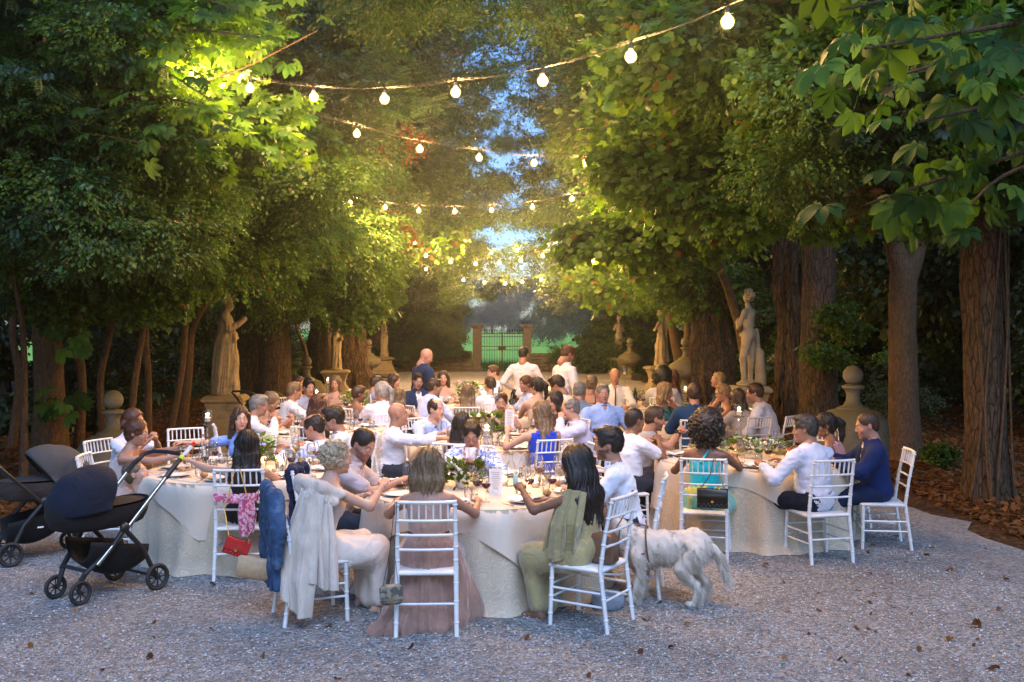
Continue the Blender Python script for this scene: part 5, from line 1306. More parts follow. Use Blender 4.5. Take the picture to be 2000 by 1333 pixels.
# ================================================================ string lights
M_CABLE = simple('pale cable', (.06, .05, .04), .7); M_SOCK = simple('dark socket', (.02, .02, .02), .5)
s_ = NT('bulb glass'); tr_ = s_.n('ShaderNodeBsdfTransparent'); em_ = s_.n('ShaderNodeEmission'); em_.inputs[0].default_value = (1, .52, .16, 1); em_.inputs[1].default_value = .45  # amber emission puts the halo of each bulb into its glass
ad_ = s_.n('ShaderNodeAddShader'); s_.l(tr_.outputs[0], ad_.inputs[0]); s_.l(em_.outputs[0], ad_.inputs[1]); s_.l(ad_.outputs[0], s_.out.inputs[0]); M_BULB = s_.m
s_ = NT('filament glow'); em_ = s_.n('ShaderNodeEmission'); em_.inputs[0].default_value = (1, .72, .38, 1); em_.inputs[1].default_value = 60; s_.l(em_.outputs[0], s_.out.inputs[0]); M_FIL = s_.m
BM = MB().lathe([(.0, -.078), (.026, -.078), (.044, -.058), (.050, -.034), (.044, -.010), (.026, .010), (.016, .022)], n=14).mesh('bulb'); BM.materials.append(M_BULB)
SM = MB().lathe([(.016, .018), (.018, .022), (.018, .055), (.010, .062), (.006, .085)], n=10).mesh('socket'); SM.materials.append(M_SOCK)
FM = MB().ball((0, 0, -.028), (.012, .012, .018), 8, 6).mesh('filament'); FM.materials.append(M_FIL)
BPW = 31.0
def string(label, pts, ends, power=1.0):
    """pts: bulbs (px, py, d)"""
    W_ = [P(*p) for p in pts]; t = empty('string_lights', W_[0], label=label, cat='string lights', group='strings of bulbs between the trees'); L0 = t.location
    a, b_ = Vector(ends[0]), Vector(ends[1]); kp = [a] + [w + Vector((0, 0, .085)) for w in W_] + [b_]; cp = []
    for i in range(len(kp) - 1):
        for f in (0, .33, .66): cp.append(kp[i].lerp(kp[i + 1], f) - L0 + Vector((0, 0, -.02 * math.sin(f * 3.14))))
    cp.append(kp[-1] - L0); MB().tube(cp, .0026, 5).build('cable', M_CABLE, t)
    MB().tube([c + Vector((.01, 0, .012 + .01 * math.sin(i))) for i, c in enumerate(cp)], .0013, 4).build('support_wire', M_CABLE, t)
    for w in W_:
        o = meshobj('bulb', BM, None, t); o.location = w - L0; k_ = 1.0 if w.y < 25 else 1.3; o.scale = (k_, k_, k_); meshobj('socket', SM, None, o); meshobj('filament', FM, None, o)  # far bulbs enlarged, their bloom is put into the shape
        li = bpy.data.lights.new('bulb_light', 'POINT'); li.energy = BPW * power; li.color = (1.0, .54, .19); li.shadow_soft_size = .036
        lo = bpy.data.objects.new('bulb_light', li); COL.objects.link(lo); lo.parent = o; lo.location = (0, 0, -.028)
    return t
string('nearest string of large bulbs rising to the top right corner', [(378, 140, 11.2), (488, 167, 11.0), (613, 184, 10.7), (751, 188, 10.2), (890, 174, 9.7), (1060, 151, 9.0), (1232, 103, 8.1), (1421, 34, 7.2)], [P(350, 120, 11.5), P(1640, -90, 6.4)], .85)
string('second string of bulbs slanting down from the lit chestnut leaves', [(433, 168, 12.2), (568, 218, 12.6), (697, 257, 13.2), (820, 287, 13.8), (936, 304, 14.5), (1043, 315, 15.2), (1141, 316, 15.9)], [P(380, 142, 11.6), P(1240, 312, 16.8)])
string('third string of bulbs sagging level across the alley', [(685, 392, 21), (752, 403, 20.8), (818, 409, 20.6), (888, 411, 20.4), (960, 408, 20.2), (1040, 402, 20), (1117, 386, 19.8)], [P(610, 372, 21.4), P(1200, 372, 19.5)], 1.4)
string('fourth string of bulbs, in front of the far light patch of sky', [(748, 487, 30), (832, 497, 29.5), (880, 509, 29.3), (929, 513, 29), (975, 511, 28.8), (1017, 506, 28.5), (1060, 497, 28.3), (1101, 487, 28), (1135, 468, 27.6)], [P(705, 470, 30.5), P(1190, 440, 27)], 1.4)
string('fifth string of bulbs, small and hanging lowest', [(726, 467, 35), (772, 492, 35), (832, 524, 35.5), (905, 545, 36), (946, 550, 36), (987, 552, 36), (1020, 549, 36), (1057, 544, 36), (1125, 523, 36), (1160, 500, 36)], [P(690, 450, 35), P(1200, 480, 36)], 1.4)
string('sixth string of tiny bulbs farthest down the alley', [(868, 500, 42), (953, 497, 42), (1000, 520, 42), (1087, 470, 41)], [P(800, 478, 42), P(1150, 455, 41)], 1.4)
string('short string of small bulbs among the right-hand leaves', [(1120, 492, 33), (1138, 458, 31), (1158, 508, 33), (1184, 436, 28), (1215, 428, 27), (1232, 405, 26), (1245, 402, 25.5)], [P(1105, 500, 34), P(1262, 395, 25)], 1.6)
string('short string of small bulbs among the left-hand leaves', [(546, 440, 26), (603, 396, 25), (629, 377, 24), (663, 445, 27), (700, 470, 29), (778, 488, 32)], [P(530, 440, 26), P(800, 495, 33)], 1.6)
string('long string of small bulbs from the left trees towards the gate', [(640, 430, 27), (690, 452, 29), (810, 472, 33), (852, 480, 35), (905, 488, 37), (960, 492, 38), (1010, 488, 39), (1070, 478, 40), (1105, 470, 40)], [P(600, 415, 26), P(1140, 455, 40)], 1.2)
# ================================================================ chairs, tables and what stands on them
M_WHITE = simple('white painted wood', (.74, .73, .72), .38, nz=.06, scale=12)
M_PAD = cloth_mat('white seat cushion', (.66, .65, .63), wr=.3)
def make_chair():
    """white bamboo-style banquet chair, seat centre at origin, sitter faces +Y"""
    t = empty('banquet_chair', (0, 0, 0)); W2, SD = .195, .19
    def ringed(pts, r, rings):
        b = MB(); b.tube(pts, r, 8)
        P_ = [Vector(p) for p in pts]; tot = sum((P_[i + 1] - P_[i]).length for i in range(len(P_) - 1))
        for q in rings:
            L = q * tot; i = 0
            while i < len(P_) - 2 and L > (P_[i + 1] - P_[i]).length: L -= (P_[i + 1] - P_[i]).length; i += 1
            u = (P_[i + 1] - P_[i]).normalized(); c = P_[i] + u * L; rr = (r if not hasattr(r, '__len__') else r[0]) * 1.22
            b.tube([c - u * .007, c - u * .003, c + u * .003, c + u * .007], [rr * .8, rr, rr, rr * .8], 8, False)
        return b
    def rear(sx): return [(sx * (W2 + .005), -SD - .055, GZ), (sx * W2, -SD, .45), (sx * (W2 - .002), -SD - .03, .66), (sx * (W2 - .005), -SD - .085, .935)]
    def pz(sx, z):
        p = rear(sx)
        for i in range(3):
            if p[i][2] <= z <= p[i + 1][2]: f = (z - p[i][2]) / (p[i + 1][2] - p[i][2]); return Vector(p[i]).lerp(Vector(p[i + 1]), f)
        return Vector(p[-1])
    for sx in (-1, 1):
        ringed(rear(sx), [.0155, .0165, .0145, .0125], (.1, .25, .38, .55, .65, .75, .85, .97)).build('back_post', M_WHITE, t)
        ringed([(sx * (W2 + .012), SD, GZ), (sx * W2, SD - .01, .43)], .0155, (.2, .5, .8)).build('leg', M_WHITE, t)
    MB().box((0, 0, .437), (.42, .41, .03), bev=.01).build('seat', M_WHITE, t)
    for z, r in ((.925, .012), (.80, .0095), (.70, .0095), (.60, .0095)):
        a, b_ = pz(-1, z), pz(1, z); m = (a + b_) / 2 + Vector((0, -.018 if z > .7 else -.012, 0)); MB().tube([a, a.lerp(m, .6) + Vector((0, -.004, 0)), m, b_.lerp(m, .6) + Vector((0, -.004, 0)), b_], r, 6).build('rail', M_WHITE, t)
    for k in range(7):
        f = (k + 1) / 8; a = pz(-1, .80).lerp(pz(1, .80), f); c = pz(-1, .925).lerp(pz(1, .925), f); q = -.016 * math.sin(f * 3.14)
        MB().tube([a + Vector((0, q, 0)), (a + c) / 2 + Vector((0, q, 0)), c + Vector((0, q, 0))], [.0055, .0075, .0055], 6).build('spindle', M_WHITE, t)
    def st(a, b_, r=.0085): MB().tube([a, b_], r, 6).build('stretcher', M_WHITE, t)
    for sx in (-1, 1):
        for z in (.20, .29): st(pz(sx, z), Vector((sx * (W2 + .006), SD - .003, z)))
    for z in (.22, .31): st(Vector((-W2 - .008, SD - .003, z)), Vector((W2 + .008, SD - .003, z)))
    st(pz(-1, .24), pz(1, .24))
    return t
CH0 = make_chair(); CH_USED = [False]; NCH = [0]
CH_SIMPLE = []
def chair(x, y, face, label, cushion=False):
    """face: heading in degrees, 0 = sitter looks away from the camera"""
    t = CH0 if not CH_USED[0] else copy_tree(CH0); CH_USED[0] = True
    t.location = (x, y, 0); t.rotation_euler = (0, 0, math.radians(face)); tag(t, label, 'chair', 'white bamboo-style banquet chairs'); return t
# linen
def linen(name, col, damask=0.0, wr=.35):
    s = NT(name); co = s.coords(); f = s.noise(co, 4, 4)
    c = s.ramp(f, [(.3, tuple(x * .92 for x in col)), (.7, col)])
    if damask:
        w = s.n('ShaderNodeTexVoronoi', feature='SMOOTH_F1'); co2 = s.coords((1, 1, 1), 'UV'); s.l(co2, w.inputs['Vector']); w.inputs['Scale'].default_value = 13
        sn = s.n('ShaderNodeMath', operation='SINE'); ml = s.n('ShaderNodeMath', operation='MULTIPLY'); s.l(w.outputs['Distance'], ml.inputs[0]); ml.inputs[1].default_value = 46; s.l(ml.outputs[0], sn.inputs[0])
        m = s.ramp(sn.outputs[0], [(.35, (0, 0, 0)), (.6, (1, 1, 1))]); c = s.mix(m, c, tuple(min(1, x * (1 + damask)) for x in col))
        rr2 = s.ramp(sn.outputs[0], [(.35, (.75,) * 3), (.6, (.42,) * 3)]); s.l(rr2, s.b.inputs['Roughness'])
    else: pr(s, Roughness=.8)
    s.l(c, s.b.inputs['Base Color']); pr(s, Sheen_Weight=.2, Specular_IOR_Level=.25)
    n1 = s.noise(co, 7, 3, .5, 1.2); n2 = s.noise(co, 500, 2); a = s.n('ShaderNodeMath', operation='MULTIPLY_ADD'); s.l(n2, a.inputs[0]); a.inputs[1].default_value = .05; s.l(n1, a.inputs[2])
    s.bump(a.outputs[0], wr, .015); return s.m
M_OVER = linen('cream overlay linen', (.66, .55, .44)); M_DAM = linen('beige damask linen', (.50, .41, .30), .11, .2)
M_WCL = linen('white linen', (.70, .69, .70))
TZ = .765
def add_uv(me, fn):
    uv = me.uv_layers.new(name='UVMap'); co = np.empty(len(me.vertices) * 3, np.float32); me.vertices.foreach_get('co', co); co = co.reshape(-1, 3)
    li = np.empty(len(me.loops), np.int32); me.loops.foreach_get('vertex_index', li); uv.data.foreach_set('uv', fn(co)[li].astype(np.float32).ravel())
def table(x, y, r, rot, lab, near=True):
    t = empty('round_table', (x, y, 0), label='round banquet table ' + lab, cat='table', group='round banquet tables')
    MB().lathe([(r - .01, TZ - .03), (r - .01, TZ - .006), (0, TZ - .006)], n=40).build('table_top', M_WHITE, t)
    for k in range(4): a = k * math.pi / 2 + .4; MB().tube([(.5 * math.cos(a), .5 * math.sin(a), GZ), (.5 * math.cos(a), .5 * math.sin(a), TZ - .03)], .018, 8).build('leg', M_WHITE, t)
    s0 = R.uniform(0, 9)
    def skirt(u, v):   # floor-length underlay
        a = u * 2 * math.pi; z = TZ * (1 - v) + GZ * v + .004; amp = .012 + .075 * v ** 1.2
        f = math.sin(a * 9 + s0) * .6 + math.sin(a * 14 + 2 * s0 + v) * .4 + .35 * math.sin(a * 23 + s0)
        rr = r + .012 + amp * f * .8 + .07 * v; 
        if v > .97: rr += .03
        return (rr * math.cos(a), rr * math.sin(a), z)
    b = MB(); b.grid(skirt, 150 if near else 90, 12, closed=True); o = b.build('tablecloth', M_DAM, None); o.location = (x, y, 0)
    add_uv(o.data, lambda c: np.stack([np.arctan2(c[:, 1], c[:, 0]) * r, c[:, 2]], 1))
    tag(o, 'floor-length beige undercloth of the table ' + lab, 'tablecloth', 'floor-length undercloths')
    S_ = r * 1.16    # square overlay: half side; corners hang lowest
    def over(u, v):
        a = u * 2 * math.pi; q = a + rot; ext = S_ / max(abs(math.cos(q)), abs(math.sin(q))); ext = min(ext, S_ * 1.30)
        s_ = v * ext
        if s_ < r: return (s_ * math.cos(a), s_ * math.sin(a), TZ + .004 + .0015 * math.sin(9 * a + s_ * 20))
        h = s_ - r; w = min(1, h / .08); f = math.sin(a * 9 + s0) * .6 + math.sin(a * 14 + 2 * s0) * .4
        rr = r + .028 + (.02 + .05 * h / .3) * f * w * .8 + .02 * w
        z = TZ + .004 - (h if h > .03 else h * .6) 
        return (rr * math.cos(a), rr * math.sin(a), z)
    b = MB(); nv = 22; vv = [0, .3, .6] ; b.grid(over, 150 if near else 90, nv, closed=True)
    me = b.mesh('tablecloth'); o = meshobj('tablecloth', me, M_OVER); o.location = (x, y, 0)
    tag(o, 'cream square overlay with hanging corners on the table ' + lab, 'tablecloth', 'cream overlay cloths')
    return t
# ---- glassware and settings
s_ = NT('clear glass'); gl_ = s_.n('ShaderNodeBsdfGlossy'); gl_.inputs[1].default_value = .03; tr_ = s_.n('ShaderNodeBsdfTransparent'); tr_.inputs[0].default_value = (.975, .98, .975, 1)
lw_ = s_.n('ShaderNodeLayerWeight'); lw_.inputs[0].default_value = .22; r_ = s_.n('ShaderNodeMapRange'); s_.l(lw_.outputs['Fresnel'], r_.inputs[0]); r_.inputs[3].default_value = .05; r_.inputs[4].default_value = .7
mx_ = s_.n('ShaderNodeMixShader'); s_.l(r_.outputs[0], mx_.inputs[0]); s_.l(tr_.outputs[0], mx_.inputs[1]); s_.l(gl_.outputs[0], mx_.inputs[2]); s_.l(mx_.outputs[0], s_.out.inputs[0]); M_GLASS = s_.m
M_WINE = simple('white wine', (.75, .55, .18), .1); M_WINE.node_tree.nodes['Principled BSDF'].inputs['Transmission Weight'].default_value = .7
M_RED = simple('red wine', (.06, .006, .01), .1); M_CHINA = simple('white china', (.78, .77, .75), .2, nz=.03); M_SILV = simple('silver cutlery', (.7, .68, .65), .22, 1.0)
M_PAPER = simple('card paper', (.80, .77, .74), .7, nz=.03); M_PRINT = simple('printed ink', (.22, .22, .26), .8)
M_WAX = simple('candle wax', (.80, .70, .55), .5); s_ = NT('flame'); s_.b.inputs['Emission Color'].default_value = (1, .50, .14, 1); s_.b.inputs['Emission Strength'].default_value = 14; M_FLAME = s_.m
M_BREAD = simple('bread crust', (.42, .24, .10), .8, nz=.3, scale=40); M_FLOW = simple('white petals', (.78, .74, .62), .6, nz=.1); M_FLOWP = simple('pink petals', (.62, .42, .42), .6); M_FLOWG = simple('green petals', (.42, .52, .20), .6)
GM = {}
def gm(name, fn, mat):
    if name not in GM:
        me = fn().mesh(name); me.materials.append(mat); GM[name] = me
    return GM[name]
def wine_glass(): return MB().lathe([(.034, 0), (.034, .002), (.006, .008), (.0038, .03), (.0038, .085), (.012, .096), (.033, .115), (.040, .145), (.036, .185), (.032, .205)], n=14)
def flute(): return MB().lathe([(.032, 0), (.006, .007), (.0035, .03), (.0035, .08), (.02, .11), (.026, .16), (.022, .225)], n=12)
def tumbler(): return MB().lathe([(.0, .002), (.030, .004), (.033, .05), (.037, .095), (.035, .095), (.031, .05), (.028, .012), (0, .010)], n=14)
def liquid(): return MB().lathe([(.0, .098), (.014, .1), (.032, .118), (.037, .136), (0, .137)], n=12)
def put(name, me, x, y, z, lab, cat, grp, rz=0, sc=1, tilt=0):
    o = bpy.data.objects.new(name, me); COL.objects.link(o); o.location = (x, y, z); o.rotation_euler = (tilt, 0, rz); o.scale = (sc, sc, sc); tag(o, lab, cat, grp); return o
NAMES = {}
def glass_at(x, y, kind, where, wine=None):
    me = {'wine': gm('wine_glass', wine_glass, M_GLASS), 'flute': gm('champagne_glass', flute, M_GLASS), 'tumbler': gm('tumbler', tumbler, M_GLASS)}[kind]
    nm = {'wine': 'wine_glass', 'flute': 'champagne_glass', 'tumbler': 'tumbler'}[kind]; w = {'wine': 'stemmed wine glass', 'flute': 'tall champagne glass', 'tumbler': 'clear water tumbler'}[kind]
    st = '' if not wine else (' holding white wine' if wine == 'w' else ' holding red wine')
    o = put(nm, me, x, y, TZ + .006, '%s%s on the table %s' % (w, st, where), 'glass', 'glasses on the table %s' % where, sc=R.uniform(.95, 1.08))
    if wine and kind != 'tumbler': meshobj('wine', gm('wine' + wine, liquid, M_WINE if wine == 'w' else M_RED), None, o)
def plate_mesh(): return MB().lathe([(0, .004), (.07, .004), (.10, .012), (.135, .020), (.137, .022), (.10, .016), (.07, .008), (0, .008)], n=28)
def small_plate(): return MB().lathe([(0, .004), (.05, .004), (.078, .012), (.079, .014), (.05, .008), (0, .008)], n=22)
def fork():
    b = MB(); b.box((0, -.03, .003), (.008, .12, .003)); b.box((0, .045, .003), (.022, .035, .003))
    for k in (-1.5, -.5, .5, 1.5): b.box((k * .006, .08, .003), (.003, .045, .002))
    return b
def knife(): b = MB(); b.box((0, -.04, .004), (.011, .09, .006), bev=.002); b.box((0, .05, .003), (.017, .10, .002)); return b
def bread(): return MB().ball((0, 0, .022), (.042, .033, .025), 12, 8)
def napkin():
    b = MB(); b.grid(lambda u, v: ((u - .5) * .16, (v - .5) * .2, .004 + .02 * abs(math.sin(u * 9 + v * 3)) * (1 - abs(u - .5)) + .01 * math.sin(v * 8)), 10, 10); return b
def setting(cx, cy, a, r, where, n):
    ca, sa = math.cos(a), math.sin(a)
    def q(rad, off): return cx + rad * ca - off * sa, cy + rad * sa + off * ca
    x, y = q(r - .20, 0)
    put('plate', gm('plate', plate_mesh, M_CHINA), x, y, TZ + .005, 'white china dinner plate on the table %s' % where, 'plate', 'plates on the table %s' % where)
    if R.random() < .6: x, y = q(r - .2 + R.uniform(-.02, .02), R.uniform(-.02, .02)); put('napkin', gm('napkin', napkin, M_WCL), x, y, TZ + .02, 'crumpled white napkin on the table %s' % where, 'napkin', 'napkins on the table %s' % where, R.uniform(0, 6))
    x, y = q(r - .18, -.17); put('fork', gm('fork', fork, M_SILV), x, y, TZ + .006, 'silver fork beside a plate on the table %s' % where, 'fork', 'cutlery on the table %s' % where, a + math.pi / 2)
    x, y = q(r - .18, .17); put('knife', gm('knife', knife, M_SILV), x, y, TZ + .006, 'silver knife beside a plate on the table %s' % where, 'knife', 'cutlery on the table %s' % where, a + math.pi / 2)
    for k, (rad, off) in enumerate(((r - .36, .13), (r - .40, .04), (r - .33, .22))[:n]):
        x, y = q(rad + R.uniform(-.02, .02), off + R.uniform(-.02, .02)); kd = ('wine', 'tumbler', 'flute')[k]
        glass_at(x, y, kd, where, R.choice([None, 'w', None, 'r']) if kd != 'tumbler' else None)
    if R.random() < .5: x, y = q(r - .34, -.2); put('bread_roll', gm('bread', bread, M_BREAD), x, y, TZ + .008, 'small golden bread roll on the table %s' % where, 'bread roll', 'bread rolls on the table %s' % where, R.uniform(0, 6))
def flame_mesh(): return MB().lathe([(.0, 0), (.006, .008), (.007, .016), (.004, .028), (.0, .042)], n=8)
def candle_light(parent, z, pw=.9):
    li = bpy.data.lights.new('flame_light', 'POINT'); li.energy = pw; li.color = (1, .52, .18); li.shadow_soft_size = .015
    lo = bpy.data.objects.new('flame_light', li); COL.objects.link(lo); lo.parent = parent; lo.location = (0, 0, z)
def candelabrum(x, y, where, h=.42, lit=True, zb=None, lab='tall crystal candle holder'):
    t = empty('candle_holder', (x, y, TZ + .005 if zb is None else zb), label='%s on the table %s' % (lab, where), cat='candle holder')
    pf = [(.055, 0), (.055, .006), (.02, .014), (.014, .03)]; z = .03
    while z < h - .06: pf += [(.010, z + .005), (.022, z + .025), (.010, z + .045)]; z += .05
    pf += [(.012, h - .03), (.06, h - .01), (.06, h - .004)]
    MB().lathe(pf, n=14).build('stem', M_GLASS, t)
    MB().lathe([(.0, h), (.034, h + .003), (.044, h + .04), (.048, h + .11), (.044, h + .11), (.038, h + .04), (.0, h + .01)], n=16, gad=(16, h, h + .11, .06)).build('glass_cup', M_GLASS, t)
    MB().tube([(0, 0, h + .008), (0, 0, h + .045)], .024, 12).build('candle', M_WAX, t)
    if lit: o = meshobj('flame', gm('flame', flame_mesh, M_FLAME), None, t); o.location = (0, 0, h + .048); candle_light(t, h + .075)
    return t
def votive(x, y, where, h=.09, r=.04, lit=True):
    t = empty('tea_light', (x, y, TZ + .005), label='lit tea light in glass on the table %s' % where, cat='candle', group='tea lights on the table %s' % where)
    MB().lathe([(.0, .002), (r * .8, .003), (r, h * .5), (r * .95, h), (r * .88, h), (r * .9, h * .5), (r * .7, .01), (0, .008)], n=14).build('glass_cup', M_GLASS, t)
    MB().tube([(0, 0, .012), (0, 0, h * .45)], r * .6, 10).build('candle', M_WAX, t)
    if lit: o = meshobj('flame', gm('flame', flame_mesh, M_FLAME), None, t); o.location = (0, 0, h * .46); candle_light(t, h * .46 + .02, .22)
    return t
def flower_mesh():
    b = MB()
    for j, (n, rr, tl) in enumerate(((8, .034, .25), (6, .024, .7), (4, .012, 1.1))):
        for k in range(n):
            a = 2 * math.pi * (k + j * .5) / n; c, s2 = math.cos(a), math.sin(a); w = rr * .42
            o = (rr * c * math.cos(tl), rr * s2 * math.cos(tl), rr * math.sin(tl) + .004); m = (o[0] * .55, o[1] * .55, o[2] * .45)
            b.add([(0, 0, 0), (m[0] - s2 * w, m[1] + c * w, m[2]), o, (m[0] + s2 * w, m[1] - c * w, m[2])], [(0, 1, 2, 3)])
    return b
def flowers(x, y, where, h=.16, sp=.16, pot=True, lab='white and green flower arrangement', n=16, fine=True):
    t = empty('flower_arrangement', (x, y, TZ + .005), label='%s on the table %s' % (lab, where), cat='flowers')
    if pot: MB().lathe([(.0, .001), (.045, .002), (.06, .05), (.065, .09), (.058, .09), (.0, .085)], n=18).build('vase', M_CHINA, t)
    for k in range(n):
        a = R.uniform(0, 6.28); q = sp * math.sqrt(R.random()); z = h * R.uniform(.9, 1.3) - q * .3
        me = gm('flower%d' % (k % 3), flower_mesh, (M_FLOW, M_FLOWP, M_FLOWG)[k % 3] if k % 3 else M_FLOW)
        o = meshobj('flower', me, None, t); o.location = (q * math.cos(a), q * math.sin(a), z); o.rotation_euler = (R.uniform(-.7, .7), R.uniform(-.7, .7), a); k_ = R.uniform(1.2, 2.1); o.scale = (k_, k_, k_)
    b = MB(); N = 120; pos = np.array([(sp * 1.15 * math.sqrt(R.random()) * math.cos(i * 2.4), sp * 1.15 * math.sqrt(R.random()) * math.sin(i * 2.4), h * R.uniform(.3, 1.1)) for i in range(N)])
    V, T, c = scatter_leaves('oval', pos, pos * (1, 1, .3) + rng.normal(0, .05, (N, 3)), .05 + .06 * rng.random(N))
    o = meshobj('leaves', mesh_from('leaves', V, tris=T, smooth=False, col=c), M_L['maple'], t); o['kind'] = 'stuff'
    return t
def text_obj(s, size, parent, loc, rot, mat, name='lettering'):
    cu = bpy.data.curves.new(name, 'FONT'); cu.body = s; cu.size = size; cu.align_x = 'CENTER'; cu.align_y = 'CENTER'; cu.extrude = 0
    o = bpy.data.objects.new('tmp', cu); COL.objects.link(o); dg = bpy.context.evaluated_depsgraph_get(); me = bpy.data.meshes.new_from_object(o.evaluated_get(dg)); bpy.data.objects.remove(o)
    me.name = name; me.materials.clear(); o = meshobj(name, me, mat, parent); o.location = loc; o.rotation_euler = rot; return o
def menu_card(x, y, z, rz, h, w, lab, tilt=.18):
    t = empty('menu_card', (x, y, z), rz, label=lab, cat='menu card')
    MB().box((0, 0, h / 2), (w, .002, h)).build('card', M_PAPER, t, False)
    for k in range(9):
        ww = w * (.6 - .08 * (k % 3)); MB().box((0, -.0022, h * (.86 - k * .075)), (ww, .0006, h * .012)).build('print_line', M_PRINT, t, False)
    MB().tube([(.022 * math.cos(a) * w / .1, -.0024, h * .13 + .022 * math.sin(a) * w / .1) for a in np.linspace(0, 6.28, 13)], .0006, 4, False).build('printed_emblem', M_PRINT, t)
    t.rotation_euler = (tilt, 0, rz); return t
def bottle(x, y, lab, h=.26, r=.036, mat=None):
    t = empty('bottle', (x, y, TZ + .005), label=lab, cat='bottle')
    MB().lathe([(.0, .002), (r, .004), (r, h * .6), (r * .8, h * .7), (r * .36, h * .8), (r * .36, h * .97), (r * .42, h)], n=16).build('bottle_glass', mat or M_GLASS, t)
    MB().tube([(0, 0, h * .96), (0, 0, h * 1.04)], r * .42, 10).build('stopper', M_SILV, t); return t
TB = {}
def dressed(key, px, d, r, rot, lab, nset, occ=None, near=True, glasses=3, ox=0):
    x = PX(px, d); y = d; table(x, y, r, rot, lab, near); TB[key] = (x, y, r)
    for k in range(nset): setting(x, y, 2 * math.pi * (k + .5) / nset + ox, r, lab, glasses)
    return x, y
x, y = dressed('A', 945, 8.05, .92, .35, 'nearest the camera', 8, ox=.1)
flowers(x - .18, y + .05, 'nearest the camera', .17, .13, True, 'low white flowers with green leaves in a white bowl'); menu_card(x + .10, y - .30, TZ + .006, .08, .21, .105, 'tall printed menu card standing on the table nearest the camera')
candelabrum(x + .02, y + .08, 'nearest the camera', .42)
for dx, dy in ((.06, -.18), (.16, .12), (-.36, .25), (.30, -.45), (.42, .05)): votive(x + dx, y + dy, 'nearest the camera')
bottle(x + .22, y + .1, 'clear water bottle with stopper on the table nearest the camera', .27)
for i in range(9): glass_at(x + R.uniform(-.1, .62), y + R.uniform(-.45, .4), R.choice(['wine', 'wine', 'flute']), 'nearest the camera', R.choice(['w', None, 'r']))
x, y = dressed('B', 488, 9.15, .90, .9, 'by the prams', 8, ox=.3)
t = candelabrum(x - .42, y + .1, 'by the prams', .42); flowers(x - .02, y + .25, 'by the prams', .22, .14, True, 'yellow-green flowers in a white pot'); bottle(x - .48, y + .15, 'clear water bottle on the table by the prams', .29)
for dx, dy in ((.25, .1), (.32, -.1), (.1, .05)): votive(x + dx, y + dy, 'by the prams', .13, .045)
for i in range(12): glass_at(x + R.uniform(-.45, .6), y + R.uniform(-.35, .45), R.choice(['wine', 'tumbler', 'flute']), 'by the prams', R.choice(['w', None, 'r']))
x, y = dressed('C', 1468, 9.95, .92, .5, 'of the man in the blue suit', 8, ox=.2)
candelabrum(x - .08, y + .2, 'of the man in the blue suit', .40); flowers(x + .05, y + .1, 'of the man in the blue suit', .16, .26, False, 'low wreath of mixed flowers', 34)
for dx, dy in ((.3, -.25), (-.3, -.2), (.35, .2)): votive(x + dx, y + dy, 'of the man in the blue suit')
for i in range(8): glass_at(x + R.uniform(-.5, .4), y + R.uniform(-.6, -.15), R.choice(['wine', 'wine', 'flute']), 'of the man in the blue suit', R.choice(['w', None, None]))
x, y = dressed('D', 962, 11.35, .92, .2, 'of the woman in royal blue', 8)
candelabrum(x + .04, y - .1, 'of the woman in royal blue', .52); flowers(x - .05, y - .25, 'of the woman in royal blue', .3, .14, True, 'tall greenery with yellow roses')
t = votive(x + .14, y - .45, 'of the woman in royal blue', .13, .075); 
for i in range(10): glass_at(x + R.uniform(-.5, .6), y + R.uniform(-.6, .4), R.choice(['wine', 'tumbler', 'flute']), 'of the woman in royal blue', R.choice(['w', None]))
x, y = dressed('E', 612, 12.75, .92, .7, 'of the red-haired woman', 8, near=False); candelabrum(x + .02, y + .1, 'of the red-haired woman', .40); votive(x - .1, y - .2, 'of the red-haired woman', .13, .07)
for i in range(12): glass_at(x + R.uniform(-.6, .75), y + R.uniform(-.6, .4), R.choice(['wine', 'tumbler', 'wine']), 'of the red-haired woman', None)
x, y = dressed('F', 655, 15.6, .92, .1, 'at the far left', 7, near=False, glasses=2); candelabrum(x - .1, y - .1, 'at the far left', .42); flowers(x + .3, y, 'at the far left', .25, .16, False, 'loose white flowers', 10)
x, y = dressed('G', 905, 15.95, .92, .6, 'of the bride', 7, near=False, glasses=2); flowers(x + .08, y - .2, 'of the bride', .36, .18, True, 'tall white rose arrangement', 20); candelabrum(x + .4, y - .1, 'of the bride', .30)
x, y = dressed('H', 1072, 15.2, .92, .3, 'in front of the waiters', 7, near=False, glasses=2); candelabrum(x, y, 'in front of the waiters', .3)
x, y = dressed('I', 1248, 16.8, .92, .4, 'of the bald man in a tie', 8, near=False, glasses=3); candelabrum(x - .25, y - .1, 'of the bald man in a tie', .50, False); flowers(x + .1, y, 'of the bald man in a tie', .18, .3, False, 'long low white flower spray', 16); bottle(x - .1, y - .3, 'dark green bottle on the far right table', .3, .038, simple('dark green glass', (.01, .03, .015), .1)); bottle(x + .05, y - .35, 'clear bottle on the far right table', .28)
x, y = dressed('J', 1345, 14.1, .92, .2, 'of the blonde in teal', 8, near=False, glasses=2); flowers(x - .3, y - .3, 'of the blonde in teal', .2, .18, True, 'pale yellow and pink bouquet', 18); candelabrum(x - .02, y + .15, 'of the blonde in teal', .36)
# empty chairs
chair(-1.42, 9.95, -75, 'empty white banquet chair left of the table of the woman in royal blue')
chair(-3.55, 11.0, -150, 'empty white chair left of the grey-haired man, nearest the robed statue')
chair(3.62, 12.6, 75, 'empty white chair seen edge-on right of the man in white at the rear right')
chair(3.35, 10.95, 150, 'empty white chair between the woman in pink and the man in the blue suit')
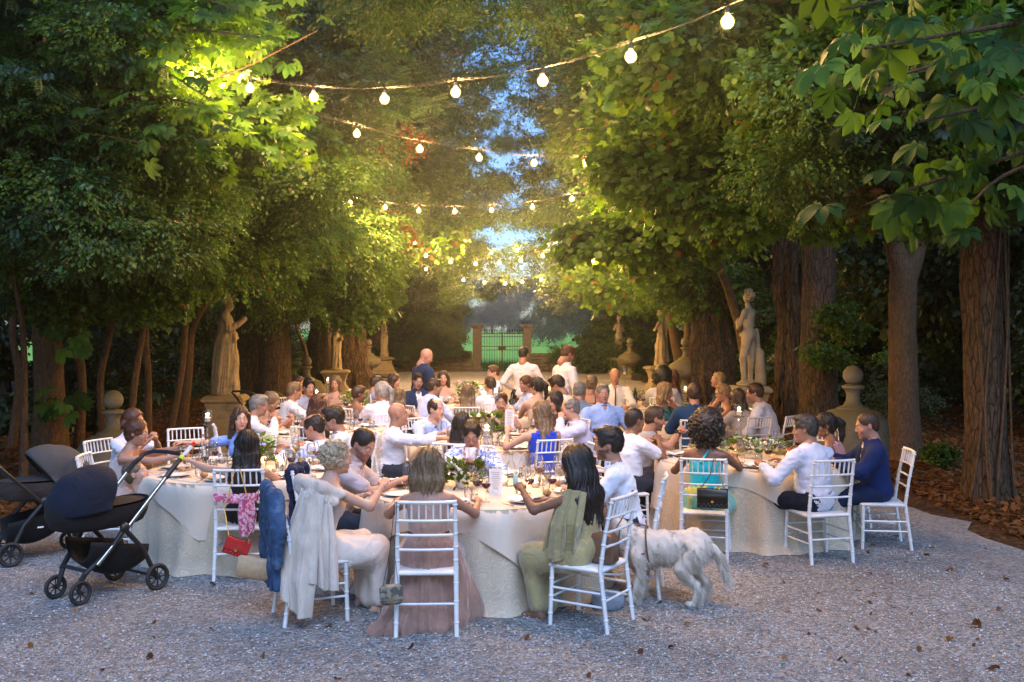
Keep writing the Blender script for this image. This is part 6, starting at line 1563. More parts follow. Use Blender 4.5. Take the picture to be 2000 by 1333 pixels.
# ================================================================ the guests
NAVY = (.006, .018, .085); WHT = (.66, .68, .76); LBL = (.30, .42, .72); BLK = (.012, .012, .015)
def chair_label(lab):
    w = lab.replace(',', '').split(); n = 12
    while n > 5 and (w[:n][-1] in ('a', 'an', 'in', 'the', 'and', 'with', 'of', 'at', 'her', 'his', 'behind', 'to', 'from', 'over', 'beside', 'long', 'white', 'dark', 'short', 'light', 'by', 'on', 'seen', 'back', 'facing') and n < len(w)): n -= 1
    w = w[:n]; w[0] = w[0].lower(); return 'white chair of the ' + ' '.join(w)
def guest(lab, px, py, d, face, chairlab=True, cpos=None, **kw):
    r = person(lab, px, py, d, face, **kw)
    if chairlab and not kw.get('stand'):
        o = r['root']; h = r['heading'] if cpos is None else math.radians(cpos)
        r['chair'] = chair(o.location.x + math.sin(h) * .02, o.location.y - math.cos(h) * .02, math.degrees(h), chair_label(lab) if isinstance(chairlab, bool) else chairlab)
    return r
def sheer(name, col, alpha=.72):
    s = NT(name); co = s.coords(); c = s.ramp(s.noise(co, 9, 4), [(.3, tuple(x * .8 for x in col)), (.7, col)]); s.l(c, s.b.inputs['Base Color']); pr(s, Roughness=.8, Sheen_Weight=.5)
    tr = s.n('ShaderNodeBsdfTransparent'); mx = s.n('ShaderNodeMixShader'); f = s.ramp(s.noise(s.coords((1, 1, .3)), 14, 4), [(.3, (alpha - .2,) * 3), (.7, (min(1, alpha + .15),) * 3)])
    s.l(f, mx.inputs[0]); s.l(tr.outputs[0], mx.inputs[1]); s.l(s.b.outputs[0], mx.inputs[2]); s.l(mx.outputs[0], s.out.inputs[0]); s.bump(s.noise(s.coords((1, 1, .2)), 26, 3), .7, .02); return s.m
def drape(name, parent, mat, rows, thick=.006, nu=16, fa=1.0):
    """cloth sheet through rows of control points (world); each row a polyline of the same length"""
    rows = [[Vector(p) for p in r_] for r_ in rows]; n = len(rows[0]); m = len(rows)
    def lerp_row(r_, u): q = u * (n - 1); i = min(n - 2, int(q)); return r_[i].lerp(r_[i + 1], q - i)
    ph = R.uniform(0, 9)
    def fn(u, v):
        q = v * (m - 1); i = min(m - 2, int(q)); f = q - i; f = f * f * (3 - 2 * f); p = lerp_row(rows[i], u).lerp(lerp_row(rows[i + 1], u), f)
        w = min(1, .25 + v) * .012 * fa; return p + Vector((w * math.sin(u * 26 + ph + v * 2), w * (math.cos(u * 19 + ph) + .5 * math.sin(u * 41 + v * 3)), .3 * w * math.sin(u * 12 + v * 9)))
    b = MB(); b.grid(fn, nu * 2, 22); me = b.mesh(name); o = meshobj(name, me, mat)
    md = o.modifiers.new('thickness', 'SOLIDIFY'); md.thickness = thick
    if parent is not None: o.parent = parent; o.matrix_parent_inverse = (Matrix.Translation(parent.location) @ parent.rotation_euler.to_matrix().to_4x4()).inverted()
    return o
def W_(r, p):  # person space -> world
    h = r['heading']; o = r['root'].location; return Vector((o.x + p[0] * math.cos(h) - p[1] * math.sin(h), o.y + p[0] * math.sin(h) + p[1] * math.cos(h), p[2]))
M_TULLE = sheer('rose tulle', (.42, .23, .17), .82); M_OLIVE = cloth_mat('olive gold satin', (.34, .28, .13), .5, .7, sheen=.6); M_CREAM = cloth_mat('cream satin', (.68, .58, .50), .55, .5)
# ---- table nearest the camera
A1 = guest('Woman in a rose tulle gown with shoulder-length ash hair seen from behind', 838, 912, 6.95, 2, female=True, skin='tan', hair='bob', hairc='ash', lean=12, hpitch=14, hyaw=-12, rh=(.34, .40, .80), lh=(-.26, .42, .80), top=('strap', (.42, .25, .19), sheer('nude tulle bodice', (.46, .27, .20), .8)), bottom=('gown', (.4, .2, .2), M_TULLE), shoes=(.5, .35, .3), hp=('relaxed', 'relaxed'))
def blob_cloth(name, ref, caps, mat, k=.04, amp=.05, vox=.0125):
    s = SDF()
    for a, b_, ra, rb in caps: s.cap(a, b_, ra, rb, k=k)
    def fn(X, Y, Z, D):
        X = X + 0 * Y + 0 * Z; Y = Y + 0 * X; Z = Z + 0 * X; a = np.arctan2(X, Y + .05)
        return D - (np.abs(vnoise(a * 8, Z * 1.3, a * 0 + 4) - .5) - .2) * amp - (np.abs(vnoise(a * 19, Z * 3, a * 0) - .5) - .2) * amp * .4
    V, tr, qd = s.mesh(vox, .01, fn, .05); meshobj(name, mesh_from(name, V, tris=tr, quads=qd), mat, ref['root'])
blob_cloth('tulle_skirt', A1, [((0, .02, .50), (.0, .10, .12), .17, .29), ((-.10, -.02, .36), (-.20, -.12, .07), .10, .11), ((-.20, -.12, .07), (-.34, -.20, .05), .08, .05), ((.08, .05, .50), (.26, .20, .10), .14, .13), ((-.05, .2, .5), (-.12, .36, .12), .14, .14)], M_TULLE, .08, .09)
b = MB(); c = A1['sp'](.30, 0, .01); b.tube([Vector(c) + Vector((.135 * math.cos(a), .100 * math.sin(a), 0)) for a in np.linspace(0, 6.2832, 25)], .012, 6, False); b.build('belt', simple('dark belt', (.02, .02, .03), .5), A1['root'])
A2 = guest('Woman with very long black hair in an olive satin gown, back half turned', 1122, 905, 7.0, 48, cpos=58, female=True, skin='brown', hair='mane', hairc='black', lean=10, hpitch=8, hyaw=12, lh=(-.20, .42, .92), rh=(.12, .44, .80), top=('dress', (.34, .28, .13), M_OLIVE), bottom=('gown', (.3, .3, .1), M_OLIVE), shoes=(.55, .48, .42), hp=('grip', 'relaxed'), feet=((-.16, .30, .075), (.02, .34, .075)))
drape('shawl', A2['root'], M_OLIVE, [[W_(A2, (-.13, -.10, .95)), W_(A2, (-.19, .0, .97)), W_(A2, (-.16, .10, .94))], [W_(A2, (-.18, -.10, .74)), W_(A2, (-.25, .04, .72)), W_(A2, (-.20, .16, .72))], [W_(A2, (-.17, -.06, .56)), W_(A2, (-.24, .08, .46)), W_(A2, (-.20, .20, .52))]], .004, 16, 1.8)
A3 = guest('Woman with curly pinned blond hair in a cream satin dress and long scarf', 660, 893, 7.15, -58, cpos=-66, female=True, skin='fair', hair='curlyup', hairc='curlblond', lean=16, hpitch=8, hyaw=-14, rh=(.10, .46, .92), lh=(-.16, .44, .82), top=('dress', (.68, .58, .5), M_CREAM), bottom=('gown', (.68, .58, .5), M_CREAM), shoes=(.4, .3, .25), hp=('relaxed', 'relaxed'))
M_SCARF = sheer('cream chiffon', (.66, .56, .47), .88)
blob_cloth('scarf', A3, [((-.18, .03, .975), (-.10, -.085, .985), .026, .028), ((-.10, -.085, .985), (.10, -.09, .985), .028, .030), ((.10, -.09, .985), (.19, -.03, .965), .030, .032), ((.19, -.03, .965), (.21, .10, .91), .032, .026), ((-.14, -.095, .93), (.15, -.105, .90), .020, .026), ((.15, -.105, .90), (.24, .04, .86), .026, .022)], M_SCARF, .04, .022, .009)
drape('scarf_end', A3['root'], M_SCARF, [[W_(A3, (.06, -.125, .96)), W_(A3, (.12, -.14, .95)), W_(A3, (.18, -.12, .94)), W_(A3, (.24, -.04, .92))], [W_(A3, (.04, -.22, .66)), W_(A3, (.12, -.25, .64)), W_(A3, (.22, -.22, .62)), W_(A3, (.30, -.10, .60))], [W_(A3, (.02, -.27, .42)), W_(A3, (.12, -.30, .38)), W_(A3, (.24, -.26, .34)), W_(A3, (.34, -.13, .34))], [W_(A3, (.10, -.29, .32)), W_(A3, (.18, -.30, .22)), W_(A3, (.27, -.25, .13)), W_(A3, (.35, -.16, .10))]], .004, 22, 1.7)
drape('scarf_end', A3['root'], M_SCARF, [[W_(A3, (.14, -.115, .95)), W_(A3, (.20, -.08, .94)), W_(A3, (.24, .02, .90))], [W_(A3, (.20, -.16, .66)), W_(A3, (.27, -.10, .62)), W_(A3, (.31, .02, .60))], [W_(A3, (.26, -.18, .38)), W_(A3, (.33, -.10, .30)), W_(A3, (.36, .0, .28))]], .004, 16, 1.6)
A4 = guest('Man with short dark beard leaning over the table beside the curly blonde', 710, 868, 8.0, -98, skin='red', hair='buzz', hairc='dark', stub=.6, lean=24, hpitch=30, hyaw=-26, rh=(.0, .52, .84), lh=(-.16, .48, .82), top=('tee', (.5, .42, .42)), hp=('grip', 'relaxed'))
A5 = guest('Man with dark quiff and full beard in an open white shirt looking left', 1187, 868, 7.75, 78, skin='tan', hair='thick', hairc='black', stub=.93, lean=14, hpitch=6, hyaw=8, lh=(-.12, .40, .80), rh=(.12, .38, .80), top=('shirt', (.70, .74, .86)), bottom=('trousers', (.02, .025, .04)))
A6 = guest('Man in glasses wiping his mouth with a white napkin', 921, 853, 9.1, 180, skin='red', hair='short', hairc='dark', lean=20, hpitch=26, glasses=True, lh=(-.05, .30, .90), rh=(.055, .30, .90), hp=('relaxed', 'relaxed'), top=('shirt', (.62, .70, .85), cloth_mat('blue striped shirt', (.66, .72, .86), col2=(.10, .20, .55), stripe=30)), build=1.06, elb=((-.9, 0, -.4), (.9, 0, -.4)))
nb = MB(); nb.grid(lambda u, v: ((u - .5) * .10 * (1 - .3 * v), .012 * math.sin(u * 9) + .01 * math.sin(v * 6 + u * 4), (v - .5) * -.14), 12, 10); o = nb.build('napkin', M_WCL); o.location = W_(A6, (0, .40, .93)); tag(o, 'white napkin held to the mouth of the man in glasses', 'napkin')
# ---- table by the prams
B1 = guest('Woman with straight black hair, her red scarf knotted behind her chair', 482, 880, 8.35, 6, cpos=4, female=True, skin='fair', hair='long', hairc='black', lean=6, hpitch=8, hyaw=10, lh=(-.52, .30, .93), rh=(.20, .42, .80), hp=(('grip', (0, -.3, 1)), 'relaxed'), top=('dress', (.02, .015, .018), cloth_mat('black dress', (.018, .014, .016))), bottom=('skirt', (.015, .013, .015)), chairlab='white banquet chair with the red quilted bag hanging on its back')
B2 = guest('Woman with a dark low bun handing a spray bottle across the table', 268, 845, 9.0, -84, female=True, skin='tan', hair='bun', hairc='auburn', lean=18, hpitch=8, hyaw=-8, lh=(-.05, .60, .98), rh=(.12, .56, .92), hp=('relaxed', 'grip'), top=('strap', (.5, .42, .4)), bottom=('skirt', (.45, .36, .33)))
B3 = guest('Woman with red-brown hair half hidden behind the woman with the bun, elbows on the table', 262, 822, 9.95, -110, female=True, skin='tan', hair='updo', hairc='auburn', lean=16, hpitch=6, lh=(-.02, .40, .98), rh=(.10, .42, .96), hp=('fist', 'fist'), top=('tee', (.66, .62, .64)))
B4 = guest('Young woman with wavy brown hair in a light blue flutter-sleeve top, facing us', 470, 818, 10.25, 168, female=True, skin='fair', hair='longwave', hairc='brown', lean=8, side=4, hpitch=2, hyaw=36, rh=(.56, .38, .90), lh=(-.24, .42, .86), hp=('relaxed', 'grip'), top=('tee', (.20, .34, .72)), bottom=('skirt', (.2, .34, .72)))
B5 = guest('Man with a bald spot in a light blue shirt leaning left over his plate', 612, 842, 9.9, 74, skin='red', hair='balding', hairc='dark', lean=24, hpitch=14, hyaw=6, lh=(-.10, .50, .82), rh=(.08, .52, .86), top=('shirt', (.52, .62, .86)))
B6 = guest('Young man with thick dark hair behind the man with the bald spot', 651, 822, 10.6, 100, skin='tan', hair='thick', hairc='dark', lean=18, hpitch=16, lh=(-.12, .46, .82), rh=(.12, .46, .82), top=('shirt', (.62, .66, .78)))
# ---- table of the man in the blue suit
C1 = guest('Woman with a big black afro in a turquoise halter dress, seen from behind', 1381, 838, 9.0, -24, cpos=-14, female=True, skin='brown', hair='afro', hairc='dark', lean=6, hpitch=6, lh=(-.24, .34, .82), rh=(.18, .44, .86), hp=('relaxed', 'grip'), top=('strapless', (.0, .42, .52)), bottom=('gown', (.30, .35, .12), cloth_mat('teal to lime satin', (.10, .42, .36), .45, .6, col2=(.42, .40, .06), stripe=3, sheen=.5)), chairlab='white banquet chair with the black quilted bag hanging on its back')
b = MB(); q0, q1, q2 = C1['sp'](.70, -.02, -.115), C1['sp'](.90, .03, -.09), C1['sp'](1.0, .05, -.03); b.tube([q0, q1, q2, C1['sp'](1.0, .05, .04)], [.022, .016, .012, .012], 6, flat=.4); b.build('halter_strap', cloth_mat('fabric 0.00 0.42 0.52', (0, .42, .52)), C1['root'])
C2 = guest('Man with grey-black hair in a white shirt and dark trousers, back to the camera', 1572, 838, 8.95, 32, cpos=14, skin='tan', hair='short', hairc='dgrey', lean=12, hpitch=8, hyaw=34, lh=(-.30, .36, .83), rh=(.05, .40, .82), hp=('fist', 'relaxed'), top=('shirt', (.62, .66, .80)), bottom=('trousers', (.012, .016, .03)), watch=(0, (.02, .02, .03)), build=1.05, feet=((-.16, .46, .075), (.04, .34, .075)))
C3 = guest('Man with close-cropped hair in a navy blue suit facing left', 1693, 832, 9.35, 82, skin='red', hair='buzz', hairc='brown', stub=.25, lean=8, hpitch=12, hyaw=4, lh=(-.14, .38, .82), rh=(.12, .42, .84), top=('jacket', NAVY), bottom=('trousers', (.01, .02, .06)))
b = MB(); q = C3['sp'](.96, 0, .09); b.tube([q, C3['sp'](.8, 0, .135), C3['sp'](.5, 0, .15)], [.012, .022, .028], 6, flat=.4); b.build('tie', simple('navy tie', (.01, .015, .04), .6), C3['root'])
C4 = guest('Woman with black hair tied back and long earrings in a pink dress', 1612, 835, 10.15, 60, female=True, skin='brown', hair='pony', hairc='black', lean=16, hpitch=8, hyaw=22, earring=True, top=('dress', (.42, .20, .22)), bottom=('skirt', (.4, .2, .22)))
C5 = guest('Tanned man with cropped dark hair in a white polo shirt, turned away', 1240, 822, 9.95, -52, cpos=-70, skin='brown', hair='buzz', hairc='dark', lean=16, hpitch=6, hyaw=-10, rh=(.06, .44, .92), lh=(-.10, .44, .86), hp=('fist', 'fist'), top=('polo', (.68, .70, .78)), build=1.08)
C6 = guest('Bearded man in a grey waistcoat over a white t-shirt with hands clasped', 1280, 826, 10.6, -105, skin='tan', hair='short', hairc='brown', stub=.7, lean=18, hpitch=14, hyaw=16, rh=(.02, .42, .97), lh=(-.02, .43, .95), hp=('fist', 'fist'), top=('vest', (.30, .30, .32)), watch=(1, (.02, .16, .30)))
# ---- table of the woman in royal blue
D1 = guest('Woman with long wavy dark-blond hair in a sleeveless royal blue top holding a menu', 1056, 806, 10.45, 22, female=True, skin='fair', hair='halfup', hairc='ash', lean=6, hpitch=4, hyaw=26, lh=(-.28, .32, .96), rh=(.14, .40, .82), hp=('grip', 'relaxed'), top=('dress', (.008, .05, .50)), bottom=('skirt', (.5, .43, .36)))
menu_card(D1['root'].location.x - .36, D1['root'].location.y + .36, .95, .2, .24, .10, 'menu card held up by the woman in royal blue', .15)
D2 = guest('Bald tanned man in a white shirt stretching his arm out with a glass', 778, 810, 10.8, -74, cpos=-60, skin='tan', hair='bald', hairc='dark', lean=8, side=8, hpitch=2, hyaw=-6, rh=(.16, .62, .86), lh=(-.22, .12, .98), hp=('relaxed', 'grip'), top=('shirt', (.66, .68, .76), .75), build=1.05)
D3 = guest('Dark-haired man in a light blue shirt leaning forward over the table', 852, 800, 12.05, -140, skin='fair', hair='balding', hairc='dark', lean=26, hpitch=2, hyaw=12, lh=(-.10, .50, .82), rh=(.20, .54, .82), top=('shirt', (.40, .52, .86)), build=1.12, fine=True)
D4 = guest('Woman with straight dark hair low in her chair behind the man with the napkin', 903, 843, 10.1, -14, female=True, skin='fair', hair='long', hairc='dark', lean=6, hpitch=4, top=('dress', (.02, .02, .02)), bottom=('skirt', (.02, .02, .02)))
D5 = guest('Woman with short auburn hair resting her cheek on her hand', 979, 786, 12.5, 178, female=True, skin='tan', hair='short', hairc='auburn', lean=12, hpitch=6, lh=(-.09, .28, 1.02), rh=(.18, .42, .82), hp=('relaxed', 'relaxed'), top=('dress', (.03, .03, .03)), elb=((-.7, .5, -.9), None), fine=True)
D6 = guest('Grey balding man in glasses with his hand at his face, in a pale lilac shirt', 1113, 798, 11.4, 98, skin='fair', hair='balding', hairc='grey', lean=18, hpitch=12, glasses=True, lh=(-.08, .30, 1.03), rh=(.08, .44, .86), hp=('fist', 'fist'), top=('shirt', (.56, .56, .76)), build=1.05, fine=True)
D7 = guest('Woman in glasses with dark brown hair at the far right of the royal blue table', 1082, 784, 12.2, 120, female=True, skin='fair', hair='longwave', hairc='dark', lean=10, hpitch=4, hyaw=-4, glasses=True, lh=(-.06, .34, .98), top=('tee', (.05, .04, .05)), hp=('fist', 'relaxed'), fine=True)
# ---- table of the red-haired woman
E1 = guest('Grey-haired man in a long-sleeved white top with his chin on his hands', 506, 792, 11.8, -70, skin='tan', hair='short', hairc='grey', lean=22, hpitch=12, rh=(.0, .40, .98), lh=(-.06, .42, .94), hp=('fist', 'fist'), top=('shirt', (.68, .66, .66)), build=1.05)
E2 = guest('Woman with plaited blond updo looking down, beside the grey-haired man', 530, 785, 12.7, -110, female=True, skin='tan', hair='updo', hairc='ash', lean=16, hpitch=26, hyaw=6, lh=(-.06, .40, .92), rh=(.06, .42, .88), hp=('fist', 'fist'), top=('dress', (.5, .36, .30)), fine=True)
E3 = guest('Woman with long curly red-brown hair and bare back', 622, 790, 11.75, -8, female=True, skin='tan', hair='curly', hairc='auburn', lean=8, hpitch=4, top=('strapless', (.03, .02, .02)), bottom=('skirt', (.03, .02, .02)), fine=True)
E4 = guest('Ash-haired man in glasses and a white shirt at the far left table', 575, 764, 14.0, -60, skin='tan', hair='short', hairc='ash', lean=14, hpitch=6, glasses=True, rh=(.1, .4, .95), top=('shirt', WHT))
E5 = guest('Young man with thick black hair facing us behind the red-haired woman', 604, 756, 14.7, -150, skin='fair', hair='thick', hairc='black', lean=16, hpitch=12, top=('shirt', (.4, .45, .6)))
E6 = guest('Woman half hidden with her hand to her brow at the far left', 584, 750, 15.8, -120, female=True, skin='tan', hair='updo', hairc='brown', lean=10, lh=(-.02, .3, 1.05), hp=('fist', 'relaxed'), top=('dress', (.5, .4, .3)))
F1 = guest('Smiling woman with long straight hair and earrings at the far left table', 655, 749, 16.7, -160, female=True, skin='fair', hair='longwave', hairc='ash', lean=4, hyaw=-25, earring=True, top=('dress', (.45, .3, .25)), fine=True)
F2 = guest('Person with a short brown crop and deeply tanned bare shoulders', 701, 770, 14.3, -30, female=True, skin='brown', hair='short', hairc='brown', lean=10, hyaw=-40, top=('strapless', (.3, .1, .05)))
F3 = guest('Man with silver hair tied in a ponytail in a white shirt', 745, 765, 13.4, 20, skin='tan', hair='pony', hairc='silver', lean=12, hyaw=35, hpitch=6, rh=(.0, .3, 1.0), hp=('relaxed', 'fist'), top=('shirt', (.64, .63, .72)), fine=True)
F4 = guest('Woman with long light brown hair right of the man with the ponytail', 779, 778, 14.1, -10, female=True, skin='fair', hair='longwave', hairc='ash', lean=8, top=('strap', (.5, .4, .35)))
F5 = guest('Pale woman with dark hair in profile behind the man with the ponytail', 770, 744, 16.8, -100, female=True, skin='fair', hair='long', hairc='brown', lean=6, hyaw=10, top=('strap', (.6, .45, .4)))
F6 = guest('Man with brown hair turned away at the back of the far left table', 735, 752, 16.9, -60, skin='fair', hair='short', hairc='brown', lean=8, top=('shirt', (.3, .35, .5)))
# ---- table where the bride faces the camera
G1 = guest('Bride with long light brown hair and bare shoulders facing the camera', 866, 739, 17.3, 182, female=True, skin='fair', hair='longwave', hairc='brown', lean=4, hpitch=4, top=('strapless', (.7, .68, .62)), bottom=('gown', (.7, .68, .62)), fine=True)
G2 = guest('Dark-haired man in a navy suit tilting his head towards the camera', 817, 745, 15.6, -165, skin='tan', hair='short', hairc='dark', lean=6, hroll=-8, top=('jacket', (.015, .03, .08)), fine=True)
G3 = guest('Brown-haired man in a pale blue shirt reaching right, back to us', 849, 756, 14.8, -52, skin='tan', hair='short', hairc='brown', lean=18, hpitch=8, hyaw=-25, rh=(.18, .46, .86), top=('shirt', (.46, .54, .80)), build=1.1, fine=True)
G4 = guest('Woman with long fair plaited hair in a mint green pleated dress, from behind', 914, 768, 14.5, -2, female=True, skin='tan', hair='longwave', hairc='ash', lean=4, top=('dress', (.22, .46, .38)), bottom=('skirt', (.22, .46, .38)), fine=True)
G5 = guest('Man with cropped brown hair in a white shirt seated before the waistcoat man', 957, 752, 15.3, 15, skin='fair', hair='short', hairc='brown', lean=8, hyaw=15, top=('shirt', WHT))
G6 = guest('Auburn-haired man in a blue waistcoat and white shirt turning left', 963, 728, 17.4, 105, skin='fair', hair='short', hairc='auburn', lean=6, hpitch=8, hyaw=10, lh=(0, .34, 1.05), hp=('fist', 'relaxed'), top=('shirt', WHT))
# ---- table in front of the waiters
H1 = guest('Woman with dark ponytail and white hair clip holding her hands to her mouth', 1048, 755, 13.9, 20, female=True, skin='fair', hair='pony', hairc='black', lean=10, hyaw=30, lh=(-.04, .28, 1.02), rh=(.08, .3, 1.0), hp=('fist', 'fist'), top=('strapless', (.5, .38, .28)), fine=True)
H2 = guest('Auburn-haired woman smiling left behind the woman with the ponytail', 1026, 750, 14.8, 110, female=True, skin='tan', hair='updo', hairc='auburn', lean=8, hyaw=10, top=('tee', (.4, .5, .75)))
H3 = guest('Man with tousled dark hair in white bending over his plate', 1088, 752, 14.2, 70, skin='tan', hair='thick', hairc='dark', lean=22, hpitch=28, top=('shirt', WHT))
H4 = guest('Bald man in a slate blue shirt seen from behind right', 1133, 764, 13.3, -14, skin='red', hair='balding', hairc='grey', lean=8, hyaw=-12, top=('shirt', (.12, .20, .32)), fine=True)
H5 = guest('Woman with short wavy blond hair in a black dress, back turned', 1156, 750, 14.4, -20, female=True, skin='tan', hair='updo', hairc='ash', lean=6, top=('strap', (.02, .02, .02)))
H6 = guest('Grey-haired man in an open light blue shirt leaning back and facing us', 1178, 769, 12.75, 196, skin='red', hair='short', hairc='grey', lean=-4, hpitch=2, hyaw=-10, lh=(-.24, .30, .72), rh=(.24, .28, .70), top=('shirt', (.28, .42, .78)), build=1.12, fine=True)
# ---- far right tables
I1 = guest('Smiling bald man in a white shirt and black tie at the far right', 1201, 735, 16.2, 178, skin='red', hair='bald', hairc='grey', lean=2, top=('shirt', WHT), bottom=('trousers', (.03, .03, .03)), fine=True)
b = MB(); b.tube([I1['sp'](.96, 0, .09), I1['sp'](.8, 0, .135), I1['sp'](.4, 0, .14)], [.012, .022, .03], 6, flat=.4); b.build('tie', simple('black tie', (.012, .012, .014), .6), I1['root'])
I2 = guest('Man with black curly hair seen from behind among the far right tables', 1294, 738, 16.4, -10, skin='tan', hair='afro', hairc='black', sc=None, lean=6, top=('shirt', (.5, .52, .6)))
I3 = guest('Warmly lit woman in blue leaning at the back of the far right table', 1313, 739, 17.0, 70, female=True, skin='tan', hair='longwave', hairc='auburn', lean=8, top=('strap', (.02, .10, .35)))
J1 = guest('Blonde woman in a teal top looking right with her hand at her neck', 1300, 765, 13.6, -130, female=True, skin='tan', hair='bob', hairc='blond', lean=8, hyaw=30, lh=(-.04, .2, 1.0), hp=('relaxed', 'relaxed'), top=('dress', (.0, .16, .20)), fine=True)
J2 = guest('Man with tousled brown hair in a navy jacket, back to the camera', 1356, 770, 12.6, -6, skin='red', hair='thick', hairc='brown', lean=8, top=('jacket', (.012, .05, .14)), fine=True)
J3 = guest('Woman with long golden hair in profile at the back of the teal table', 1402, 742, 15.3, 80, female=True, skin='tan', hair='longwave', hairc='blond', lean=4, hpitch=-6, hyaw=10, top=('dress', (.02, .03, .08)))
J4 = guest('Blond person in glasses looking left behind the afro-haired woman', 1412, 768, 13.9, 86, female=True, skin='tan', hair='short', hairc='blond', lean=8, glasses=True, top=('dress', (.02, .03, .10)), fine=True)
J5 = guest('Woman with long straight dark-brown hair, her arm on the neighbouring chair', 1440, 778, 13.0, 28, female=True, skin='fair', hair='long', hairc='brown', lean=14, rh=(.5, .2, .92), top=('tee', (.45, .40, .38)), fine=True)
J6 = guest('Broad man with cropped brown hair in a white shirt leaning left', 1474, 768, 13.1, 62, cpos=50, skin='red', hair='short', hairc='brown', lean=20, hpitch=10, hyaw=10, top=('shirt', (.60, .63, .78)), build=1.1, fine=True)
# ---- standing figures
gs = 'people standing between the tables'
S1 = guest('Bald elderly man in a dark blue suit standing at the left of the bridal table', 833, 697, 15.9, -55, stand=True, skin='red', hair='bald', hairc='silver', lean=12, hpitch=26, hyaw=-30, lh=(-.2, .15, .85), rh=(.2, .2, .85), hp=('relaxed', 'relaxed'), top=('jacket', (.014, .028, .075)), bottom=('trousers', (.012, .02, .05)), group=gs, fine=True)
S2 = guest('Dark-haired waiter in a white shirt standing with his back to us before the gate pillar', 1023, 692, 17.2, -8, stand=True, skin='tan', hair='short', hairc='dark', lean=3, hpitch=14, hyaw=-14, lh=(-.22, .16, 1.0), rh=(.2, .22, 1.0), hp=('grip', 'grip'), top=('shirt', (.62, .60, .66)), bottom=('trousers', (.012, .012, .014)), group=gs, fine=True)
S3 = guest('Tall bearded waiter in a white shirt bending his head down to the right', 1110, 684, 14.8, -62, stand=True, sc=1.0, skin='tan', hair='short', hairc='auburn', stub=.6, lean=12, hpitch=30, hyaw=-8, lh=(-.16, .25, .98), rh=(.16, .25, .98), hp=('grip', 'grip'), top=('shirt', (.66, .63, .68)), bottom=('trousers', (.012, .012, .014)), group=gs, fine=True)
# toddler in the lap of the woman with the bun
BB = person('Baby in a light blue romper held on the lap of the woman with the bun', 266, 985, 8.72, -84, female=True, skin='fair', hair='buzz', hairc='ash', lean=-55, hpitch=-20, seatz=.43, sc=.45, build=.50, top=('tee', (.25, .50, .62)), bottom=('trousers', (.30, .55, .68)), shoes=None, lh=(-.08, .10, .62), rh=(.08, .10, .62), feet=((-.05, .30, .40), (.07, .32, .36)), group='baby')
# ================================================================ bags, coats, prams, dog
GOLD = simple('gold fitting', (.75, .52, .20), .25, 1.0)
def CW(r, p): return r['chair'].matrix_world @ Vector(p) if False else (Matrix.Translation(r['chair'].location) @ Matrix.Rotation(r['chair'].rotation_euler.z, 4, 'Z')) @ Vector(p)
def leather(name, col, quilt=0, snake=0, rough=.4):
    s = NT(name); co = s.coords(); c = s.ramp(s.noise(co, 30, 4), [(.3, tuple(x * .8 for x in col)), (.7, tuple(min(1, x * 1.1) for x in col))])
    if snake:
        v = s.n('ShaderNodeTexVoronoi'); s.l(co, v.inputs['Vector']); v.inputs['Scale'].default_value = 60; c = s.mix(s.ramp(s.noise(co, 22, 2), [(.45, (0, 0, 0)), (.55, (1, 1, 1))]), c, tuple(x * .35 for x in col)); s.bump(v.outputs['Distance'], .6, .004)
    else: s.bump(s.noise(co, 160, 3), .25, .002)
    s.l(c, s.b.inputs['Base Color']); pr(s, Roughness=rough); return s.m
def bag(name, label, chairref, pos, size, rot, mat, strap, smat, cat='handbag', quilt=False, flap=True, tilt=0, chain=False, flip=False):
    w, h, t = size; loc = CW(chairref, pos); o = empty(name, loc, chairref['chair'].rotation_euler.z + rot, label=label, cat=cat); o.rotation_euler = (0, tilt, o.rotation_euler.z)
    if quilt:
        b = MB(); nx, nz = 7, 5
        for sg in (-1, 1):
            def qf(u, v): 
                e = (1 - (2 * u - 1) ** 8) * (1 - (2 * v - 1) ** 8); d_ = abs(math.sin((u * nx + v * nz) * math.pi)) * abs(math.sin((u * nx - v * nz) * math.pi)); return ((u - .5) * w, sg * t / 2 * (.75 + .25 * e) * (1 if e > 0 else .6) + sg * .010 * d_, (v - .5) * h)
            b.grid(qf, 42, 30)
        b.box((0, 0, 0), (w * .985, t * .8, h * .985), bev=.012); b.build('body', mat, o)
    else: MB().box((0, 0, 0), (w, t, h), bev=min(t * .4, .02)).build('body', mat, o)
    if flap:
        MB().box((0, -t / 2 - .006, h * .14), (w * .98, .008, h * .70), bev=.004).build('flap', mat, o)
        MB().tube([(0, -t / 2 - .010, -h * .13), (0, -t / 2 - .018, -h * .13)], .012, 8).build('clasp', GOLD, o)
    inv = (Matrix.Translation(loc) @ o.rotation_euler.to_matrix().to_4x4()).inverted()
    for s_ in strap:
        pts = [inv @ CW(chairref, p) if len(p) == 3 else Vector((p[0], 0, p[1])) for p in s_]
        if chain:
            P2 = [pts[0].lerp(pts[-1], 0)];
            for i in range(len(pts) - 1):
                for f in np.linspace(0, 1, max(2, int((pts[i + 1] - pts[i]).length / .014)))[1:]: P2.append(pts[i].lerp(pts[i + 1], float(f)))
            MB().tube(P2, [.0035 if i % 2 else .006 for i in range(len(P2))], 5).build('strap', smat, o)
        else: MB().tube(pts, .006, 6, flat=.4).build('strap', smat, o)
    return o
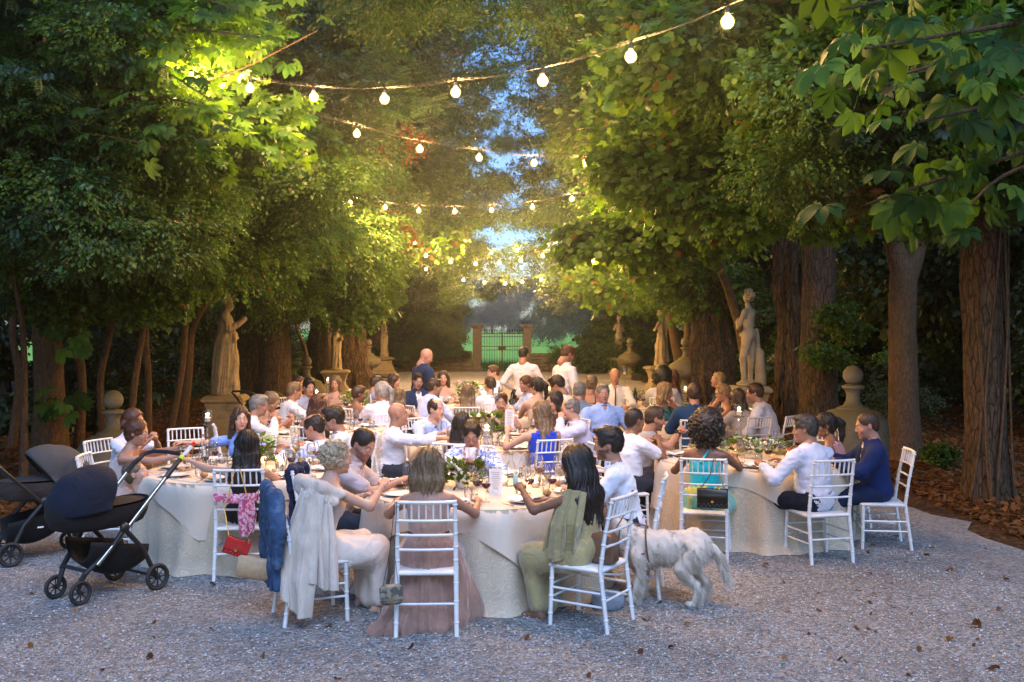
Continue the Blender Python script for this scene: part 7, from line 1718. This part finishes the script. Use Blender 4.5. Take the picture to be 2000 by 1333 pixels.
def hung_jacket(label, ref, mat, w=.42, L=.62, sleeves=True, cat='jacket', name='jacket', seed=1, fat=0):
    """garment laid over the back of a chair"""
    s = SDF()
    s.cap((-w / 2 + .05, -.30, .93), (w / 2 - .05, -.30, .93), .030, k=.03)
    for x in np.linspace(-w / 2 + .06, w / 2 - .06, 4): s.cap((x, -.31, .92), (x * 1.08, -.29, .93 - L), .032, .024, k=.04)
    for x in np.linspace(-w / 2 + .07, w / 2 - .07, 3): s.cap((x, -.27, .92), (x, -.225, .66), .020, .018, k=.04)
    if sleeves:
        for x in (-1, 1): s.cap((x * (w / 2 - .02), -.30, .92), (x * (w / 2 + .05), -.29, .70), .05, .045, k=.03); s.cap((x * (w / 2 + .05), -.29, .70), (x * (w / 2 + .01), -.30, .46), .043, .036, k=.03)
    s.cap((-.10, -.31, .955), (.10, -.31, .955), .022, k=.02)
    def fn(X, Y, Z, D):
        X = X + 0 * Y + 0 * Z; Y = Y + 0 * X; Z = Z + 0 * X
        return D - fat - (np.abs(vnoise(X * 22 + seed, Y * 10, Z * 6 + X * 5) - .5) - .2) * .07 - (vnoise(X * 40, Y * 30, Z * 40 + seed) - .5) * .016
    V, tr, qd = s.mesh(.011, fat, lambda X, Y, Z, D: fn(X, Y, Z, D + fat), .05); me = mesh_from(name, V, tris=tr, quads=qd); o = meshobj(name, me, mat); o.location = ref['chair'].location; o.rotation_euler = ref['chair'].rotation_euler; tag(o, label, cat); return o
def denim():
    s = NT('washed denim'); co = s.coords(); f = s.noise(co, 9, 5, .7); c = s.ramp(f, [(.3, (.012, .035, .085)), (.55, (.03, .075, .16)), (.75, (.11, .18, .28))]); s.l(c, s.b.inputs['Base Color']); pr(s, Roughness=.85)
    s.bump(s.noise(co, 30, 4), .7, .01); return s.m
hung_jacket('washed blue denim jacket draped over the chair of the curly blonde', A3, denim(), .42, .64, True, seed=3, fat=.008)
hung_jacket('dark navy blazer on the chair of the bearded man beside the curly blonde', A4, cloth_mat('navy wool', (.012, .02, .055)), .40, .45, False, seed=5)
hung_jacket('black jacket hanging on the chair of the man with the bald spot', B5, cloth_mat('black wool', (.010, .010, .012)), .38, .5, False, seed=7)
hung_jacket('navy jacket on the chair of the man in the blue waistcoat', G6, cloth_mat('navy wool', (.012, .02, .055)), .40, .45, False, seed=9)
b1_ = bag('shoulder_bag', 'red quilted flap bag with gold emblem hanging on the chair of the black-haired woman', B1, (.0, -.33, .32), (.20, .135, .055), .1, leather('red leather', (.45, .012, .015)), [[(.075, .06), (.10, -.31, .62), (.02, -.305, .94), (.0, -.26, .95)], [(-.085, .06), (-.10, -.31, .62), (-.02, -.31, .94)]], GOLD, quilt=True, chain=True, tilt=.35)
b = MB()
for k in range(4):
    a = k * math.pi / 2; b.tube([(.010 * math.cos(a) + .008 * math.cos(q), -.043, -.01 + .010 * math.sin(a) + .008 * math.sin(q)) for q in np.linspace(0, 6.283, 11)], .0016, 4, False)
b.build('emblem', GOLD, b1_)
o = drape('scarf', None, cloth_mat('magenta print silk', (.42, .05, .12), .5, .5, col2=(.62, .36, .42), stripe=26), [[CW(B1, (-.20, -.24, .74)), CW(B1, (0, -.27, .73)), CW(B1, (.20, -.24, .74))], [CW(B1, (-.19, -.26, .68)), CW(B1, (0, -.31, .66)), CW(B1, (.19, -.26, .69))]]); tag(o, 'pink and crimson patterned scarf tied across the chair back of the black-haired woman', 'scarf')
t = bpy.data.objects[-1] if False else None
o2 = drape('scarf_end', None, bpy.data.materials['magenta print silk'], [[CW(B1, (.02, -.30, .72)), CW(B1, (.08, -.31, .72)), CW(B1, (.12, -.29, .72))], [CW(B1, (.0, -.33, .58)), CW(B1, (.08, -.34, .58)), CW(B1, (.14, -.31, .58))], [CW(B1, (.03, -.34, .42)), CW(B1, (.08, -.35, .40)), CW(B1, (.12, -.33, .44))]]); o2.parent = o
bag('clutch_bag', 'rectangular beige clutch bag with a brown strap hanging low beside the denim jacket', A3, (-.12, -.40, .38), (.25, .155, .045), 1.05, leather('beige leather', (.48, .33, .19)), [[(.11, .07), (-.02, -.38, .70), (-.06, -.36, .92), (-.08, -.30, .97)], [(-.11, .07), (-.12, -.40, .66), (-.10, -.37, .92), (-.08, -.30, .97)]], leather('brown strap leather', (.12, .07, .035)), flap=False, tilt=.12)
bag('small_handbag', 'small grey snakeskin handbag on a long black strap by the front chair leg', A1, (-.225, -.31, .33), (.15, .13, .07), .1, leather('grey snakeskin', (.26, .24, .19), snake=1), [[(.05, .06), (-.205, -.30, .60), (-.19, -.285, .94)], [(-.05, .06), (-.235, -.32, .60), (-.20, -.30, .95)]], leather('black strap', (.012, .012, .012)), tilt=-.06)
t = bag('leather_handbag', 'boxy brown leather handbag standing on the seat behind the woman in olive', A2, (-.02, -.10, .56), (.25, .20, .12), 1.5, leather('tan brown leather', (.17, .085, .048)), [[(.09, .09), (.06, -.24, .80), (.12, -.275, .95)], [(-.09, .09), (.16, -.22, .80), (.13, -.28, .95)]], leather('brown bag strap', (.14, .07, .04)), flap=False)
bag('quilted_bag', 'black quilted leather bag with gold chain on the turquoise woman\'s chair', C1, (.08, -.335, .60), (.26, .165, .075), .0, leather('black quilted leather', (.010, .010, .011), rough=.3), [[(.10, .08), (.14, -.31, .80), (.10, -.30, .95)], [(-.10, .08), (.06, -.32, .80), (.09, -.31, .95)]], simple('dark chain', (.30, .24, .12), .3, 1.0), quilt=True, chain=True)
# things held in hands
def held(obj_name, mbs, ref, arm, off, lab, cat, rot=(0, 0, 0)):
    sh, el, wr = ref['arms'][arm]; u = (wr - el) / np.linalg.norm(wr - el); p = W_(ref, wr + u * .085 + np.array(off)); t = empty(obj_name, p, label=lab, cat=cat); t.rotation_euler = rot
    for nm, m_, mt in mbs: m_.build(nm, mt, t)
    return t
held('tumbler', [('glass', tumbler(), M_GLASS)], D2, 1, (0, .01, -.06), 'glass held out by the bald tanned man in white', 'glass')
held('spray_bottle', [('bottle', MB().tube([(0, 0, -.05), (0, 0, .05), (0, 0, .062)], [.019, .019, .012], 12), simple('white plastic', (.75, .76, .78), .3)), ('cap', MB().tube([(0, 0, .062), (0, 0, .105)], [.015, .014], 12), simple('red plastic', (.75, .02, .01), .3))], B2, 1, (.02, .0, .03), 'small white spray bottle with a red cap passed between two women', 'bottle', (0, .7, 0))
held('face_mask', [('cord', MB().tube([(0, 0, .02), (.03, 0, .10), (.05, -.02, .16)], .004, 5), M_PAPER), ('cloth', MB().box((0, 0, -.03), (.035, .02, .09), bev=.008), cloth_mat('pale green cloth', (.45, .60, .50)))], A2, 0, (0, .02, .04), 'pale green tassel on white cords in the hand of the woman in olive', 'tassel')
# ---- prams
M_BLK = simple('black plastic', (.014, .014, .015), .45); M_RUB = simple('tyre rubber', (.022, .022, .023), .8, scale=80, bump=.3); M_ALU = simple('brushed aluminium', (.42, .38, .32), .3, 1.0)
def wheel(parent, loc, r, w=.035, spokes=8):
    o = empty('wheel', loc); o.parent = parent
    MB().tube([(r * .86 * math.cos(a), 0, r * .86 * math.sin(a)) for a in np.linspace(0, 6.2832, 33)], r * .15, 8, False, flat=1.0).build('tyre', M_RUB, o)
    b = MB(); b.tube([(r * .70 * math.cos(a), 0, r * .70 * math.sin(a)) for a in np.linspace(0, 6.2832, 25)], r * .06, 6, False)
    b.tube([(0, -w * .6, 0), (0, w * .6, 0)], r * .17, 10)
    for k in range(spokes): a = k * 2 * math.pi / spokes; b.tube([(0, 0, 0), (r * .72 * math.cos(a), 0, r * .72 * math.sin(a))], r * .055, 5)
    b.build('rim', M_BLK, o); return o
def pram(label, x, y, head, hoodm, tubm, frame=M_ALU, hood_open=1.95, mesh_cover=False, grip=None):
    t = empty('baby_pram', (x, y, GZ), math.radians(head), label=label, cat='pram')
    for sy in (-1, 1):
        wheel(t, (.31, sy * .16, .090), .090); wheel(t, (-.27, sy * .27, .105), .105)
        MB().tube([(.31, sy * .16 - sy * .03, .09), (.29, sy * .13, .17), (.25, sy * .15, .24)], [.014, .020, .020], 7).build('fork', M_BLK, t)
        MB().tube([(.27, sy * .15, .22), (.10, sy * .22, .38), (.02, sy * .24, .50)], [.019, .018, .020], 8).build('frame_tube', M_BLK, t)
        MB().tube([(-.27, sy * .25, .11), (-.16, sy * .245, .34), (.0, sy * .24, .52)], [.02, .018, .022], 8).build('frame_tube', M_BLK, t)
        MB().tube([(.20, sy * .20, .28), (-.02, sy * .245, .52), (-.38, sy * .25, .88)], .0165, 10).build('push_tube', frame, t)
        MB().tube([(-.36, sy * .25, .86), (-.43, sy * .25, .93), (-.47, sy * .24, .96)], .021, 8).build('handle_joint', M_BLK, t)
        MB().ball((0, sy * .245, .53), (.04, .03, .04), 12, 8).build('hinge', M_BLK, t)
    MB().tube([(-.44, -.245, .93), (-.52, -.235, 1.0), (-.56, -.17, 1.02), (-.565, 0, 1.025), (-.56, .17, 1.02), (-.52, .235, 1.0), (-.44, .245, .93)], .017, 9).build('handlebar', M_BLK, t)
    if grip: MB().tube([(-.505, .24, .985), (-.535, .225, 1.006)], .022, 9).build('grip_band', grip, t)
    MB().tube([(.26, -.15, .24), (.26, .15, .24)], .014, 7).build('cross_bar', M_BLK, t); MB().tube([(-.27, -.26, .11), (-.27, .26, .11)], .012, 7).build('axle', M_BLK, t)
    # basket: sagging cloth trough
    def bk(u, v):
        a = (u - .5) * 2; q = v * 2 - 1; xx = -.27 + .5 * v; w = .20 * (1 - .15 * abs(q)); zz = .40 - .26 * (1 - abs(a) ** 2.2) * (1 - .35 * q * q) + .05 * q
        return (xx, w * math.sin(a * 1.35) / math.sin(1.35), zz)
    o = MB().grid(bk, 20, 14).build('basket', cloth_mat('black basket fabric', (.014, .014, .015)), t); md = o.modifiers.new('thickness', 'SOLIDIFY'); md.thickness = .006
    # tub
    def tub(u, v):
        a = u * 2 * math.pi; k = .80 + .20 * math.sin(min(v * 1.3, 1) * math.pi / 2); z = .50 + .20 * v; f = (v * 6) ** .5 if v < 1 / 6 else 1
        ca, sa = math.cos(a), math.sin(a); ex = .75
        return (.06 + .40 * k * f * math.copysign(abs(ca) ** ex, ca), .205 * k * f * math.copysign(abs(sa) ** ex, sa), z + .015 * math.cos(2 * a) * v)
    MB().grid(tub, 44, 14, closed=True).build('carrycot', tubm, t)
    MB().grid(lambda u, v: (.06 + .39 * (1 - v) * math.cos(u * 6.2832), .20 * (1 - v) * math.sin(u * 6.2832), .70 + .05 * math.sin(v * 1.57) - .04 * max(0, .5 - math.cos(u * 6.2832) * .5) * v), 32, 8, closed=True).build('apron', tubm, t)
    hx = .10
    def hood(u, v):
        ph = -.12 + v * hood_open; a = u * math.pi; rr = .325 + .011 * abs(math.sin(v * math.pi * 3)) ** .6 * math.sin(a); s_ = max(0.0, math.sin(a)) ** .62
        return (hx + math.cos(ph) * rr * s_ * 1.05, .218 * math.cos(a) * (1 + .06 * s_), .68 + math.sin(ph) * rr * s_ * .92)
    o = MB().grid(hood, 28, 30).build('hood', hoodm, t); md = o.modifiers.new('thickness', 'SOLIDIFY'); md.thickness = .008
    for v in (1 / 3, 2 / 3, 1.0): MB().tube([hood(u, v) for u in np.linspace(0, 1, 19)], .007, 6).build('hood_rib', hoodm if v < 1 else M_BLK, t)
    MB().box((-.02, -.205, .30), (.05, .004, .012)).build('care_tag', M_PAPER, t)
    return t
M_HN = cloth_mat('navy hood fabric', (.008, .012, .024), wr=.6); M_HG = cloth_mat('grey hood fabric', (.060, .058, .056), wr=.35); M_HB = cloth_mat('black hood fabric', (.012, .012, .013))
pram('navy-hooded pram with silver push bar in front of the left table', -3.13, 7.66, -124, M_HN, M_HB, M_ALU, 2.0, grip=simple('lime green band', (.45, .65, .05), .5))
pram('grey-hooded pram standing behind the navy one at the left edge', -4.22, 8.85, 38, M_HG, cloth_mat('grey brown fabric', (.045, .036, .032)), M_BLK, 2.3)
pram('black pram whose rounded hood shows behind the grey-haired man', -4.0, 16.2, 60, M_HB, M_HB, M_BLK, 1.7)
# ---- the dog
def dog():
    t = empty('dog', (1.10, 7.40, GZ), math.radians(166), label='white setter dog with grey-brown flecks and brown harness standing by the chair', cat='dog')
    s = SDF()
    s.ell((.20, 0, .42), (.17, .105, .155), k=.06); s.ell((.03, 0, .435), (.26, .112, .130), k=.06); s.ell((-.16, 0, .46), (.20, .092, .098), k=.06); s.ell((-.31, 0, .47), (.13, .10, .125), k=.06)
    s.cap((.27, 0, .50), (.45, 0, .63), .095, .070, k=.05); s.ell((.52, 0, .66), (.095, .064, .068), k=.04); s.cap((.57, 0, .645), (.70, 0, .61), .042, .031, k=.03); s.ell((.725, 0, .618), (.016, .018, .014), k=.01)
    for y in (-1, 1):
        s.cap((.51, .055 * y, .69), (.47, .082 * y, .56), .024, .020, k=.02); s.ell((.46, .085 * y, .54), (.03, .012, .05), k=.02)
        s.cap((.20, .085 * y, .38), (.17, .088 * y, .25), .062, .036, k=.04); s.cap((.17, .088 * y, .25), (.20 + .02 * y, .085 * y, .05), .033, .023, k=.02); s.ell((.225 + .02 * y, .085 * y, .024), (.045, .030, .022), k=.015)
        kx = .03 * y; s.cap((-.31, .075 * y, .43), (-.22 + kx, .09 * y, .29), .088, .052, k=.05); s.cap((-.22 + kx, .09 * y, .29), (-.36 + kx, .09 * y, .17), .046, .026, k=.03); s.cap((-.36 + kx, .09 * y, .17), (-.335 + kx, .09 * y, .04), .025, .022, k=.02); s.ell((-.305 + kx, .09 * y, .022), (.045, .028, .021), k=.015)
    s.cap((-.42, 0, .49), (-.51, 0, .40), .030, .026, k=.03); s.cap((-.51, 0, .40), (-.55, 0, .22), .030, .018, k=.02)
    def fn(X, Y, Z, D): X = X + 0 * Y + 0 * Z; Y = Y + 0 * X; Z = Z + 0 * X; return D - (vnoise(X * 22, Y * 30, Z * 14) - .5) * .018 - (vnoise(X * 50, Y * 60, Z * 30) - .5) * .008
    V, tr, qd = s.mesh(.010, 0, fn)
    def colr(V):
        n = fbm(V[:, 0] * 9 + 3, V[:, 1] * 9, V[:, 2] * 9, 3); m = fbm(V[:, 0] * 45, V[:, 1] * 45, V[:, 2] * 45, 2)
        c = np.tile(np.array([[.62, .53, .44]]), (len(V), 1)); w = np.clip((n - .42) * 5, 0, 1) * np.clip((m - .32) * 4, 0, 1)
        c = c * (1 - w[:, None] * .8) + np.array([[.15, .10, .075]]) * w[:, None] * .8
        h = np.clip((V[:, 0] - .36) / .08, 0, 1)[:, None]; c = c * (1 - h) + np.array([[.16, .075, .04]]) * h
        c[(V[:, 0] > .715) & (V[:, 2] > .6)] = (.02, .015, .015)
        ey = (np.abs(np.abs(V[:, 1]) - .040) < .012) & (np.abs(V[:, 0] - .575) < .010) & (np.abs(V[:, 2] - .69) < .009); c[ey] = (.01, .008, .006); return c
    N_ = vnormals(V, tr, qd); idx = rng.choice(len(V), 42000, replace=True); p = V[idx]; n = N_[idx]
    L = .042 + .03 * rng.random(len(idx)) + np.clip((.40 - p[:, 2]) / .2, 0, 1) * (np.abs(p[:, 0]) < .45) * .02 * (n[:, 2] < .2) + (p[:, 0] < -.46) * .06 + ((p[:, 2] > .05) & (p[:, 2] < .30) & (n[:, 0] < 0)) * .035; L[p[:, 0] > .40] *= .35; L[p[:, 2] < .05] *= .3
    d = n * .35 + np.array([[-.55, 0, -.75]]) + rng.normal(0, .22, n.shape); d /= np.linalg.norm(d, axis=1, keepdims=True); sd = np.cross(d, n); sd /= np.linalg.norm(sd, axis=1, keepdims=True) + 1e-9; w = .0026
    B = np.stack([p - sd * w, p + sd * w, p + d * L[:, None]], 1).reshape(-1, 3); cc = np.repeat(colr(p) * (.75 + .5 * rng.random((len(p), 1))), 3, axis=0)
    s_ = NT('dog fur'); a = s_.n('ShaderNodeVertexColor'); a.layer_name = 'Col'; s_.l(a.outputs[0], s_.b.inputs['Base Color']); pr(s_, Roughness=.8, Sheen_Weight=.3)
    me = mesh_from('body', np.concatenate([V, B]), tris=np.concatenate([tr, np.arange(len(B)).reshape(-1, 3) + len(V)]), quads=qd, col=np.concatenate([colr(V), cc])); meshobj('body', me, s_.m, t); t.scale = (.84, .95, .95)
    M_H = leather('harness leather', (.13, .06, .035)); b = MB()
    b.tube([(.10 + .02 * math.sin(a), .128 * math.cos(a), .435 + .152 * math.sin(a)) for a in np.linspace(0, 6.2832, 29)], .013, 6, False, flat=.5)
    b.tube([(.32 + .03 * math.cos(a), .118 * math.cos(a), .46 + .15 * math.sin(a)) for a in np.linspace(0, 6.2832, 29)], .012, 6, False, flat=.5)
    b.tube([(.10, 0, .59), (.22, 0, .605), (.32, 0, .62)], .014, 6, flat=.4); b.tube([(.12, .12, .40), (.22, .125, .40), (.33, .115, .42)], .012, 6, flat=.5); b.tube([(.12, -.12, .40), (.22, -.125, .40), (.33, -.115, .42)], .012, 6, flat=.5)
    b.build('harness', M_H, t)
dog()
b = MB(); b.lathe([(.0, .002), (.10, .004), (.125, .045), (.115, .10), (.11, .10), (.118, .045), (.09, .012), (0, .010)], n=22); o = b.build('water_bowl', simple('pale blue enamel', (.30, .36, .45), .4)); o.location = (.70, 7.27, GZ); tag(o, 'pale blue-grey water bowl on the gravel under the olive woman\'s chair', 'bowl')
# ================================================================ air
s_ = NT('evening haze'); s_.t.nodes.remove(s_.b); pv = s_.n('ShaderNodeVolumePrincipled'); pv.inputs['Color'].default_value = (.75, .88, 1, 1); pv.inputs['Density'].default_value = .0008; pv.inputs['Anisotropy'].default_value = .85
s_.l(pv.outputs[0], s_.out.inputs['Volume'])
b = MB().box((0, 300, 11.5), (1400, 700, 30)); hz = b.build('haze', s_.m, smooth=False); tag(hz, 'thin blue evening haze filling the alley and the meadow', 'haze', kind='stuff')
print('SCRIPT', time.time()-T0, 'tris', sum(sum(len(p.vertices)-2 for p in m.polygons) if len(m.polygons)<3000 else len(m.polygons)*1.3 for m in bpy.data.meshes), 'objs', len(bpy.data.objects))
